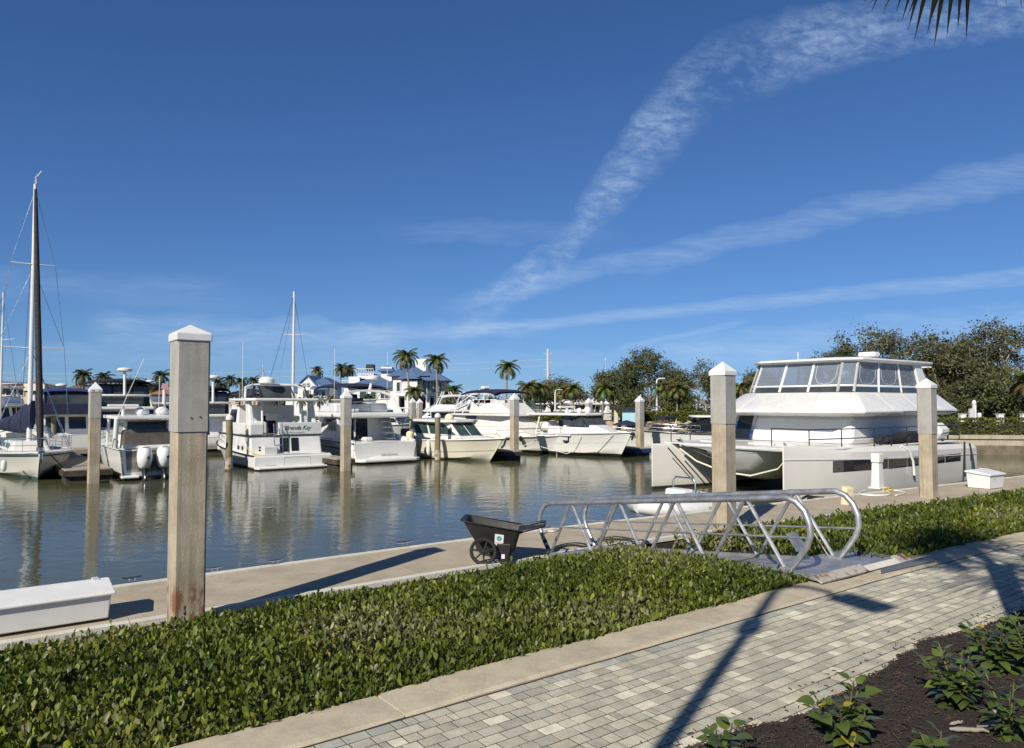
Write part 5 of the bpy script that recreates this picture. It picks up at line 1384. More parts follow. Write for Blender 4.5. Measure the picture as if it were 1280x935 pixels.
for sd in (1, -1):
    M.hexa([(1.1, sd*1.5-.05, 2.3), (1.9, sd*1.5-.05, 2.3), (1.9, sd*1.5+.05, 2.3), (1.1, sd*1.5+.05, 2.3)], [(1.75, sd*1.3-.05, 3.15), (2.15, sd*1.3-.05, 3.15), (2.15, sd*1.3+.05, 3.15), (1.75, sd*1.3+.05, 3.15)])
M.loft([[Vector((x+dx, y, z+dz)) for dx, dz in ((0, -.05), (.32, -.05), (.32, .05), (0, .05))] for x, y, z in ((1.78, 1.32, 3.12), (1.9, 1.1, 3.32), (1.98, .6, 3.45), (2.0, 0, 3.48), (1.98, -.6, 3.45), (1.9, -1.1, 3.32), (1.78, -1.32, 3.12))]); M.build('radar_arch', MAT['gelcoat'], cr, smooth=40)
M = Mesh(); M.tube([(2.1, -.15, 3.45), (1.95, -.2, 4.0)], [.09, .06], 8); M.build('radar_mast', MAT['gelcoat'], cr, smooth=40); radar(cr, (1.93, -.2, 4.0), .36, .26)
bimini(cr, 2.6, 5.6, 1.35, 3.72, 'canvas_navy', .16, 2.8)
tubes(cr, 'fly_rail', 'stainless', [[(.7, 1.3, 2.38), (.7, 1.3, 2.9), (.7, .5, 2.9), (.7, .5, 2.38)], [(.7, 1.3, 2.65), (.7, .5, 2.65)], [(.7, 1.3, 2.9), (2.4, 1.45, 2.9)]], .024)
antenna(cr, (3.0, 1.35, 2.6), 3.0); antenna(cr, (2.4, -1.3, 2.6), 2.9); H.bow_rail(cr, .5, .97, .5, .1, 6)
fenders(cr, [(.9, 1.85, .25)], .11, .45); M = Mesh(); M.lathe([(.16, 0), (.19, .05), (.19, .3), (.12, .38)], (.55, -1.62, 1.05), 14); M.build('line_bucket', MAT['plastic_cream'], cr, smooth=40)
M = Mesh(); M.box((.9, .55, 1.08), (.5, .45, .22), ch=.08); M.build('cushion', MAT['canvas_white'], cr)

def bow_at(px, py, H, hd=HF): return on_level(px, py, WATER)-hd_vec(hd)*H.wl_bow()
# ---- cream express boat, bow out
H = Hull(7.9, 2.9, .92, 1.2, .35, 1.55, .30, .42, .93, 1.9)
cb_ = boat('express_boat', 'cream hulled pilothouse boat with a flared bow beside the round wooden pile', 'motorboat', bow_at(612, 577, H), HF)
H.build(cb_, 'hull_cream', deck='gelcoat_warm', rail='gelcoat_warm', rail_r=.035, stripe=(.62, .64, 'chrome_dark'))
bw = H.wl_bow()
f = Fr(bw-6.2, bw-1.2, (1.05, .75), .92, bw-6.1, bw-2.55, (.98, .72), 1.86); f.build('pilothouse', 'gelcoat_warm', cb_, .06)
windows(cb_, f, [('S', .05, .42, .35, .92), ('S', .46, .84, .35, .92, (0, .12, 0, 0)), ('P', .1, .5, .35, .92), ('F', .06, .48, .3, .94), ('F', .52, .94, .3, .94)], 'glass_green')
plate(cb_, 'hardtop', 'gelcoat_warm', topshape(bw-6.9, bw-2.2, 1.15, .6), 1.86, 1.99)
f = Fr(bw-6.9, bw-5.6, 1.2, .92, bw-6.9, bw-5.7, 1.18, 1.45); f.build('engine_cover', 'canvas_grey', cb_, .1)
M = Mesh(); M.ball((bw-4.0, .2, 2.08), (.24, .24, .2)); M.build('satellite_dome', MAT['plastic_cream'], cb_, smooth=60)
M = Mesh(); M.box((H.L+.05, 0, 1.12), (.5, .2, .06), ch=.01); M.tube([(H.L+.1, 0, 1.08), (H.L-.02, 0, .85), (H.L-.22, 0, .72)], .05, 6); M.build('anchor', MAT['chrome_dark'], cb_)
tubes(cb_, 'hand_rail', 'stainless', [[H.at(.45, .12, .04, sd), H.at(.5, .12, .2, sd), H.at(.8, .12, .2, sd), H.at(.93, .1, .04, sd)] for sd in (1, -1)], .015)
M = Mesh(); M.tube([(bw-7.2, -.9, 1.0), (bw-7.0, -.9, 2.5)], .02, 6); M.tube([(bw-6.6, .6, 1.9), (bw-6.6, .6, 2.5)], .03, 6); M.build('antenna', MAT['white_metal'], cb_)
fenders(cb_, [(H.L*.43, -1.5, .2)], .1, .75)

# ---- sportfisher with flybridge and navy bimini, bow out
H = Hull(11.6, 3.7, .72, 1.1, .45, 1.5, .30, .45, .93, 2.0)
sf = boat('flybridge_sportfisher', 'white flybridge sportfishing boat under a navy bimini, bow towards the water', 'motorboat', bow_at(690, 568, H), HF)
H.build(sf, 'hull_black_bottom', deck='gelcoat_warm', rail='gelcoat_grey', rail_r=.03)
bw = H.wl_bow()
f = Fr(bw-8.6, bw-.4, (1.35, .55), .72, bw-8.4, bw-2.2, (1.25, .9), 1.42); f.build('house_base', 'gelcoat_warm', sf, .12)
f = Fr(bw-8.4, bw-2.0, (1.25, .8), 1.40, bw-8.2, bw-3.0, (1.2, .85), 2.1); f.build('saloon', 'gelcoat_warm', sf, .08)
windows(sf, f, [('S', .22, .44, .2, .95, (.05, -.05, .0, 0)), ('P', .2, .6, .2, .9)], 'glass_smoke'); windows(sf, f, [('F', .05, .95, .15, .9), ('S', .70, .98, .15, .85)], 'canvas_white')
M = Mesh(); M.slab(topshape(bw-8.3, bw-2.2, 1.4, 1.2), 2.08, 2.2); M.build('flybridge_deck', MAT['gelcoat_warm'], sf, bevel=.05)
f = Fr(bw-6.4, bw-2.35, (1.35, .95), 2.2, bw-6.2, bw-3.6, (1.28, 1.0), 2.85); f.build('flybridge_coaming', 'gelcoat_warm', sf, .12)
tubes(sf, 'fly_rail', 'gelcoat', [[(bw-6.0, sd*1.25, 2.85), (bw-6.0, sd*1.25, 3.05), (bw-4.0, sd*1.05, 3.05), (bw-3.7, sd*.95, 2.86)] for sd in (1, -1)]+[[(bw-4.0, -1.05, 3.05), (bw-3.8, 0, 3.05), (bw-4.0, 1.05, 3.05)]]+[[(x, sd*1.2, 2.85), (x, sd*1.2, 3.05)] for sd in (1, -1) for x in (bw-5.4, bw-4.8)], .028)
f = Fr(bw-7.2, bw-6.5, .5, 2.2, bw-7.1, bw-6.5, .45, 3.1); f.build('helm_cover', 'canvas_black', sf, .08)
bimini(sf, bw-7.2, bw-3.6, 1.3, 3.55, 'canvas_navy', .14, 2.7)
M = Mesh(); M.box((bw-6.9, .3, 3.8), (.4, .5, .2), ch=.06); M.build('radar', MAT['radar_white'], sf)
tubes(sf, 'tower_ladder', 'gelcoat', [[(bw-8.6, sd*1.2, 1.4), (bw-7.6, sd*1.1, 3.5)] for sd in (1, -1)]+[[(bw-8.0, sd*.7, 2.2), (bw-7.2, sd*.5, 3.0)] for sd in (1, -1)], .03)
M = Mesh(); M.box((bw-8.3, -1.0, 1.8), (.1, .5, .7)); M.build('cockpit_door', MAT['glass_dark'], sf)
M = Mesh(); M.lathe([(.16, 0), (.14, .012)], (H.L*.80, -1.22, .86), 14, axis='y'); M.build('porthole', MAT['glass_dark'], sf).scale = (1, 1, 1)
M = Mesh(); M.slab([(H.L-.5, -.25), (H.L+.55, -.12), (H.L+.55, .12), (H.L-.5, .25)], 1.06, 1.13); M.build('pulpit', MAT['gelcoat_warm'], sf, bevel=.02)
M = Mesh(); M.tube([(H.L+.35, 0, 1.04), (H.L+.3, 0, .8), (H.L+.1, 0, .72)], .05, 6); M.box((H.L+.1, 0, .8), (.25, .3, .06), ch=.02); M.build('anchor', MAT['chrome_dark'], sf)
tubes(sf, 'hand_rail', 'stainless', [[H.at(.62, .15, 0, sd), H.at(.64, .15, .38, sd), H.at(.9, .12, .4, sd), H.at(.985, .02, .4, sd)] for sd in (1, -1)]+[[H.at(u, .13, 0, sd), H.at(u, .13, .39, sd)] for u in (.75, .85, .95) for sd in (1, -1)], .014)
M = Mesh(); M.tube([(H.L-1.0, -.7, .95), (H.L-2.0, -1.9, .3), (H.L-3.5, -2.6, .15)], .018, 5); M.build('dock_line', MAT['rope_white'], sf)

# ---- walkaround with hardtop, bow out
H = Hull(9.2, 3.1, 1.1, 1.36, .45, 1.2, .28, .45, .93, 2.0)
wk = boat('walkaround_boat', 'white walkaround boat with a hardtop and raised foredeck, bow towards the water', 'motorboat', bow_at(775, 572, H), HF)
H.build(wk, 'hull_black_bottom', deck='gelcoat', rail='gelcoat_grey', rail_r=.035, stripe=(.52, .55, 'gelcoat_grey'))
bw = H.wl_bow()
f = Fr(bw-3.6, bw-.05, (1.1, .35), 1.2, bw-3.4, bw-1.4, (1.0, .55), 1.66); f.build('cuddy', 'gelcoat', wk, .12)
f = Fr(bw-4.6, bw-1.3, (1.1, .75), 1.2, bw-4.4, bw-2.3, (1.02, .75), 2.16)
windows(wk, f, [('S', .42, .66, .42, .95), ('S', .69, .97, .42, .95), ('P', .3, .97, .42, .95), ('F', .03, .48, .4, .96), ('F', .52, .97, .4, .96)], 'glass_smoke')
tubes(wk, 'windscreen_frame', 'canvas_black', [[f.pt('S', 1, .38), f.pt('S', 1, 1)], [f.pt('P', 0, .38), f.pt('P', 0, 1)], [f.pt('S', .4, .38), f.pt('S', .4, 1)], [f.pt('S', .67, .38), f.pt('S', .67, 1)], [f.pt('F', .5, .38), f.pt('F', .5, 1)], [f.pt('S', .3, .38), f.pt('S', 1, .38)], [f.pt('F', 0, .38), f.pt('F', 1, .38)]], .035)
f2 = Fr(bw-4.6, bw-1.35, (1.12, .78), 1.15, bw-4.5, bw-1.65, (1.1, .78), 1.56); f2.build('console', 'gelcoat', wk, .06)
plate(wk, 'hardtop', 'gelcoat', topshape(bw-6.3, bw-2.0, 1.25, .6), 2.16, 2.29, .05)
tubes(wk, 'hardtop_post', 'gelcoat', [[(bw-5.6, sd*1.1, 1.2), (bw-5.3, sd*1.05, 2.2)] for sd in (1, -1)], .05)
M = Mesh(); M.box((bw-4.2, 0, 2.62), (.2, 1.2, .12), ch=.03); M.tube([(bw-4.2, 0, 2.3), (bw-4.2, 0, 2.6)], .09, 8); M.tube([(bw-3.6, -.5, 2.28), (bw-3.6, .5, 2.55)], .03, 6); M.build('radar', MAT['radar_white'], wk)
M = Mesh(); M.ball((bw-3.0, .5, 2.45), (.2, .2, .2)); M.ball((bw-2.7, -.4, 2.42), (.16, .16, .16)); M.build('search_light', MAT['radar_white'], wk, smooth=60)
f = Fr(bw-1.8, bw-1.0, .5, 1.55, bw-2.6, bw-2.45, .6, 2.2); 
M = Mesh(); M.box((bw-5.4, -.3, 1.55), (.7, .9, .5), ch=.1); M.build('deck_seat', MAT['canvas_white'], wk); M = Mesh(); M.box((bw-4.9, .3, 1.6), (.4, .5, .5), ch=.1); M.build('blue_cushion', MAT['canvas_blue'], wk)
M = Mesh(); M.tube([(H.L-.35, 0, 1.3), (H.L+.1, 0, 1.28)], .08, 6); M.tube([(H.L+.05, 0, 1.25), (H.L-.05, 0, .95)], .05, 6); M.build('anchor', MAT['chrome_dark'], wk)
M = Mesh(); M.tube([(H.L-.9, -.45, 1.2), (H.L-2.6, -2.2, .2), (H.L-4.2, -2.6, .5)], .018, 5); M.tube([(H.L-2.6, -1.2, 1.1), (H.L-3.4, -2.2, .3), (H.L-3.4, -2.2, .0)], .018, 5); M.build('dock_line', MAT['rope_white'], wk)

# ---- catamaran alongside the dock
RC = R(217)     # heads back along the dock towards us: local x forward
ctm = thing('power_catamaran', 'large white power catamaran with a glazed flybridge moored at the near dock', 'catamaran', st(29.4, 14.3, WATER), RC)
# local: x forward 0..11, y port (+) = towards our dock
def cat_hull(yc, zb, zs_, out_sign):
    M = Mesh(); rings = []
    N = 20
    for i in range(N+1):
        u = i/N; x = 11.0*u
        w = .70*(1 if u < .55 else max(.03, 1-((u-.55)/.45)**1.9))
        zt = lerp(zs_, zb, u**1.3); k = max(0, (u-.8)/.2)
        o_ = out_sign; ins = -out_sign
        # outboard side plumb, inboard side plumb with a chamfered gunwale
        yo, yi = yc+o_*w, yc+ins*w*.92
        ring = [Vector((x, yc, -.45)), Vector((x, lerp(yc, yo, .8), -.2)), Vector((x, lerp(yc, yo, .97), .25)), Vector((x, yo, zt-.42)), Vector((x, lerp(yc, yo, .99), zt-.18)), Vector((x, lerp(yc, yo, .8), zt-.03)), Vector((x-.05*k, lerp(yc, yo, .55), zt)),
                Vector((x-.05*k, lerp(yc, yi, .55), zt)), Vector((x, lerp(yc, yi, .85), zt-.04)), Vector((x, yi, zt-.18)), Vector((x, yi, .3)), Vector((x, lerp(yc, yi, .85), -.2))]
        rings.append(ring)
    M.loft(rings); return M.build('hull', MAT['hull_catamaran'], ctm, smooth=28)
NY, FY = 2.42, -2.42
cat_hull(NY, 1.66, 1.42, 1); cat_hull(FY, 1.50, 1.42, -1)
# bridge deck with its rounded belly between the hulls
M = Mesh(); rings = []
for x, zb_, zt in ((.6, .75, 1.42), (3, .72, 1.46), (6, .70, 1.5), (8.2, .72, 1.54), (9.2, .85, 1.55), (9.9, 1.15, 1.55), (10.2, 1.38, 1.54)):
    ring = [Vector((x, FY+.5, zt)), Vector((x, FY+.5, zb_+.35))]
    for k in range(9):
        q = k/8; y = lerp(FY+.5, NY-.5, q); c_ = math.sin(math.pi*q)
        belly = max(0, 1-abs((q-.5)/.36)**2.2)
        ring.append(Vector((x-(.25*(1-belly) if x > 9 else 0), y, lerp(zb_+.4, zb_-.38, belly) if x < 9.95 else lerp(zb_+.05, zb_-.1, belly))))
    ring += [Vector((x, NY-.5, zb_+.35)), Vector((x, NY-.5, zt))]
    rings.append(ring)
M.loft(rings); M.build('bridge_deck', MAT['gelcoat'], ctm, smooth=35)
M = Mesh(); M.slab([(1.0, -3.0), (8.6, -2.9), (10.2, -2.6), (10.2, 2.6), (8.6, 2.9), (1.0, 3.0)], 1.49, 1.53); M.build('side_deck', MAT['deck_white'], ctm, bevel=.01)
M = Mesh(); M.tube([(10.2, -1.9, 1.46), (10.15, 1.9, 1.46)], .05, 8); M.build('crossbeam', MAT['gelcoat_grey'], ctm)
# rub strake and hull windows on the dock side
M = Mesh()
def outer(x, z, off=.0):
    u = x/11; w = .70*(1 if u < .55 else max(.03, 1-((u-.55)/.45)**1.9)); zt = lerp(1.42, 1.66, u**1.3)
    f_ = .97+.03*min(1, max(0, (z-.25)/(zt-.42-.25))); return Vector((x, NY+w*f_+off, z))
M.tube([outer(x, lerp(1.42, 1.66, (x/11)**1.3)-.40, .006) for x in [i*.55 for i in range(21)]], .018, 6); M.build('rub_strake', MAT['gelcoat_grey'], ctm, smooth=60)
for x0, x1, z0, z1 in ((6.5, 9.15, .84, 1.17), (3.9, 6.46, .83, 1.13), (2.6, 3.86, .83, 1.10), (1.35, 2.55, .83, 1.09), (.45, .55, .80, 1.02)):
    M = Mesh(); n = 6; V_ = []
    for i in range(n+1):
        x = lerp(x0, x1, i/n); V_.append([outer(x, z0, -.01), outer(x, z0, .008), outer(x, z1, .008), outer(x, z1, -.01)])
    M.loft(V_); M.build('hull_window', MAT['glass_dark'], ctm)
M = Mesh(); M.lathe([(.03, 0), (.03, .015)], outer(8.9, .93, -.005), 10, axis='y'); M.build('vent', MAT['chrome_dark'], ctm)
# saloon wrapped in white covers
f = Fr(1.6, 7.05, 2.25, 1.52, 1.7, 6.75, 2.15, 2.45); f.build('saloon', 'canvas_white', ctm, .16)
windows(ctm, f, [('F', .03, .17, .05, .93), ('A', .2, .8, .1, .9)], 'glass_dark')
M = Mesh(); f.panel(M, 'F', .172, .20, 0.03, .97, .03); f.panel(M, 'F', .0, .03, .03, .97, .03); M.build('door_frame', MAT['stainless'], ctm)
# roof brow: overhang with a facetted slope up to the flybridge
def octo(x0, x1, w, ch, z): return [Vector(p) for p in ((x0, -w, z), (x1-ch, -w, z), (x1, -w+ch*1.1, z), (x1, w-ch*1.1, z), (x1-ch, w, z), (x0, w, z))]
M = Mesh(); M.loft([octo(.7, 7.35, 2.45, .6, 2.42), octo(.5, 7.75, 2.72, .7, 2.52), octo(.5, 7.75, 2.74, .7, 2.60), octo(.7, 6.85, 2.12, .5, 3.18), octo(.75, 6.7, 2.02, .45, 3.2)]); M.build('roof', MAT['gelcoat'], ctm, bevel=.10, seg=4, smooth=50)
SEAM = Mesh()
for q_ in (-1.3, -.1, 1.1): SEAM.tube([(7.755, q_*1.15, 2.605), (6.856, q_*.98, 3.184)], .009, 4)
for x_ in (1.8, 3.4, 5.2): SEAM.tube([(x_, 2.745, 2.605), (x_*.96+.25, 2.125, 3.184)], .009, 4)
SEAM.build('roof_seam', MAT['gelcoat_grey'], ctm)
M = Mesh()
for x_, y_ in ((9.6, 2.45), (6.4, 2.85), (2.2, 2.9), (9.6, -2.45)): M.tube([(x_-.14, y_, 1.60), (x_+.14, y_, 1.60)], .016, 6); M.box((x_, y_, 1.56), (.1, .05, .08))
M.build('deck_cleat_fitting', MAT['chrome_dark'], ctm)
tubes(ctm, 'roof_rail', 'chrome_dark', [[(1.0, 2.80, 2.56), (4.6, 2.80, 2.56)]]+[[(x, 2.7, 2.56), (x, 2.8, 2.56)] for x in (1.0, 2.8, 4.6)], .018)
# flybridge: low smoked band, clear panels, white frames, hardtop
F0 = (1.55, 6.1, 2.0, .9); Z0, Z1 = 3.19, 4.22
bot = octo(1.6, 6.6, 1.95, .34, Z0); top = octo(1.9, 6.1, 1.86, .32, Z1)
m, nt, b, out = nodes_of('clear_vinyl')
b.inputs['Base Color'].default_value = (.55, .60, .66, 1); b.inputs['Roughness'].default_value = .04; b.inputs['IOR'].default_value = 1.45
tr = nd(nt, 'ShaderNodeBsdfTransparent'); tr.inputs[0].default_value = (.86, .89, .93, 1)
b.inputs['Base Color'].default_value = (.34, .39, .46, 1)
ms = nd(nt, 'ShaderNodeMixShader'); ms.inputs[0].default_value = .30
tcn = nd(nt, 'ShaderNodeTexCoord'); bpn = nd(nt, 'ShaderNodeBump'); bpn.inputs['Strength'].default_value = .15; bpn.inputs['Distance'].default_value = .05
nt.links.new(noise(nt, tcn.outputs['Object'], 2.2, 2, .4, (1, 1, .5)), bpn.inputs['Height']); nt.links.new(bpn.outputs[0], b.inputs['Normal'])
nt.links.new(tr.outputs[0], ms.inputs[1]); nt.links.new(b.outputs[0], ms.inputs[2]); nt.links.new(ms.outputs[0], out.inputs[0]); MAT['clear_vinyl'] = m
def edgept(i, v): return bot[i].lerp(top[i], v)
V1 = .22
def face_panel(i, j, u0, u1, v0, v1, off=0.0, th=.012):
    P = [edgept(i, v).lerp(edgept(j, v), u) for u, v in ((u0, v0), (u1, v0), (u1, v1), (u0, v1))]
    M = Mesh(); M.sheet(P, th); return M
seq = [(4, 5, [.0, .34, .68, 1.0]), (3, 4, [0, 1.0]), (2, 3, [0, .33, .67, 1.0]), (1, 2, [0, 1.0]), (0, 1, [0, .34, .66, 1.0])]
posts = []
for i, j, us in seq:
    face_panel(i, j, 0, 1, .0, V1).build('smoked_band', MAT['glass_smoke'], ctm)
    for a, b_ in zip(us, us[1:]): face_panel(i, j, a+.01, b_-.01, V1, 1).build('window', MAT['clear_vinyl'], ctm)
    for u in us: posts.append([edgept(i, v).lerp(edgept(j, v), u) for v in (0.02, 1)])
tubes(ctm, 'window_post', 'gelcoat', posts, .05, 6)
tubes(ctm, 'window_sill', 'gelcoat', [[edgept(k, V1) for k in (5, 4, 3, 2, 1, 0)]], .04, 6)
# curved white zips inside the clear panels
Z_ = []
for i, j, a, b_ in ((2, 3, .67, 1.0), (4, 5, .0, .34), (4, 5, .34, .68)):
    if True:
        if True:
            P = [(a+.04, .98), (a+.05, .5), (a+.09, .32), (a+(b_-a)*.5, .27), (b_-.09, .32), (b_-.05, .5), (b_-.04, .98)]
            Z_.append([edgept(i, v).lerp(edgept(j, v), u) for u, v in P])
tubes(ctm, 'zip_seam', 'gelcoat', Z_, .013, 5)
M = Mesh()
for sd in (1, -1): M = Mesh(); M.hexa([(.9, sd*1.98-.05, 3.19), (1.75, sd*1.98-.05, 3.19), (1.75, sd*1.98+.05, 3.19), (.9, sd*1.98+.05, 3.19)], [(1.55, sd*1.9-.05, Z1), (2.05, sd*1.9-.05, Z1), (2.05, sd*1.9+.05, Z1), (1.55, sd*1.9+.05, Z1)]); M.build('hardtop_leg', MAT['gelcoat'], ctm, bevel=.03)
M = Mesh(); M.loft([octo(.95, 6.15, 2.0, .5, Z1-.02), octo(.8, 6.4, 2.08, .55, Z1+.05), octo(.85, 6.35, 2.06, .55, Z1+.12), octo(1.3, 5.9, 1.7, .5, Z1+.17)]); M.build('hardtop', MAT['gelcoat'], ctm, bevel=.04, seg=3, smooth=40)
M = Mesh(); M.box((4.6, .5, 3.45), (.5, 1.6, .55), ch=.1); M.box((2.9, 0, 3.4), (1.6, 2.4, .4), ch=.1); M.build('helm_seat', MAT['canvas_white'], ctm)
M = Mesh(); M.box((3.6, 1.1, Z1+.34), (.42, .62, .18), ch=.05); M.tube([(3.6, 1.1, Z1+.14), (3.6, 1.1, Z1+.3)], .1, 10); M.build('radar', MAT['radar_white'], ctm)
tubes(ctm, 'antenna', 'white_metal', [[(5.3, -.6, Z1+.15), (5.3, -.6, Z1+.45)]], .02)
fl = Mesh(); fl.loft([[Vector((1.75+.42*i/6, 1.6+.03*math.sin(i*1.4), z)) for z in (3.42-.02*i, 3.70-.035*i)] for i in range(7)], cap=False, closed=False); fo = fl.build('flag', MAT['flag_red'], ctm, smooth=60)
for k in range(3):
    w_ = Mesh(); w_.loft([[Vector((1.75+.42*i/6, 1.615+.03*math.sin(i*1.4), lerp(3.42-.02*i, 3.70-.035*i, a))) for a in (.2+.26*k, .32+.26*k)] for i in range(7)], cap=False, closed=False); w_.build('flag_stripe', MAT['plastic_white'], fo)
# deck rails, covered cushions, hatches, lines
rails = []; top_ = 2.08
path = [(1.0, 2.95), (3.0, 3.0), (5.0, 3.0), (7.0, 2.95), (8.6, 2.8), (9.9, 2.55)]
rails.append([(x, y, top_) for x, y in path]); rails.append([(x, y, 1.80) for x, y in path[2:]])
for x, y in path+[(4.0, 3.0), (6.0, 2.98)]: rails.append([(x, y, 1.5), (x, y, top_)])
path2 = [(x, -y) for x, y in path]
rails.append([(x, y, top_) for x, y in path2]); rails.append([(x, y, 1.80) for x, y in path2[2:]])
for x, y in path2: rails.append([(x, y, 1.5), (x, y, top_)])
rails.append([(9.9, 2.55, top_), (9.7, 1.2, top_)]); rails.append([(9.7, 1.2, 1.53), (9.7, 1.2, top_)])
tubes(ctm, 'guard_rail', 'chrome_dark', rails, .018, 6)
M = Mesh(); M.box((5.35, 2.62, 1.68), (1.3, .5, .30), ch=.1); M.box((4.0, 2.62, 1.72), (1.2, .5, .36), ch=.12); M.build('covered_cushion', MAT['canvas_black'], ctm)
M = Mesh(); M.box((8.5, .9, 1.56), (1.4, 1.8, .06), ch=.02); M.box((8.9, -1.6, 1.56), (.6, .6, .05), ch=.02); M.build('deck_hatch', MAT['gelcoat_warm'], ctm)
M = Mesh(); M.box((1.7, 2.55, 1.85), (1.0, .5, .6), ch=.22); M.build('canvas_bundle', MAT['canvas_white'], ctm)
tubes(ctm, 'anchor_bridle', 'rope_white', [[(10.3, -1.85, 1.35), (10.0, -1.4, .95), (9.9, -.4, .66), (9.9, .6, .62), (10.0, 1.6, .9), (10.2, 2.0, 1.2)]], .028, 6)
tubes(ctm, 'bow_strut', 'chrome_dark', [[(10.7, -2.0, 1.38), (9.6, -1.85, .35)], [(10.25, -1.8, 1.46), (9.9, -.5, .95)], [(10.25, -1.8, 1.46), (9.9, 0, 1.0)]], .022, 6)
tubes(ctm, 'shore_cord', 'plastic_white', [[(5.4, 3.0, 1.5), (5.2, 3.15, 1.35), (5.05, 3.2, 1.0), (5.02, 3.22, .55)]], .04, 6)
tubes(ctm, 'dock_line', 'rope_black', [[(.7, 3.0, 1.45), (2.0, 3.5, .8), (3.0, 3.9, .46)], [(.4, 3.05, 1.4), (.8, 3.3, .9), (1.2, 3.5, .46)]], .03, 6)
tubes(ctm, 'yellow_hose', 'rope_yellow', [[(-.05, 2.4, 1.45), (-.1, 2.6, 1.4), (-.12, 2.62, .5)]], .05, 6)
tubes(ctm, 'stern_gear', 'chrome_dark', [[(.1, 2.2, 1.42), (.1, 2.2, 2.0)], [(.0, 2.2, 1.95), (.25, 2.4, 2.05)], [(.2, 1.6, 1.42), (.2, 1.6, 1.7), (.2, 2.6, 1.7)]], .035, 6)

# ---- inflatable tender in front of the catamaran
dg_ = thing('inflatable_dinghy', 'small pale grey inflatable dinghy with a dark outboard behind the gangway rails', 'dinghy', st(15.25, 11.75, WATER), R(217))
for sd in (1, -1):
    M = Mesh(); M.tube([(-.15, sd*.62, .30), (0, sd*.62, .32), (1.6, sd*.62, .36), (2.2, sd*.52, .42), (2.6, sd*.28, .48), (2.72, 0, .5)], [.12, .2, .21, .20, .19, .18], 12)
    tb_ = M.build('tube', MAT['gelcoat_grey' if sd < 0 else 'plastic_white'], dg_, smooth=50)
    if sd > 0:
        S_ = Mesh(); S_.tube([(0, sd*.80, .22), (1.6, sd*.81, .26), (2.2, sd*.72, .32)], .02, 6); S_.tube([(0, sd*.815, .29), (1.6, sd*.825, .33), (2.2, sd*.71, .41)], .012, 6); S_.build('stripe', MAT['letter_navy'], tb_)
        lettering('FL 5964 SY', .17, MAT['letter_grey'], tb_, facing((.95, .835, .395), (-1, 0, .02), (0, -.25, 1)), extrude=.002)
        M = Mesh(); M.box((.42, .832, .385), (.12, .012, .12)); M.build('sticker', MAT['letter_orange'], tb_)
M = Mesh(); M.loft([[Vector((x, y, z)) for y, z in ((-.5, .2), (0, -.05), (.5, .2), (.5, .26), (-.5, .26))] for x in (.0, 1.8)]); M.build('floor', MAT['deck_white'], dg_)
f = Fr(1.15, 1.6, .33, .26, 1.2, 1.55, .30, .80); f.build('console', 'gelcoat', dg_, .05)
tubes(dg_, 'console_rail', 'stainless', [[(1.2, .34, .5), (1.2, .34, .95), (1.2, .26, 1.05), (1.2, -.26, 1.05), (1.2, -.34, .95), (1.2, -.34, .5)]], .022, 8)
M = Mesh(); M.box((.75, 0, .52), (.5, .9, .3), ch=.08); M.box((.3, 0, .48), (.35, 1.0, .25), ch=.06); M.build('seat', MAT['canvas_white'], dg_)
M = Mesh(); M.loft([[Vector((x0+dx*math.cos(2*math.pi*k/12), w*math.sin(2*math.pi*k/12), z)) for k in range(12)] for x0, dx, w, z in ((-.15, .12, .1, .2), (-.2, .2, .16, .5), (-.22, .28, .2, .68), (-.22, .27, .19, .82), (-.2, .2, .14, .92), (-.18, .08, .06, .95))]); M.build('outboard', MAT['letter_navy'], dg_, smooth=40)
# ------------------------------------------------------------------ the far side of the basin
mat('grass_ground', (.06, .075, .025), .95, var=.35, vs=.4, world=True, bump=.5, bs=6)
mat('riprap', (.20, .16, .11), .95, var=.5, vs=2.2, world=True, bump=1, bs=3, col2=(.38, .31, .22))
def land_block(name, pts, z, kindm='grass_ground'):
    M = Mesh(); M.slab(pts, -1.9, z); return tag(M.build(name, MAT[kindm]), kind='structure')
right_shore = [(62, 36.5), (24.2, 41.5), (22.6, 44.5), (18.5, 66.5), (-4, 70.5), (-4, 86), (40, 84), (120, 120), (300, 100), (300, -40), (66, -40)]
land_block('terrain', right_shore, -.12)
left_land = [(-9, 92), (-62, 86), (-66, 104), (-140, 112), (-300, 110), (-400, 400), (200, 420), (200, 170), (20, 150), (-9, 120)]
land_block('terrain', left_land, -.2)
M = Mesh(); M.add([(-3000, 900, -.9), (3000, 900, -.9), (3000, 2950, 3), (-3000, 2950, 3)], [(0, 1, 2, 3)]); tag(M.build('land', MAT['grass_ground']), kind='structure')
# concrete sea wall round the right end of the basin, riprap bank further on
mat('wall_wet', (.11, .09, .06), .7, var=.4, vs=3, col2=(.19, .155, .11))
sw = thing('sea_wall', 'tan concrete sea wall under the far clipped hedge beyond the catamaran', 'sea wall', (30, 41, WATER))
M = Mesh(); edge = [Vector((62, 36.3, 0)), Vector((24.0, 41.3, 0)), Vector((22.4, 44.4, 0)), Vector((20.6, 54, 0))]
def wall_run(M, edge, th, z0, z1, out=0.0):
    rings = []
    for i, p in enumerate(edge):
        d = (edge[min(i+1, len(edge)-1)]-edge[max(i-1, 0)]).normalized(); n_ = Vector((-d.y, d.x, 0))
        a = p+n_*out; b_ = p-n_*(th-out) if False else p+n_*(out-th); rings.append([Vector((a.x, a.y, z0)), Vector((b_.x, b_.y, z0)), Vector((b_.x, b_.y, z1)), Vector((a.x, a.y, z1))])
    M.loft(rings)
wall_run(M, edge, .3, -1.6, -.16, .1); build_at(M, 'wall_face', MAT['seawall_tan'], sw)
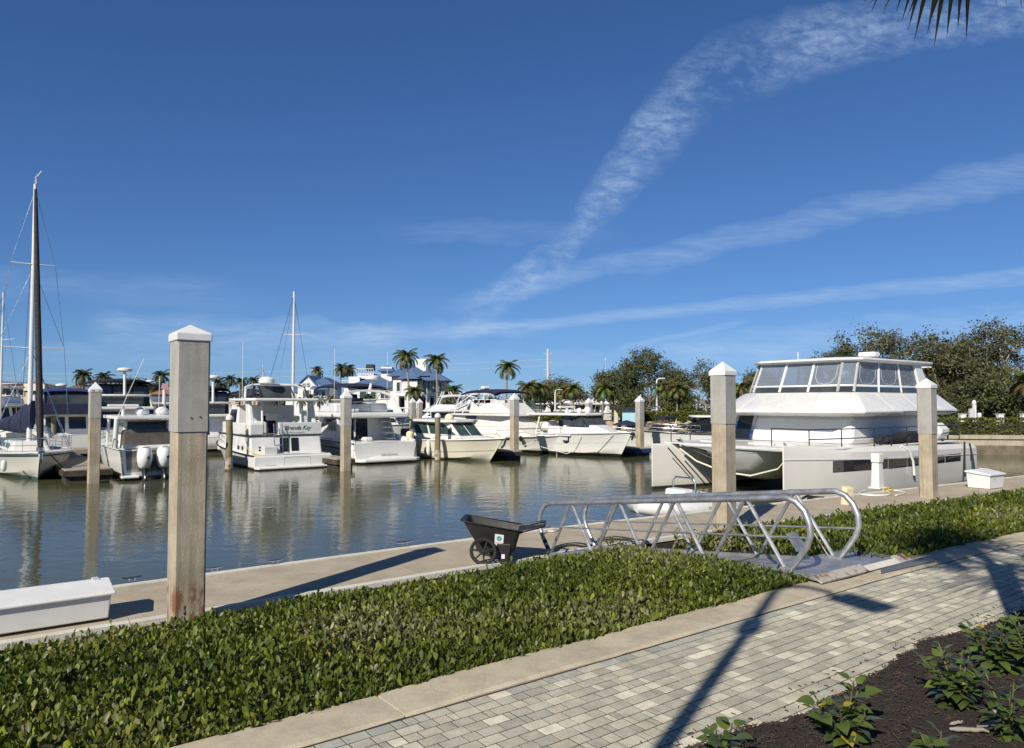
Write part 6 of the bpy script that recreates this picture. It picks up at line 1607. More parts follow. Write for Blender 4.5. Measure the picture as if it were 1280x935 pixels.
M = Mesh(); wall_run(M, edge, .6, -.16, .06, .2); build_at(M, 'cap', MAT['seawall_tan'], sw, bevel=.02)
M = Mesh(); wall_run(M, edge, .2, -1.3, -.5, .35); build_at(M, 'ledge', MAT['wall_wet'], sw)
M = Mesh(); pts = [(20.4, 54), (18.4, 66.2), (7, 68.2), (-4.2, 70.2)]; rings = []
for i in range(len(pts)-1):
    for k in range(24):
        q = k/24; p = Vector((lerp(pts[i][0], pts[i+1][0], q), lerp(pts[i][1], pts[i+1][1], q), 0)); d = (Vector((*pts[i+1], 0))-Vector((*pts[i], 0))).normalized(); n_ = Vector((-d.y, d.x, 0))
        r = []
        for j in range(6):
            w = j/5; v = p+n_*lerp(1.8, -.4, w); v.z = lerp(-1.3, .12, w)+.22*mnoise.noise(v*1.7); r.append(v)
        rings.append(r)
M.loft(rings, cap=False, closed=False); tag(M.build('terrain', MAT['riprap']), kind='structure')

def far_hedge(label, pts, w, h, z, n, seed, size=.2, cat='hedge', group='low hedges along the far shore'):
    rg = np.random.default_rng(seed); o = thing('hedge', label, cat, (pts[0][0], pts[0][1], z), 0, group); org = Vector(o.location)
    P = []; seglen = [(Vector(b_)-Vector(a)).length for a, b_ in zip(pts, pts[1:])]; tot_ = sum(seglen)
    core = Mesh()
    for a, b_ in zip(pts, pts[1:]):
        a, b_ = Vector((*a, 0)), Vector((*b_, 0)); d = (b_-a).normalized(); nn_ = Vector((-d.y, d.x, 0)); k = int(n*(b_-a).length/tot_)
        core.hexa([a+nn_*-w*.42-org+Vector((0, 0, z)), b_+nn_*-w*.42-org+Vector((0, 0, z)), b_+nn_*w*.42-org+Vector((0, 0, z)), a+nn_*w*.42-org+Vector((0, 0, z))], [a+nn_*-w*.38-org+Vector((0, 0, z+h*.86)), b_+nn_*-w*.38-org+Vector((0, 0, z+h*.86)), b_+nn_*w*.38-org+Vector((0, 0, z+h*.86)), a+nn_*w*.38-org+Vector((0, 0, z+h*.86))])
        for _ in range(k):
            p = a.lerp(b_, rg.random()); r = rg.random()
            if r < .5: off_, zz = -w*.5+abs(rg.normal(0, .05)), rg.uniform(.02, 1)*h
            elif r < .62: off_, zz = w*.5-abs(rg.normal(0, .05)), rg.uniform(.02, 1)*h
            else: off_, zz = rg.uniform(-.5, .5)*w, h-abs(rg.normal(0, .04))
            zz *= 1+.10*mnoise.noise(p*.5)+.08*mnoise.noise(p*2); off_ *= 1+.16*mnoise.noise(p*.9+Vector((9, 0, 0)))
            q = p+nn_*off_; q.z = z+zz; P.append(q-org)
    P = np.array([tuple(p) for p in P]); N = len(P)
    ax = rg.normal(0, 1, (N, 3)); ax[:, 2] = np.abs(ax[:, 2]); nr = rg.normal(0, 1, (N, 3)); L = size*rg.uniform(.6, 1.3, N)
    pt_ = np.array([mnoise.noise(Vector(tuple(p))*.7) for p in P]); k = rg.uniform(.6, 1.35, N)[:, None]; mv = np.clip(.45+pt_*.9+rg.normal(0, .2, N), 0, 1)[:, None]
    tint = (np.array([.075, .095, .012])*(1-mv)+np.array([.19, .20, .035])*mv)*k
    dry = rg.random(N) < np.clip((pt_-.2), .02, .3); tint[dry] = np.array([.20, .15, .08])
    leaf_mesh('foliage', P, ax, nr, L, L*.6, tint, MAT['leaf_hedge'], o); core.build('stem_core', MAT['thicket'], o)
    return o
far_hedge('clipped hedge along the far sea wall under the dark oaks', [(23.9, 42.6), (62, 37.7)], 1.5, 1.0, -.1, 9000, 3, .17)
far_hedge('low clipped hedge on the far bank behind the walkaround boat and kiosk', [(-1, 71), (8.5, 69.4)], 1.8, .85, 0, 3600, 4, .22)
far_hedge('low clipped hedge on the far bank beside the white lamp post', [(10.2, 69.1), (18.2, 67.6)], 1.8, .95, 0, 3600, 5, .22)

# ------------------------------------------------------------------ broadleaf trees
def grow(rg, M, p, d, L, r, depth, tips, wander=.35, up=.12, split=(2, 3), shrink=.72):
    pts = [p]; rs = [r]; n = 4
    for i in range(n):
        d = (d+Vector((rg.uniform(-1, 1), rg.uniform(-1, 1), rg.uniform(-.6, .8)))*wander*.35+Vector((0, 0, up*.2))).normalized()
        p = p+d*(L/n); pts.append(p); rs.append(lerp(r, r*.68, (i+1)/n))
        if depth <= 1: tips.append((p, d))
    M.tube(pts, rs, 7 if r > .08 else 4, cap=False)
    if depth == 0: tips.append((p, d)); return
    k = rg.randint(*split)
    for j in range(k):
        a = 2*math.pi*(j+rg.random()*.7)/k; side = d.orthogonal().normalized(); side.rotate(Matrix.Rotation(a, 3, d))
        nd_ = (d*rg.uniform(.5, .9)+side*rg.uniform(.5, .95)).normalized()
        if nd_.z < -.1: nd_.z *= .3
        grow(rg, M, p, nd_, L*shrink*rg.uniform(.8, 1.2), r*.62, depth-1, tips, wander, up, split, shrink)
def tree(name, label, loc, height, spread, seed, trunk_h=.25, dens=22, size=.2, cols=((.030, .042, .016), (.085, .095, .035)), depth=4, bark='bark', clump=.40, group='broadleaf trees along the far shore', bare=.0, lean=0.0):
    rg = random.Random(seed); rn = np.random.default_rng(seed)
    o = thing(name, label, 'tree', loc, rg.uniform(0, 6.28), group)
    M = Mesh(); tips = []
    base = Vector((0, 0, -.2)); th = height*trunk_h
    M.tube([base, Vector((.03, 0, th*.5)), Vector((.05, .05, th))], [height*.03, height*.024, height*.022], 9)
    k0 = rg.randint(4, 6)
    for j in range(k0):
        a = 2*math.pi*(j+rg.random()*.6)/k0; e = rg.uniform(.25, 1.15) if j else 1.4
        grow(rg, M, Vector((.05, .05, th*.97)), Vector((math.cos(a)*math.cos(e), math.sin(a)*math.cos(e), math.sin(e))), height*.26*rg.uniform(.75, 1.25), height*.014, depth-1, tips, .6, split=(2, 4))
    P0 = np.array([tuple(t[0]) for t in tips]); mn, mx_ = P0.min(0), P0.max(0)
    w_ = max(mx_[0]-mn[0], mx_[1]-mn[1]); s_ = np.array([spread/max(1e-3, w_), spread/max(1e-3, w_), (height-th-clump*.6)/max(1e-3, (mx_[2]-th))])
    M.v = [(v[0]*s_[0] if v[2] > th*.9 else v[0], v[1]*s_[1] if v[2] > th*.9 else v[1], th+(v[2]-th)*s_[2] if v[2] > th else v[2]) for v in M.v]
    M.build('trunk', MAT[bark], o, smooth=60)
    P0 = P0*np.array([s_[0], s_[1], 1]); P0[:, 2] = th+(P0[:, 2]-th)*s_[2]
    if bare: P0 = P0[rn.random(len(P0)) > bare]
    # uneven sprays: some tips carry a dense clump, some a thin one
    cnt = np.maximum(2, (dens*rn.gamma(1.6, 1/1.6, len(P0))*(340/max(60, len(P0)))**.5).astype(int)); rad = clump*rn.uniform(.5, 1.25, len(P0))
    P = np.repeat(P0, cnt, axis=0); N = len(P); P = P+rn.normal(0, 1, (N, 3))*np.repeat(rad, cnt)[:, None]*np.array([1, 1, .62])
    tone = np.repeat(rn.uniform(0, 1, len(P0)), cnt)
    ax = rn.normal(0, 1, (N, 3)); nr = rn.normal(0, 1, (N, 3)); nr[:, 2] += .6; L = size*rn.uniform(.6, 1.35, N)
    mv = np.clip(tone*.7+.15+rn.normal(0, .2, N), 0, 1)[:, None]; k = rn.uniform(.65, 1.35, N)[:, None]
    tint = (np.array(cols[0])*(1-mv)+np.array(cols[1])*mv)*k
    if bare: d_ = rn.random(N) < .25; tint[d_] = np.array([.13, .10, .06])*k[d_]
    leaf_mesh('crown', P, ax, nr, L, L*.55, tint, MAT['leaf_tree'], o); return o
def tree_px(px, py_top, y, spread_px, label, seed, base=-.12, **k):
    p = at_depth(px, 505, y); h = (zpix(py_top, y)-base)*1.06
    return tree('broadleaf_tree', label, (p.x, y, base), h, spread_px*y/FPX, seed, **k)
GR = ((.034, .043, .018), (.125, .13, .055)); OL = ((.042, .048, .024), (.12, .122, .06)); LT = ((.06, .075, .02), (.16, .17, .04))
tree_px(812, 437, 78, 120, 'tallest full crowned tree in the middle of the far bank', 12, cols=GR)
tree_px(766, 465, 80, 70, 'grey green tree left of the tallest crown on the far bank', 13, cols=OL)
tree_px(690, 472, 84, 95, 'low wide olive tree behind the flybridge boat on the far bank', 14, cols=OL, bare=.15)
tree_px(882, 452, 74, 78, 'thin crowned grey tree beside the square pile by the catamaran bow', 15, cols=OL, bare=.3, bark='bark_pale')
tree_px(946, 461, 76, 60, 'round olive tree left of the catamaran flybridge', 16, cols=GR)
tree_px(1050, 432, 92, 66, 'treetop just showing above the catamaran hardtop beside the radar', 17, cols=GR)
tree_px(1118, 412, 57, 140, 'large dark oak with bare grey limbs right of the catamaran flybridge', 18, cols=GR, bark='bark_pale', trunk_h=.2, bare=.12)
tree_px(1196, 416, 55, 130, 'dark oak with a forked pale trunk above the far hedge', 19, cols=GR, bark='bark_pale', trunk_h=.2, bare=.12)
tree_px(1262, 400, 53, 150, 'tallest feathery oak at the frame edge above the far hedge', 20, cols=OL, bark='bark_pale', trunk_h=.15, bare=.1)
tree_px(1160, 445, 66, 150, 'dark tree filling the gap behind the two oaks', 22, cols=GR, trunk_h=.1)
tree_px(1240, 440, 66, 150, 'dense dark tree behind the feathery oak', 23, cols=GR, trunk_h=.08)
tree_px(1218, 470, 50, 90, 'dark understorey tree just behind the far hedge', 24, cols=GR, trunk_h=.05)
tree_px(1135, 470, 54, 80, 'low dark understorey tree beside the catamaran stern', 25, cols=GR, trunk_h=.05)
tree_px(1300, 458, 47, 70, 'bright green bushy tree cut by the frame edge above the hedge', 26, cols=LT, trunk_h=.06)
tree_px(845, 480, 72, 40, 'yellow green bush between lamp post and palms on the far bank', 27, cols=LT, trunk_h=.1)
tree_px(788, 490, 72, 34, 'small dark bush behind the pale blue notice board', 28, cols=GR, trunk_h=.1)
tree_px(160, 480, 150, 46, 'round tree behind the black canvas flybridge yacht', 29, base=-.2, cols=GR, dens=26, size=.42, clump=1.0)
tree_px(178, 477, 160, 22, 'small round topped tree beside the lone palm in the far distance', 30, base=-.2, cols=GR, dens=26, size=.42, clump=.9)
tree_px(75, 487, 150, 36, 'dark tree between the two tan houses', 31, base=-.2, cols=GR, dens=26, size=.42, clump=1.0)

# ------------------------------------------------------------------ palms
def palm_mesh(seed, H_, nf=20, fl=2.2, lean=.15, old=.05, cols=((.05, .075, .022), (.13, .14, .045)), stout=.16, up=.95):
    rg = random.Random(seed); T = Mesh(); n = 8; ln = rg.uniform(0, 6.28)
    path = [Vector((lean*H_*.25*(i/n)**1.6*math.cos(ln), lean*H_*.25*(i/n)**1.6*math.sin(ln), -.3+(H_+.3)*i/n)) for i in range(n+1)]
    T.tube(path, [lerp(stout*1.25, stout*.75, min(1, i/n*1.4)) for i in range(n+1)], 8)
    top = path[-1]; V = []; F = []; C = []
    for k in range(nf):
        az = 2.4*k+rg.uniform(-.3, .3); q = k/nf; el = lerp(1.35*up, -.35, q**.85)+rg.uniform(-.12, .12); L = fl*rg.uniform(.85, 1.1)*(.75+.25*math.cos(el))
        d = Vector((math.cos(az), math.sin(az), 0)); col = tuple(lerp(a, b_, rg.random()) for a, b_ in zip(*cols))
        if q > .82 and rg.random() < old*3: col = (.17, .12, .06)
        pts = []; p = top.copy(); a = el
        for j in range(9):
            pts.append(p.copy()); p = p+(d*math.cos(a)+Vector((0, 0, math.sin(a))))*(L/8); a -= (.13+.16*q)+.035*j*.6
        side = Vector((-d.y, d.x, 0))
        for j in range(1, 9):
            for m_ in range(3):
                u = (j-1+(m_+.5)/3)/8; c0_ = pts[j-1].lerp(pts[j], (m_+.5)/3); tan = (pts[j]-pts[j-1]).normalized()
                ll = fl*.30*math.sin(math.pi*min(1, .12+u*.9))**.7+.05
                for sd in (1, -1):
                    tip = c0_+(side*sd*.8+tan*.55+Vector((0, 0, -.30-.3*rg.random()))).normalized()*ll; w = tan*(.028*fl)
                    o = len(V); V += [c0_-w, c0_+w, tip]; F.append((o, o+1, o+2)); kk = rg.uniform(.75, 1.25); C += [(col[0]*kk, col[1]*kk, col[2]*kk, 1)]*3
        o = len(V)
        for j, p_ in enumerate(pts):
            w = .02*fl*(1-j/9); V += [p_+side*w, p_-side*w]; C += [(.12, .12, .05, 1)]*2
            if j: F.append((o+2*j-2, o+2*j-1, o+2*j+1, o+2*j))
    me = bpy.data.meshes.new('crown'); me.from_pydata([tuple(v) for v in V], [], F); ca = me.color_attributes.new('tint', 'FLOAT_COLOR', 'POINT'); ca.data.foreach_set('color', np.array(C, dtype=np.float32).ravel()); me.materials.append(MAT['leaf_palm'])
    return T, me
def palm(px, py_crown, y, label, seed, fl_px=16, base=-.15, nf=20, lean=.15, cat='palm tree', group='palm trees around the marina', stout=.16, up=.95, cols=((.05, .075, .022), (.13, .14, .045))):
    p = at_depth(px, 505, y); H_ = zpix(py_crown, y)-base
    o = thing('palm_tree', label, cat, (p.x, y, base), 0, group)
    T, me = palm_mesh(seed, H_, nf, fl_px*1.32*y/FPX, lean, stout=stout, up=up, cols=cols); T.build('trunk', MAT['palm_trunk'], o, smooth=60)
    c = bpy.data.objects.new('crown', me); COL.objects.link(c); c.parent = o; return o
DK = ((.022, .035, .014), (.07, .085, .03)); YG = ((.07, .085, .02), (.16, .16, .045)); DATE = ((.07, .07, .035), (.16, .145, .07))
palm(513, 446, 100, 'tall coconut palm, left of the pair before the blue roofed villa', 41, 18, nf=22, lean=.5)
palm(547, 451, 100, 'tall coconut palm, right of the pair before the blue roofed villa', 42, 17, nf=22)
palm(632, 459, 95, 'lone tall coconut palm against the sky behind the navy bimini', 43, 17, nf=17)
palm(519, 489, 92, 'short date palm at the foot of the coconut pair', 44, 15, nf=20)
palm(566, 489, 88, 'bushy palm right of the blue roofed villa', 45, 16, cols=YG)
palm(557, 494, 86, 'smaller bushy palm touching the villa corner', 46, 12, cols=YG)
palm(460, 497, 95, 'small palm seen under the arch of the sedan cruiser', 47, 11)
palm(398, 464, 125, 'spiky date palm behind the gabled blue roof', 48, 10, cols=DATE, up=1.1)
palm(424, 461, 125, 'spiky date palm behind the roof terrace railing', 49, 12, cols=DATE, up=1.1)
palm(438, 462, 128, 'second spiky date palm beside the roof terrace railing', 50, 11, cols=DATE, up=1.1)
for i, (x, yp, lab) in enumerate(((388, 497, 'low palm before the gabled house'), (400, 500, 'low bushy palm below the gabled house windows'), (412, 498, 'low palm before the white terrace house'), (378, 501, 'low palm beside the tall white mast behind the cruiser'))): palm(x, yp, 92, lab, 60+i, 9, nf=16, cols=DATE)
palm(102, 469, 120, 'dark royal palm, left of the pair behind the letters pile', 51, 14, cols=DK)
palm(128, 472, 120, 'dark royal palm, right of the pair behind the black canvas yacht', 52, 13, cols=DK)
palm(203, 470, 125, 'lone dark palm beside the tallest concrete pile', 53, 14, cols=DK)
palm(196, 487, 120, 'small dark palm beside the tiled roof house', 54, 8, cols=DK)
palm(270, 477, 118, 'dark palm just right of the tallest concrete pile', 55, 10, cols=DK); palm(285, 474, 122, 'second dark palm right of the tallest pile', 56, 10, cols=DK)
palm(299, 477, 116, 'third dark palm, behind the thin whip antenna', 57, 10, cols=DK); palm(318, 476, 118, 'fourth dark palm, left of the cruiser radar dome', 58, 10, cols=DK); palm(277, 482, 112, 'short dark palm in front of the row right of the tallest pile', 59, 9, cols=DK)
for i, (x, yp, y, f_, lab) in enumerate(((654, 484, 76, 17, 'yellow green palm leaning left behind the capped pile'), (676, 485, 77, 15, 'yellow green palm behind the flybridge boat bow'), (700, 489, 76, 12, 'small palm left of the far white lamp post'), (716, 486, 75, 15, 'yellow green palm right of the far white lamp post'), (752, 487, 76, 17, 'drooping palm with leaning trunks over the walkaround boat'), (768, 489, 78, 13, 'smaller palm beside the drooping palm over the walkaround boat'), (832, 484, 72, 18, 'full yellow green palm right of the white lamp post'), (846, 487, 71, 16, 'full yellow green palm nearest the thin grey tree'), (945, 480, 70, 18, 'yellow green palm left of the catamaran windscreen'), (925, 484, 71, 13, 'small palm beside the capped pile and catamaran roof'))):
    palm(x, yp, y, lab, 70+i, f_, cols=YG, lean=.6 if i in (0, 4) else .2, stout=.13)
palm(1290, 478, 46, 'yellow green palm cut off by the frame edge over the hedge', 90, 30, cols=YG, nf=24)

# ------------------------------------------------------------------ buildings
mat('stucco_white', (.70, .70, .68), .8, var=.05, vs=.5); mat('stucco_tan', (.52, .42, .30), .85, var=.1, vs=.4); mat('stucco_cream', (.66, .58, .44), .85, var=.1, vs=.4)
mat('roof_blue', (.085, .14, .26), .4, var=.12, vs=.6, stretch=(3, 3, 1)); mat('roof_tile', (.26, .12, .07), .85, var=.3, vs=2, bump=.6, bs=8); mat('roof_brown', (.14, .085, .06), .85, var=.3, vs=2); mat('roof_dark', (.03, .03, .035), .8, var=.3)
def bpart(root, name, m, build): M = Mesh(); build(M); return build_at_rot(M, name, m, root)
def build_at_rot(M, name, m, root): return M.build(name, MAT[m], root)
def hip(M, x0, x1, y0, y1, z, h, ov=.4, rx=None, ry=None):
    x0 -= ov; x1 += ov; y0 -= ov; y1 += ov; w = min(x1-x0, y1-y0)/2
    if x1-x0 >= y1-y0: a, b_ = ((x0+w, (y0+y1)/2), (x1-w, (y0+y1)/2))
    else: a, b_ = (((x0+x1)/2, y0+w), ((x0+x1)/2, y1-w))
    if a == b_: b_ = (a[0]+.01, a[1]+.01)
    V = [(x0, y0, z), (x1, y0, z), (x1, y1, z), (x0, y1, z), (x0, y0, z+.12), (x1, y0, z+.12), (x1, y1, z+.12), (x0, y1, z+.12), (*a, z+h), (*b_, z+h)]
    if x1-x0 >= y1-y0: F = [(4, 5, 9, 8), (5, 6, 9), (6, 7, 8, 9), (7, 4, 8)]
    else: F = [(4, 5, 8), (5, 6, 9, 8), (6, 7, 9), (7, 4, 8, 9)]
    M.add(V, [(3, 2, 1, 0), (0, 1, 5, 4), (1, 2, 6, 5), (2, 3, 7, 6), (3, 0, 4, 7)]+F)
def gable(M, x0, x1, y0, y1, z, h, ov=.4, axis='x'):
    if axis == 'y':    # ridge runs away from us, gable faces us
        xm = (x0+x1)/2; x0 -= ov; x1 += ov; y0 -= ov; y1 += ov; t = .16
        for a, b_ in ((x0, xm), (x1, xm)): M.hexa([(a, y0, z), (b_, y0, z+h), (b_, y1, z+h), (a, y1, z)], [(a, y0, z+t), (b_, y0, z+h+t), (b_, y1, z+h+t), (a, y1, z+t)])
    else:
        ym = (y0+y1)/2; x0 -= ov; x1 += ov; y0 -= ov; y1 += ov; t = .16
        for a, b_ in ((y0, ym), (y1, ym)): M.hexa([(x0, a, z), (x1, a, z), (x1, b_, z+h), (x0, b_, z+h)], [(x0, a, z+t), (x1, a, z+t), (x1, b_, z+h+t), (x0, b_, z+h+t)])
def win(root, x0, x1, z0, z1, y=0.0, m='glass_green', frame='white_metal'):
    M = Mesh(); t = .1
    for a, b_, c_, d_ in ((x0-t, x1+t, z1, z1+t), (x0-t, x1+t, z0-t, z0), (x0-t, x0, z0, z1), (x1, x1+t, z0, z1)): M.box(((a+b_)/2, y-.05, (c_+d_)/2), (b_-a, .14, d_-c_))
    if x1-x0 > 1.2: M.box(((x0+x1)/2, y-.04, (z0+z1)/2), (.08, .1, z1-z0))
    fo_ = M.build('window', MAT[frame], root); M = Mesh(); M.box(((x0+x1)/2, y+.01, (z0+z1)/2), (x1-x0, .06, z1-z0)); M.build('pane', MAT[m], fo_)
def railing(root, x0, x1, y, z, h=1.0):
    M = Mesh(); M.box(((x0+x1)/2, y, z+h), (x1-x0, .08, .08)); M.box(((x0+x1)/2, y, z+.1), (x1-x0, .06, .06)); n = max(2, int((x1-x0)/.35))
    for i in range(n+1): M.box((lerp(x0, x1, i/n), y, z+h/2), (.05, .05, h))
    M.build('railing', MAT['white_metal'], root)
def bld(name, label, px, y, rz=0.0, base=-.2):
    p = at_depth(px, 505, y); return thing(name, label, 'house', (p.x, y, base), rz, 'houses around the marina')
def U(px, y): return px*y/FPX       # width in metres of so many pixels at that distance
# the large white villa with a blue metal roof
Y = 108; z = lambda py: zpix(py, Y)+.2
v = bld('house', 'white two storey villa with blue metal hip roofs behind the coconut palms', 522, Y)
w0, w1 = U(-31, Y), U(33, Y)
bpart(v, 'wall', 'stucco_white', lambda M: (M.box(((w0+U(6, Y))/2, 4, z(470)/2), (U(6, Y)-w0, 8, z(470))), M.box(((U(6, Y)+w1)/2, 5, z(476)/2), (w1-U(6, Y)-.02, 7, z(476)))))
bpart(v, 'roof', 'roof_blue', lambda M: hip(M, w0, U(8, Y), 0, 8, z(470), z(456)-z(470)+.3, .8))
bpart(v, 'roof', 'roof_blue', lambda M: hip(M, U(-6, Y), w1, -.6, 8, z(476), 1.9, .7))
bpart(v, 'roof', 'roof_blue', lambda M: hip(M, U(-18, Y), U(2, Y), -1.4, 3, z(474), 1.5, .5))
bpart(v, 'chimney', 'stucco_white', lambda M: M.box((U(0, Y), 4, z(455)), (1.7, 1.7, 1.9)))
bpart(v, 'porch_wall', 'stucco_white', lambda M: M.box((U(-8, Y), -.7, (z(476)+z(490))/2), (U(18, Y), 1.4, z(476)-z(490))))
for x in (-24, -12, 2, 14, 24, 30): bpart(v, 'column', 'stucco_white', lambda M, x=x: M.box((U(x, Y), -1.2, z(494)/2), (.55, .55, z(494))))
bpart(v, 'balcony', 'stucco_white', lambda M: M.box((U(3, Y), -.75, z(493)), (U(58, Y), 1.5, .5)))
for x0, x1, za, zb_ in ((-26, -22, 489, 478), (-2, 2, 490, 477), (12, 16, 490, 478), (20, 25, 490, 477), (27, 30, 489, 478)): win(v, U(x0, Y), U(x1, Y), z(za), z(zb_), -.04)
for x0, x1 in ((-22, -14), (-9, 0), (4, 12), (16, 23)): win(v, U(x0, Y), U(x1, Y), .3, z(497), -.04, 'glass_dark')
railing(v, U(-20, Y), U(0, Y), -1.4, z(492), .8)
# terrace house in the middle
Y = 112; v = bld('house', 'white house with a blue roof and a roof terrace railing left of the villa', 462, Y)
bpart(v, 'wall', 'stucco_white', lambda M: (M.box((0, 4, z(484)/2), (U(64, Y), 8, z(484))), M.box((U(-24, Y), 5, z(470)/2), (U(14, Y), 5, z(470)))))
bpart(v, 'roof', 'roof_blue', lambda M: hip(M, U(-22, Y), U(30, Y), 0, 8, z(484), z(468)-z(484), .8))
bpart(v, 'roof_terrace', 'stucco_white', lambda M: M.box((U(-10, Y), 4.5, z(469)), (U(20, Y), 3, .8)))
railing(v, U(-22, Y), U(0, Y), 2.9, z(468), 1.0)
bpart(v, 'plant_screen', 'roof_dark', lambda M: M.box((U(-7, Y), 5, z(460)+.3), (U(10, Y), 1.5, 1.0)))
bpart(v, 'cupola', 'stucco_white', lambda M: M.box((U(16, Y), 4.5, (z(470)+z(463))/2), (U(14, Y), 2.4, z(463)-z(470)+1.4)))
bpart(v, 'roof', 'roof_blue', lambda M: hip(M, U(9, Y), U(23, Y), 3.2, 5.8, z(463), 1.0, .4))
for x0, x1 in ((-26, -22), (-12, -4), (2, 8), (14, 24)): win(v, U(x0, Y), U(x1, Y), z(498), z(489), -.04)
railing(v, U(-34, Y), U(-20, Y), -.2, z(484), 1.0)
# gabled house
Y = 116; v = bld('house', 'white gabled house with a blue roof beside the tall mast', 392, Y)
bpart(v, 'wall', 'stucco_white', lambda M: (M.box((0, 4, z(482)/2), (U(40, Y), 8, z(482))), M.add([(U(-18, Y), -.02, z(482)), (U(2, Y), -.02, z(482)), (U(-8, Y), -.02, z(470)), (U(-18, Y), .3, z(482)), (U(2, Y), .3, z(482)), (U(-8, Y), .3, z(470))], [(0, 1, 2), (3, 5, 4), (0, 3, 4, 1), (1, 4, 5, 2), (2, 5, 3, 0)])))
bpart(v, 'roof', 'roof_blue', lambda M: gable(M, U(-18, Y), U(2, Y), 0, 8, z(482), z(470)-z(482), .3, 'y'))
bpart(v, 'roof', 'roof_blue', lambda M: hip(M, U(-6, Y), U(22, Y), .5, 8, z(482), z(470)-z(482)-.1, .5))
bpart(v, 'awning', 'roof_blue', lambda M: M.hexa([(U(-2, Y), -1.3, z(487)), (U(20, Y), -1.3, z(487)), (U(20, Y), 0, z(483.5)), (U(-2, Y), 0, z(483.5))], [(U(-2, Y), -1.3, z(487)+.15), (U(20, Y), -1.3, z(487)+.15), (U(20, Y), 0, z(483.5)+.15), (U(-2, Y), 0, z(483.5)+.15)]))
for x0, x1, a, b_ in ((-13, -11, 482, 479), (-8, -6, 482, 479), (-13, -5, 495, 488), (0, 6, 495, 489), (10, 16, 495, 489)): win(v, U(x0, Y), U(x1, Y), z(a), z(b_), -.05)
Y = 120; v = bld('house', 'low white wing with a blue roof at the foot of the tall mast', 366, Y)
bpart(v, 'wall', 'stucco_white', lambda M: M.box((0, 3, z(490)/2), (U(18, Y), 6, z(490)))); bpart(v, 'roof', 'roof_blue', lambda M: hip(M, U(-9, Y), U(9, Y), 0, 6, z(490), z(482)-z(490), .4)); win(v, U(-4, Y), U(3, Y), z(498), z(492), -.04)
# tan houses on the left
Y = 125; v = bld('house', 'tan two storey house with a brown roof behind the sailboat rigging', 22, Y)
bpart(v, 'wall', 'stucco_tan', lambda M: M.box((0, 4, z(487)/2), (U(74, Y), 8, z(487)))); bpart(v, 'roof', 'roof_brown', lambda M: hip(M, U(-37, Y), U(37, Y), 0, 8, z(487), z(477)-z(487), .6))
bpart(v, 'roof', 'roof_brown', lambda M: hip(M, U(-22, Y), U(-2, Y), -1, 4, z(485), z(477.5)-z(485), .4)); bpart(v, 'lanai', 'stucco_cream', lambda M: M.box((U(24, Y), -.4, z(484)), (U(26, Y), .9, 1.2)))
for x0, x1 in ((-14, -8), (0, 8), (16, 26)): win(v, U(x0, Y), U(x1, Y), z(494), z(488), -.05, 'glass_dark')
Y = 135; v = bld('house', 'small tan house with a brown tiled roof and turret between palm and sailboat', 88, Y)
bpart(v, 'wall', 'stucco_cream', lambda M: (M.box((0, 4, z(495)/2), (U(46, Y), 8, z(495))), M.box((U(-2, Y), 4, z(485)/2), (U(9, Y), 4, z(485))))); bpart(v, 'roof', 'roof_tile', lambda M: hip(M, U(-23, Y), U(23, Y), 0, 8, z(495), z(488)-z(495), .6)); bpart(v, 'turret_roof', 'roof_brown', lambda M: hip(M, U(-7, Y), U(3, Y), 2, 6, z(485), .9, .4)); win(v, U(8, Y), U(14, Y), z(503), z(497), -.05, 'glass_dark')
Y = 115; v = bld('house', 'house with an orange tiled roof just left of the tallest concrete pile', 210, Y)
bpart(v, 'wall', 'stucco_tan', lambda M: M.box((0, 4, z(493)/2), (U(34, Y), 8, z(493)))); bpart(v, 'roof', 'roof_tile', lambda M: hip(M, U(-17, Y), U(17, Y), 0, 8, z(493), z(483)-z(493), .6)); win(v, U(-10, Y), U(10, Y), z(503), z(495), -.05, 'glass_dark')
Y = 120; v = bld('house', 'low house with a dark roof behind the row of dark palms', 304, Y)
bpart(v, 'wall', 'stucco_tan', lambda M: M.box((0, 4, z(494)/2), (U(40, Y), 8, z(494)))); bpart(v, 'roof', 'roof_dark', lambda M: hip(M, U(-20, Y), U(20, Y), 0, 8, z(494), z(485)-z(494), .6)); win(v, U(-10, Y), U(-2, Y), z(503), z(496), -.05, 'glass_dark')

# ------------------------------------------------------------------ poles, wires and far masts
def lamp(px, py_top, y, label, arm=1, base=-.12):
    p = at_depth(px, 505, y); h = zpix(py_top, y)-base; o = thing('street_lamp', label, 'street lamp', (p.x, y, base), 0, 'white lamp posts on the far shore')
    M = Mesh(); M.tube([(0, 0, 0), (0, 0, h*.9), (0.04*arm, 0, h*.965), (.22*arm, 0, h)], [.11, .08, .07, .06], 8); M.build('pole', MAT['white_metal'], o, smooth=60)
    M = Mesh(); M.loft([[Vector((x*arm, w*c_, h+dz)) for c_, dz in ((-1, -.05), (1, -.05), (1, .05), (-1, .05))] for x, w in ((.15, .07), (.4, .14), (.8, .12))]); M.build('lamp_head', MAT['white_metal'], o); return o
lamp(821, 473, 72, 'white lamp post with a curved arm in front of the middle trees'); lamp(694, 487, 76, 'white lamp post between the far bank palms'); lamp(605, 491, 88, 'white lamp post behind the navy bimini'); lamp(1150, 459, 52, 'white lamp post just behind the pile by the catamaran stern')
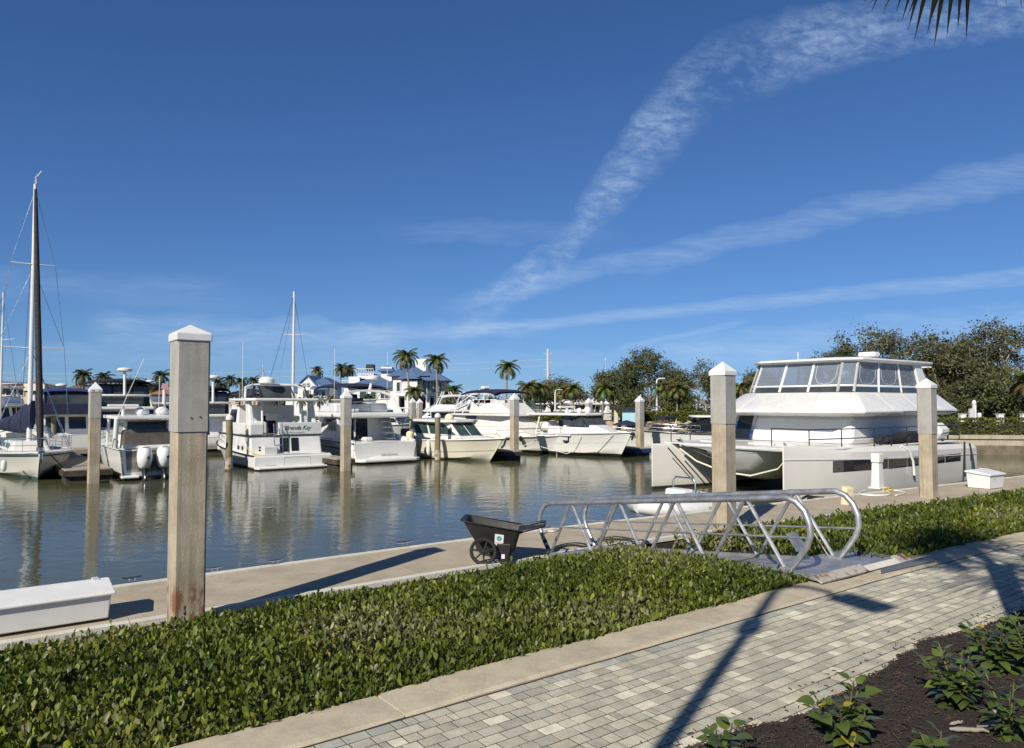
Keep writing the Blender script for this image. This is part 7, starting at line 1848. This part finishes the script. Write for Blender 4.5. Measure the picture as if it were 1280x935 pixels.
def mast(px, py_top, y, label, cat='mast', base=-1.0, r=.07, spread=None, m='white_metal', name='sailboat_mast', group='far sailboat masts'):
    p = at_depth(px, 505, y); h = zpix(py_top, y)-base; o = thing(name, label, cat, (p.x, y, base), 0, group)
    M = Mesh(); M.tube([(0, 0, 0), (0, 0, h*.6), (0, 0, h)], [r, r*.9, r*.7], 8); M.build('pole', MAT[m], o, smooth=60)
    if spread:
        for q, w in spread: M = Mesh(); M.tube([(-w, .05, h*q+.05), (0, 0, h*q), (w, .05, h*q+.05)], [.015, .03, .015], 5); M.build('spreader', MAT[m], o)
        M = Mesh()
        for sd in (1, -1): M.tube([(sd*.9, .1, h*.12), (sd*spread[0][1], .05, h*spread[0][0]), (0, 0, h*.97)], .012, 4)
        M.tube([(-1.6, -2.5, h*.1), (0, 0, h*.98)], .016, 4); M.build('rigging', MAT['stainless'], o)
    return o
mast(366, 364, 48, 'tall white sailboat mast rising behind the cruiser with dark script', spread=((.40, 1.0), (.72, .7)), r=.10)
mast(0.5, 365, 44, 'thin sailboat mast at the very edge of the frame', spread=((.42, .9), (.7, .7)), r=.07)
mast(328, 456, 62, 'short far mast with a stay left of the cruiser radar', r=.06, spread=((.6, .5),)); mast(757, 447, 120, 'faint far mast above the grey green tree', r=.1, spread=((.6, .7),)); mast(751, 462, 122, 'shorter faint far mast beside the other above the grey green tree', r=.09)
mast(801, 493, 70, 'plain white flagpole beside the capped pile on the far bank', 'pole', -.12, .06, name='flagpole', group=None); mast(871, 500, 72, 'thin white flagpole right of the bank hedge', 'pole', -.12, .06, name='flagpole', group=None)
for px, h_, y, lab in ((76, 505, 48, 'white dock post behind the navy flybridge boat'), (205, 487, 46, 'white round dock post, left of the two beside the tallest pile'), (215, 485, 46, 'white round dock post, right of the two beside the tallest pile'), (276, 487, 50, 'white round dock post right of the tallest pile'), (43, 494, 50, 'white dock post behind the sailboat mast')): mast(px, h_, y, lab, 'post', -1.0, .14, name='dock_post', group='white round dock posts')
tp = at_depth(685, 505, 260); o = thing('power_pole', 'tall pale power pole with cross arms above the olive tree', 'power pole', (tp.x, 260, -.2)); hp = zpix(436, 260)+.2
M = Mesh(); M.tube([(0, 0, 0), (0, 0, hp)], [.55, .4], 8); M.build('pole', MAT['gelcoat_grey'], o)
M = Mesh()
for h_, sd in ((hp*.90, -1), (hp*.90, 1), (hp*.64, -1), (hp*.75, 1)): M.tube([(0, 0, h_), (sd*1.6, 0, h_+.5)], .14, 5)
M.build('cross_arm', MAT['gelcoat_grey'], o)
for i, (py0, py1) in enumerate(((449, 462), (457, 468))):
    M = Mesh(); a, b_ = Vector((-260, 300, zpix(py1+.5, 300))), Vector((tp.x, 260, zpix(py0, 260))); M.tube([a.lerp(b_, k/12)+Vector((0, 0, -3.2*math.sin(math.pi*k/12))) for k in range(13)], .05, 4)
    tag(M.build('power_line', MAT['gelcoat_grey']), ('upper' if i == 0 else 'lower')+' of two thin power lines crossing the sky above the houses', 'power line', 'power lines')

# ------------------------------------------------------------------ far docks
mat('fascia_wood', (.055, .042, .03), .9, var=.5, vs=3)
def finger(name, label, end, w, L, hd=HB, blue=False):
    o = thing(name, label, 'dock', (end[0], end[1], WATER), hd, 'far finger docks'); M = Mesh(); M.box((L/2, 0, .36), (L, w, .18)); M.build('deck', MAT['dock_deck_far'], o, bevel=.02)
    M = Mesh(); M.box((L/2, 0, .1), (L-.1, w-.1, .36)); M.build('float', MAT['float_dark'], o)
    M = Mesh(); M.box((-.03, 0, .30), (.06, w+.06, .2))
    for sd in (1, -1): M.box((L/2, sd*(w/2+.03), .30), (L, .06, .2))
    M.build('fascia', MAT['canvas_blue' if blue else 'fascia_wood'], o); return o
fe = lambda px, py: on_level(px, py, WATER+.35)
q1, q2 = fe(84, 596), fe(140, 590)
finger('finger_dock', 'finger dock with a wooden edge between the sailboat and the outboard boat', (fe(112, 590)+hd_vec(HB)*.25), 1.5, 14)
finger('finger_dock', 'dark finger dock between the two white cruisers', fe(433, 576)+hd_vec(HB)*.1, .8, 14); finger('finger_dock', 'dark finger dock beside the flybridge sportfisher bow', fe(642, 566)-hd_vec(HB)*.1, .9, 14)
finger('finger_dock', 'finger dock edged with a blue strip off the catamaran bow', fe(803, 562)-hd_vec(HB)*.1, 1.1, 12, blue=True)
md = thing('main_dock', 'long main dock running behind the first row of boats', 'dock', st(10, 44.5, WATER), R(37)); M = Mesh(); M.box((0, 0, .36), (76, 2.4, .2)); M.build('deck', MAT['dock_deck_far'], md); M = Mesh(); M.box((0, 0, .1), (75.8, 2.2, .4)); M.build('float', MAT['float_dark'], md)

# ------------------------------------------------------------------ second and third row of boats
def simple_boat(name, label, stern, hd, L, B, style, canvas='canvas_navy', hullm='hull_white', zs_=.9, zb_=1.4, extra=None):
    o = boat(name, label, 'motorboat', stern, hd); H = Hull(L, B, zs_, zb_, .4, 1.1, .25, .45); H.build(o, hullm, rail='chrome_dark', N=16)
    w = B*.42
    if style in ('fly', 'yacht'):
        f = Fr(L*.12, L*.72, (w, w*.6), zs_, L*.14, L*.58, (w*.95, w*.65), zs_+1.15); f.build('saloon', 'gelcoat', o, .08)
        windows(o, f, [('S', .08, .45, .4, .9), ('S', .5, .92, .4, .9), ('P', .08, .45, .4, .9), ('P', .5, .92, .4, .9), ('A', .1, .48, .1, .9), ('A', .55, .9, .3, .9), ('F', .08, .92, .3, .9)])
        plate(o, 'flybridge_deck', 'gelcoat', topshape(L*.06, L*.62, w*1.05, 1.0), zs_+1.14, zs_+1.3, .05)
        f = Fr(L*.2, L*.58, (w*.98, w*.7), zs_+1.3, L*.21, L*.50, (w*.95, w*.7), zs_+1.8); f.build('flybridge_coaming', 'gelcoat', o, .08)
        if style == 'yacht':
            plate(o, 'hardtop', 'gelcoat', topshape(L*.18, L*.5, w*.9, .8), zs_+2.7, zs_+2.85, .05); tubes(o, 'hardtop_post', 'gelcoat', [[(L*.22, sd*w*.85, zs_+1.7), (L*.27, sd*w*.8, zs_+2.75)] for sd in (1, -1)]+[[(L*.46, sd*w*.7, zs_+1.7), (L*.40, sd*w*.7, zs_+2.75)] for sd in (1, -1)], .07)
            radar(o, (L*.3, 0, zs_+2.9), .35, .25)
        elif canvas:
            bimini(o, L*.12, L*.46, w*.92, zs_+2.6, canvas, .14, zs_+1.6); radar(o, (L*.2, .2, zs_+2.8), .3, .2)
    elif style == 'enclosed':
        f = Fr(L*.1, L*.7, (w, w*.6), zs_, L*.12, L*.58, (w*.95, w*.65), zs_+1.2); f.build('saloon', 'gelcoat', o, .08); windows(o, f, [('A', .1, .5, .1, .9), ('S', .1, .9, .4, .9), ('P', .1, .9, .4, .9)])
        plate(o, 'flybridge_deck', 'gelcoat', topshape(L*.04, L*.6, w*1.08, 1.0), zs_+1.2, zs_+1.38, .05)
        f = Fr(L*.08, L*.5, w, zs_+1.38, L*.1, L*.46, w*.95, zs_+2.75); f.build('bridge_enclosure', 'canvas_black', o, .12); windows(o, f, [('A', .03, .3, .35, .9), ('A', .34, .66, .35, .9), ('A', .70, .97, .35, .9), ('P', .05, .48, .35, .9), ('P', .52, .95, .35, .9), ('S', .05, .48, .35, .9), ('S', .52, .95, .35, .9), ('A', .1, .9, .04, .26)], 'glass_smoke')
        bimini(o, L*.06, L*.5, w, zs_+2.9, canvas, .22); tubes(o, 'radar_arch', 'gelcoat', [[(L*.05, w, zs_+1.4), (L*.03, w*.92, zs_+2.05), (L*.03, -w*.92, zs_+2.05), (L*.05, -w, zs_+1.4)]], .07, 8)
        tubes(o, 'radar_mast', 'gelcoat', [[(L*.03, 0, zs_+2.05), (L*.04, 0, zs_+3.5)]], .08, 8); radar(o, (L*.04, 0, zs_+3.5), .42, .24)
    elif style == 'open':
        f = Fr(L*.35, L*.6, w*.6, zs_-.1, L*.36, L*.55, w*.55, zs_+.7); f.build('console', 'gelcoat', o, .06); windows(o, f, [('S', .1, .9, .5, .95), ('P', .1, .9, .5, .95)])
        plate(o, 'hardtop', 'gelcoat', topshape(L*.25, L*.62, w*.75, .5), zs_+1.35, zs_+1.46, .03); tubes(o, 'hardtop_post', 'stainless', [[(L*.35, sd*w*.55, zs_), (L*.32, sd*w*.6, zs_+1.36)] for sd in (1, -1)]+[[(L*.55, sd*w*.55, zs_), (L*.55, sd*w*.6, zs_+1.36)] for sd in (1, -1)], .035)
    elif style == 'trawler':
        f = Fr(L*.1, L*.8, w, zs_, L*.1, L*.8, w, zs_+1.3); f.build('saloon', 'gelcoat', o, .06); windows(o, f, [(s_, a, a+.2, .4, .9) for s_ in 'SP' for a in (.04, .28, .52, .76)]+[('F', .05, .47, .4, .9), ('F', .53, .95, .4, .9), ('A', .05, .47, .3, .9)])
        plate(o, 'roof', 'gelcoat', topshape(L*.04, L*.86, w*1.1, .5), zs_+1.3, zs_+1.42, .04); f = Fr(L*.2, L*.6, w*.8, zs_+1.42, L*.2, L*.58, w*.75, zs_+2.2); f.build('upper_helm', 'gelcoat', o, .05); plate(o, 'hardtop', 'gelcoat', topshape(L*.15, L*.65, w*.85, .5), zs_+2.2, zs_+2.3, .04)
    H.bow_rail(o, .5, .97, .45, .1, 5, r=.02)
    if extra: extra(o, L, w, zs_)
    return o
wl = lambda px, y: Vector((at_depth(px, 500, y).x, y, WATER))
E_ = simple_boat('motor_yacht', 'large white flybridge yacht behind the sailboat cabin', wl(40, 50), R(165), 14, 4.2, 'yacht', zs_=1.5, zb_=2.0)
E_ = simple_boat('motor_yacht', 'second white yacht with a hardtop at the frame edge behind the boom cover', wl(26, 60), R(150), 13, 4.0, 'yacht', zs_=1.4, zb_=1.9)
def navy_extra(o, L, w, z_):
    M = Mesh(); M.loft([[Vector((L*.03, sd*w*1.06, z_+a)) for a in (1.2, 1.75)] for sd in (1, -1)], cap=False, closed=False)
    M = Mesh(); M.box((L*.05, 0, z_+1.5), (.06, w*2.16, .62), ch=.02); M.build('bridge_dodger', MAT['canvas_navy'], o)
    f = Fr(L*.1, L*.42, w*.85, z_+1.6, L*.14, L*.4, w*.8, z_+2.45); windows(o, f, [('A', .0, .46, 0, 1), ('A', .54, 1, 0, 1)], 'glass_smoke'); tubes(o, 'canvas_frame', 'canvas_navy', [[f.pt('A', u, 0), f.pt('A', u, 1)] for u in (0, .5, 1)]+[[f.pt('A', 0, 1), f.pt('A', 1, 1)]], .07)
    lettering('Lady Jane', .34, MAT['letter_blue'], o, facing((-.02, -w*.35, z_*.62), (0, -1, 0), (0, 0, 1)), shear=.3) if False else None
E_ = simple_boat('motor_cruiser', 'white flybridge cruiser with navy bridge canvas and blue bimini, stern out', wl(87, 41.5), HB, 11, 3.1, 'fly', 'canvas_blue', zs_=1.0, zb_=1.4, extra=navy_extra)
E_ = simple_boat('motor_yacht', 'white yacht with a black canvas enclosed bridge behind the outboard boat', wl(157, 44), HB, 12, 3.7, 'enclosed', 'canvas_black', zs_=1.25, zb_=1.6)
def pink_flag(o, L, w, z_):
    tubes(o, 'flag_staff', 'white_metal', [[(.2, 0, z_), (-.1, 0, z_+3.2)]], .03); M = Mesh(); M.loft([[Vector((.0-.1*i*.1, -.05-.11*i, z_+dz-.03*i)) for dz in (2.35, 2.75)] for i in range(6)], cap=False, closed=False); M.build('flag', MAT['flag_pink'], o)
E_ = simple_boat('motor_yacht', 'white flybridge yacht flying a pinkish flag beside the tallest pile', wl(199, 54), HB, 12, 3.6, 'fly', 'canvas_black', zs_=1.6, zb_=2.0, extra=pink_flag)
E_ = simple_boat('motor_cruiser', 'boat with dark canvas between the tallest pile and the cruiser with script', wl(268, 44), HB, 9, 2.6, 'enclosed', 'canvas_black', zs_=.8, zb_=1.1)
E_ = simple_boat('motorboat', 'small white open boat behind the gap between the two cruisers', wl(428, 62), R(20), 8, 2.6, 'open', zs_=.9, zb_=1.2)
E_ = simple_boat('motorboat', 'small white boat with square windows at the far dock behind the cruisers', wl(400, 70), R(30), 9, 3, 'trawler', zs_=.9, zb_=1.2)
def outr(o, L, w, z_):
    tubes(o, 'outrigger', 'white_metal', [[(L*.4, sd*w, z_+1.2), (L*.1, sd*w*1.6, z_+3.2)] for sd in (1, -1)], .04); tubes(o, 'tower_leg', 'white_metal', [[(L*.25, sd*w*.7, z_+1.3), (L*.36, sd*w*.4, z_+3.0)] for sd in (1, -1)]+[[(L*.5, sd*w*.7, z_+1.3), (L*.42, sd*w*.4, z_+3.0)] for sd in (1, -1)], .05)
E_ = simple_boat('sportfisher', 'white sportfishing boat with outriggers behind the cream express boat', wl(606, 70), R(195), 9.5, 3.2, 'fly', 'canvas_white', zs_=.9, zb_=1.3, extra=outr)
E_ = simple_boat('motorboat', 'white centre console at the far dock between villa palms and navy bimini', wl(556, 66), R(190), 8, 2.6, 'open', zs_=1.0, zb_=1.3)
for i, (px, y, hd, L, stl, lab) in enumerate(((668, 100, 15, 16, 'yacht', 'far white yacht behind the leaning palms'), (712, 102, 10, 17, 'yacht', 'far white yacht behind the far lamp post'), (745, 98, 20, 12, 'fly', 'far white boat behind the drooping palm'), (640, 105, 170, 12, 'fly', 'far white boat behind the capped pile'), (580, 96, 20, 13, 'yacht', 'far white yacht right of the villa palm'))):
    simple_boat('motor_yacht', lab, wl(px-8, y), R(hd), L, 4.2, stl, 'canvas_white', zs_=1.5, zb_=2.1)
simple_boat('trawler', 'white trawler with a band of square windows left of the catamaran bow pile', wl(912, 80), R(175), 6.2, 2.6, 'trawler', zs_=.9, zb_=1.1)
# the two boats behind the blue edged dock
def deck_boat(o, L, w, z_):
    f = Fr(L*.42, L*.55, w*.7, z_, L*.36, L*.42, w*.62, z_+.75); windows(o, f, [('F', 0, 1, 0, 1), ('S', 0, 1, 0, 1), ('P', 0, 1, 0, 1)], 'canvas_black')
    M = Mesh(); M.box((L*.28, 0, z_+.15), (L*.16, w*1.3, .5), ch=.1); M.build('seat_cover', MAT['canvas_black'], o); M = Mesh(); M.box((L*.62, 0, z_+.1), (L*.2, w*1.2, .35), ch=.1); M.build('bow_cover', MAT['canvas_black'], o)
    bimini(o, L*.2, L*.4, w*.8, z_+1.25, 'canvas_black', .08, z_)
q = wl(862, 45.5); simple_boat('deck_boat', 'low white deck boat with black covers behind the blue edged dock', q, R(190), 5.2, 2.2, 'bare', hullm='hull_white', zs_=.75, zb_=.95, extra=deck_boat)
def tent(o, L, w, z_):
    f = Fr(L*.18, L*.6, w*.9, z_, L*.2, L*.45, w*.85, z_+1.0); windows(o, f, [('S', .02, .45, .2, 1), ('S', .5, .98, .2, 1), ('P', .02, .98, .2, 1), ('F', .02, .98, .2, 1)], 'glass_dark')
    plate(o, 'hardtop', 'gelcoat', topshape(L*.1, L*.55, w, .5), z_+1.0, z_+1.12, .04); M = Mesh(); M.sheet([(L*.42, -w*.8, z_+1.0), (L*.42, w*.8, z_+1.0), (L*.72, w*.5, z_+.05), (L*.72, -w*.5, z_+.05)], .03); M.build('windscreen_cover', MAT['canvas_black'], o)
    f.build('cabin_frame', 'gelcoat_warm', o, .05) if False else None
simple_boat('express_boat', 'white express cruiser with a black windscreen cover left of the catamaran bow', wl(952, 43.5), R(176), 7.6, 2.7, 'bare', zs_=1.0, zb_=1.25, extra=tent)

# ------------------------------------------------------------------ things on the far bank
p = at_depth(787, 530, 66.5); k = thing('notice_board', 'pale blue notice board under a small dark roof on the far bank', 'notice board', (p.x, 66.6, -.1), R(5))
mat('board_blue', (.38, .62, .70), .5, var=.08, vs=3)
M = Mesh(); M.box((-.55, 0, 1.1), (2.3, .1, 1.9)) if False else M.box((.1, 0, .75), (1.5, .1, 1.25)); M.build('board', MAT['board_blue'], k); M = Mesh(); M.box((0, .1, 1.5), (2.9, 1.2, .14)); M.build('roof', MAT['roof_dark'], k)
for x in (-1.2, 1.2): M = Mesh(); M.box((x, .2, .7), (.3, .3, 1.5)); M.build('post', MAT['stucco_cream'], k)
def umbrella(px, y, lab, m='canvas_navy', z=.55):
    p = at_depth(px, 520, y); o = thing('parasol', lab, 'parasol', (p.x, y, -.4), 0, 'parasols on the far bank'); M = Mesh(); M.lathe([(1.25, 1.0+z), (.7, 1.22+z), (.03, 1.4+z)], n=8); M.build('canopy', MAT[m], o); M = Mesh(); M.tube([(0, 0, -.3), (0, 0, 1.3+z)], .03, 6); M.build('pole', MAT['white_metal'], o)
umbrella(783, 60, 'navy parasol below the pale blue notice board', z=-.55); umbrella(826, 58, 'dark red parasol beside the capped pile on the far bank', 'roof_brown', z=-.5)
def marquee(px, y, w, h, lab):
    p = at_depth(px, 515, y); o = thing('marquee', lab, 'tent', (p.x, y, -.12), R(10), 'white peaked tents'); M = Mesh(); n = 4; base = [(-w, -w), (w, -w), (w, w), (-w, w)]
    rings = [[Vector((x*k_, y_*k_, z_)) for x, y_ in base] for k_, z_ in ((1, h*.55), (1.02, h*.62), (.5, h*.72), (.2, h*.85), (.03, h))]; M.loft(rings); M.build('canopy', MAT['canvas_white'], o)
    M = Mesh()
    for x, y_ in base: M.tube([(x*.95, y_*.95, 0), (x*.95, y_*.95, h*.6)], .05, 6)
    M.build('pole', MAT['white_metal'], o)
marquee(838, 84, 1.9, 2.6, 'white peaked tent behind the far bank palms, left one'); marquee(852, 90, 1.9, 2.6, 'white peaked tent behind the full yellow green palm'); marquee(928, 74, 1.6, 3.0, 'white peaked tent left of the catamaran roof')
for px, lab in ((1203, 'white utility box on the far hedge line, left of the meter post'), (1250, 'white utility box behind the far hedge, middle of three'), (1280, 'white utility box behind the far hedge at the frame edge')):
    p = at_depth(px, 520, 45); o = thing('utility_box', lab, 'utility box', (p.x, 45, -.1), 0, 'white utility boxes behind the far hedge'); M = Mesh(); M.box((0, 0, .62), (.34, .3, 1.24), ch=.03); M.build('box', MAT['plastic_white'], o); M = Mesh(); M.box((0, 0, 1.26), (.4, .36, .05), ch=.015); M.build('lid', MAT['plastic_white'], o)
p = at_depth(1218, 520, 44.5); o = thing('meter_post', 'grey meter post with a white lamp behind the far hedge', 'utility post', (p.x, 44.5, -.1)); M = Mesh(); M.box((0, 0, .9), (.16, .16, 1.9)); M.build('post', MAT['gelcoat_warm'], o); M = Mesh(); M.box((-.2, -.05, 1.3), (.28, .2, .6), ch=.02); M.build('meter', MAT['gelcoat_grey'], o); M = Mesh(); M.ball((.0, 0, 1.95), (.12, .12, .18)); M.box((.3, 0, 1.2), (.2, .2, .3), ch=.04); M.build('lamp', MAT['plastic_white'], o)

# low wooded shore on the horizon, too far off to count
rg = np.random.default_rng(9); N = 9000; X = rg.uniform(-520, 520, N); Yv = rg.uniform(560, 600, N)
hgt = np.array([5+4.5*mnoise.noise(Vector((x*.02, 1, 0)))+2.5*mnoise.noise(Vector((x*.11, 5, 0))) for x in X]); P = np.stack([X, Yv, -1+rg.random(N)*hgt], 1)
tint = np.array([.05, .065, .045])*rg.uniform(.6, 1.4, N)[:, None]
tag(leaf_mesh('far_woods', P, rg.normal(0, 1, (N, 3)), rg.normal(0, 1, (N, 3)), 4.5*rg.uniform(.5, 1.2, N), 3.0, tint, MAT['leaf_tree']), kind='stuff')
M = Mesh(); M.slab([(-600, 565), (600, 565), (600, 640), (-600, 640)], -1.5, -.6); tag(M.build('land', MAT['grass_ground']), kind='structure')
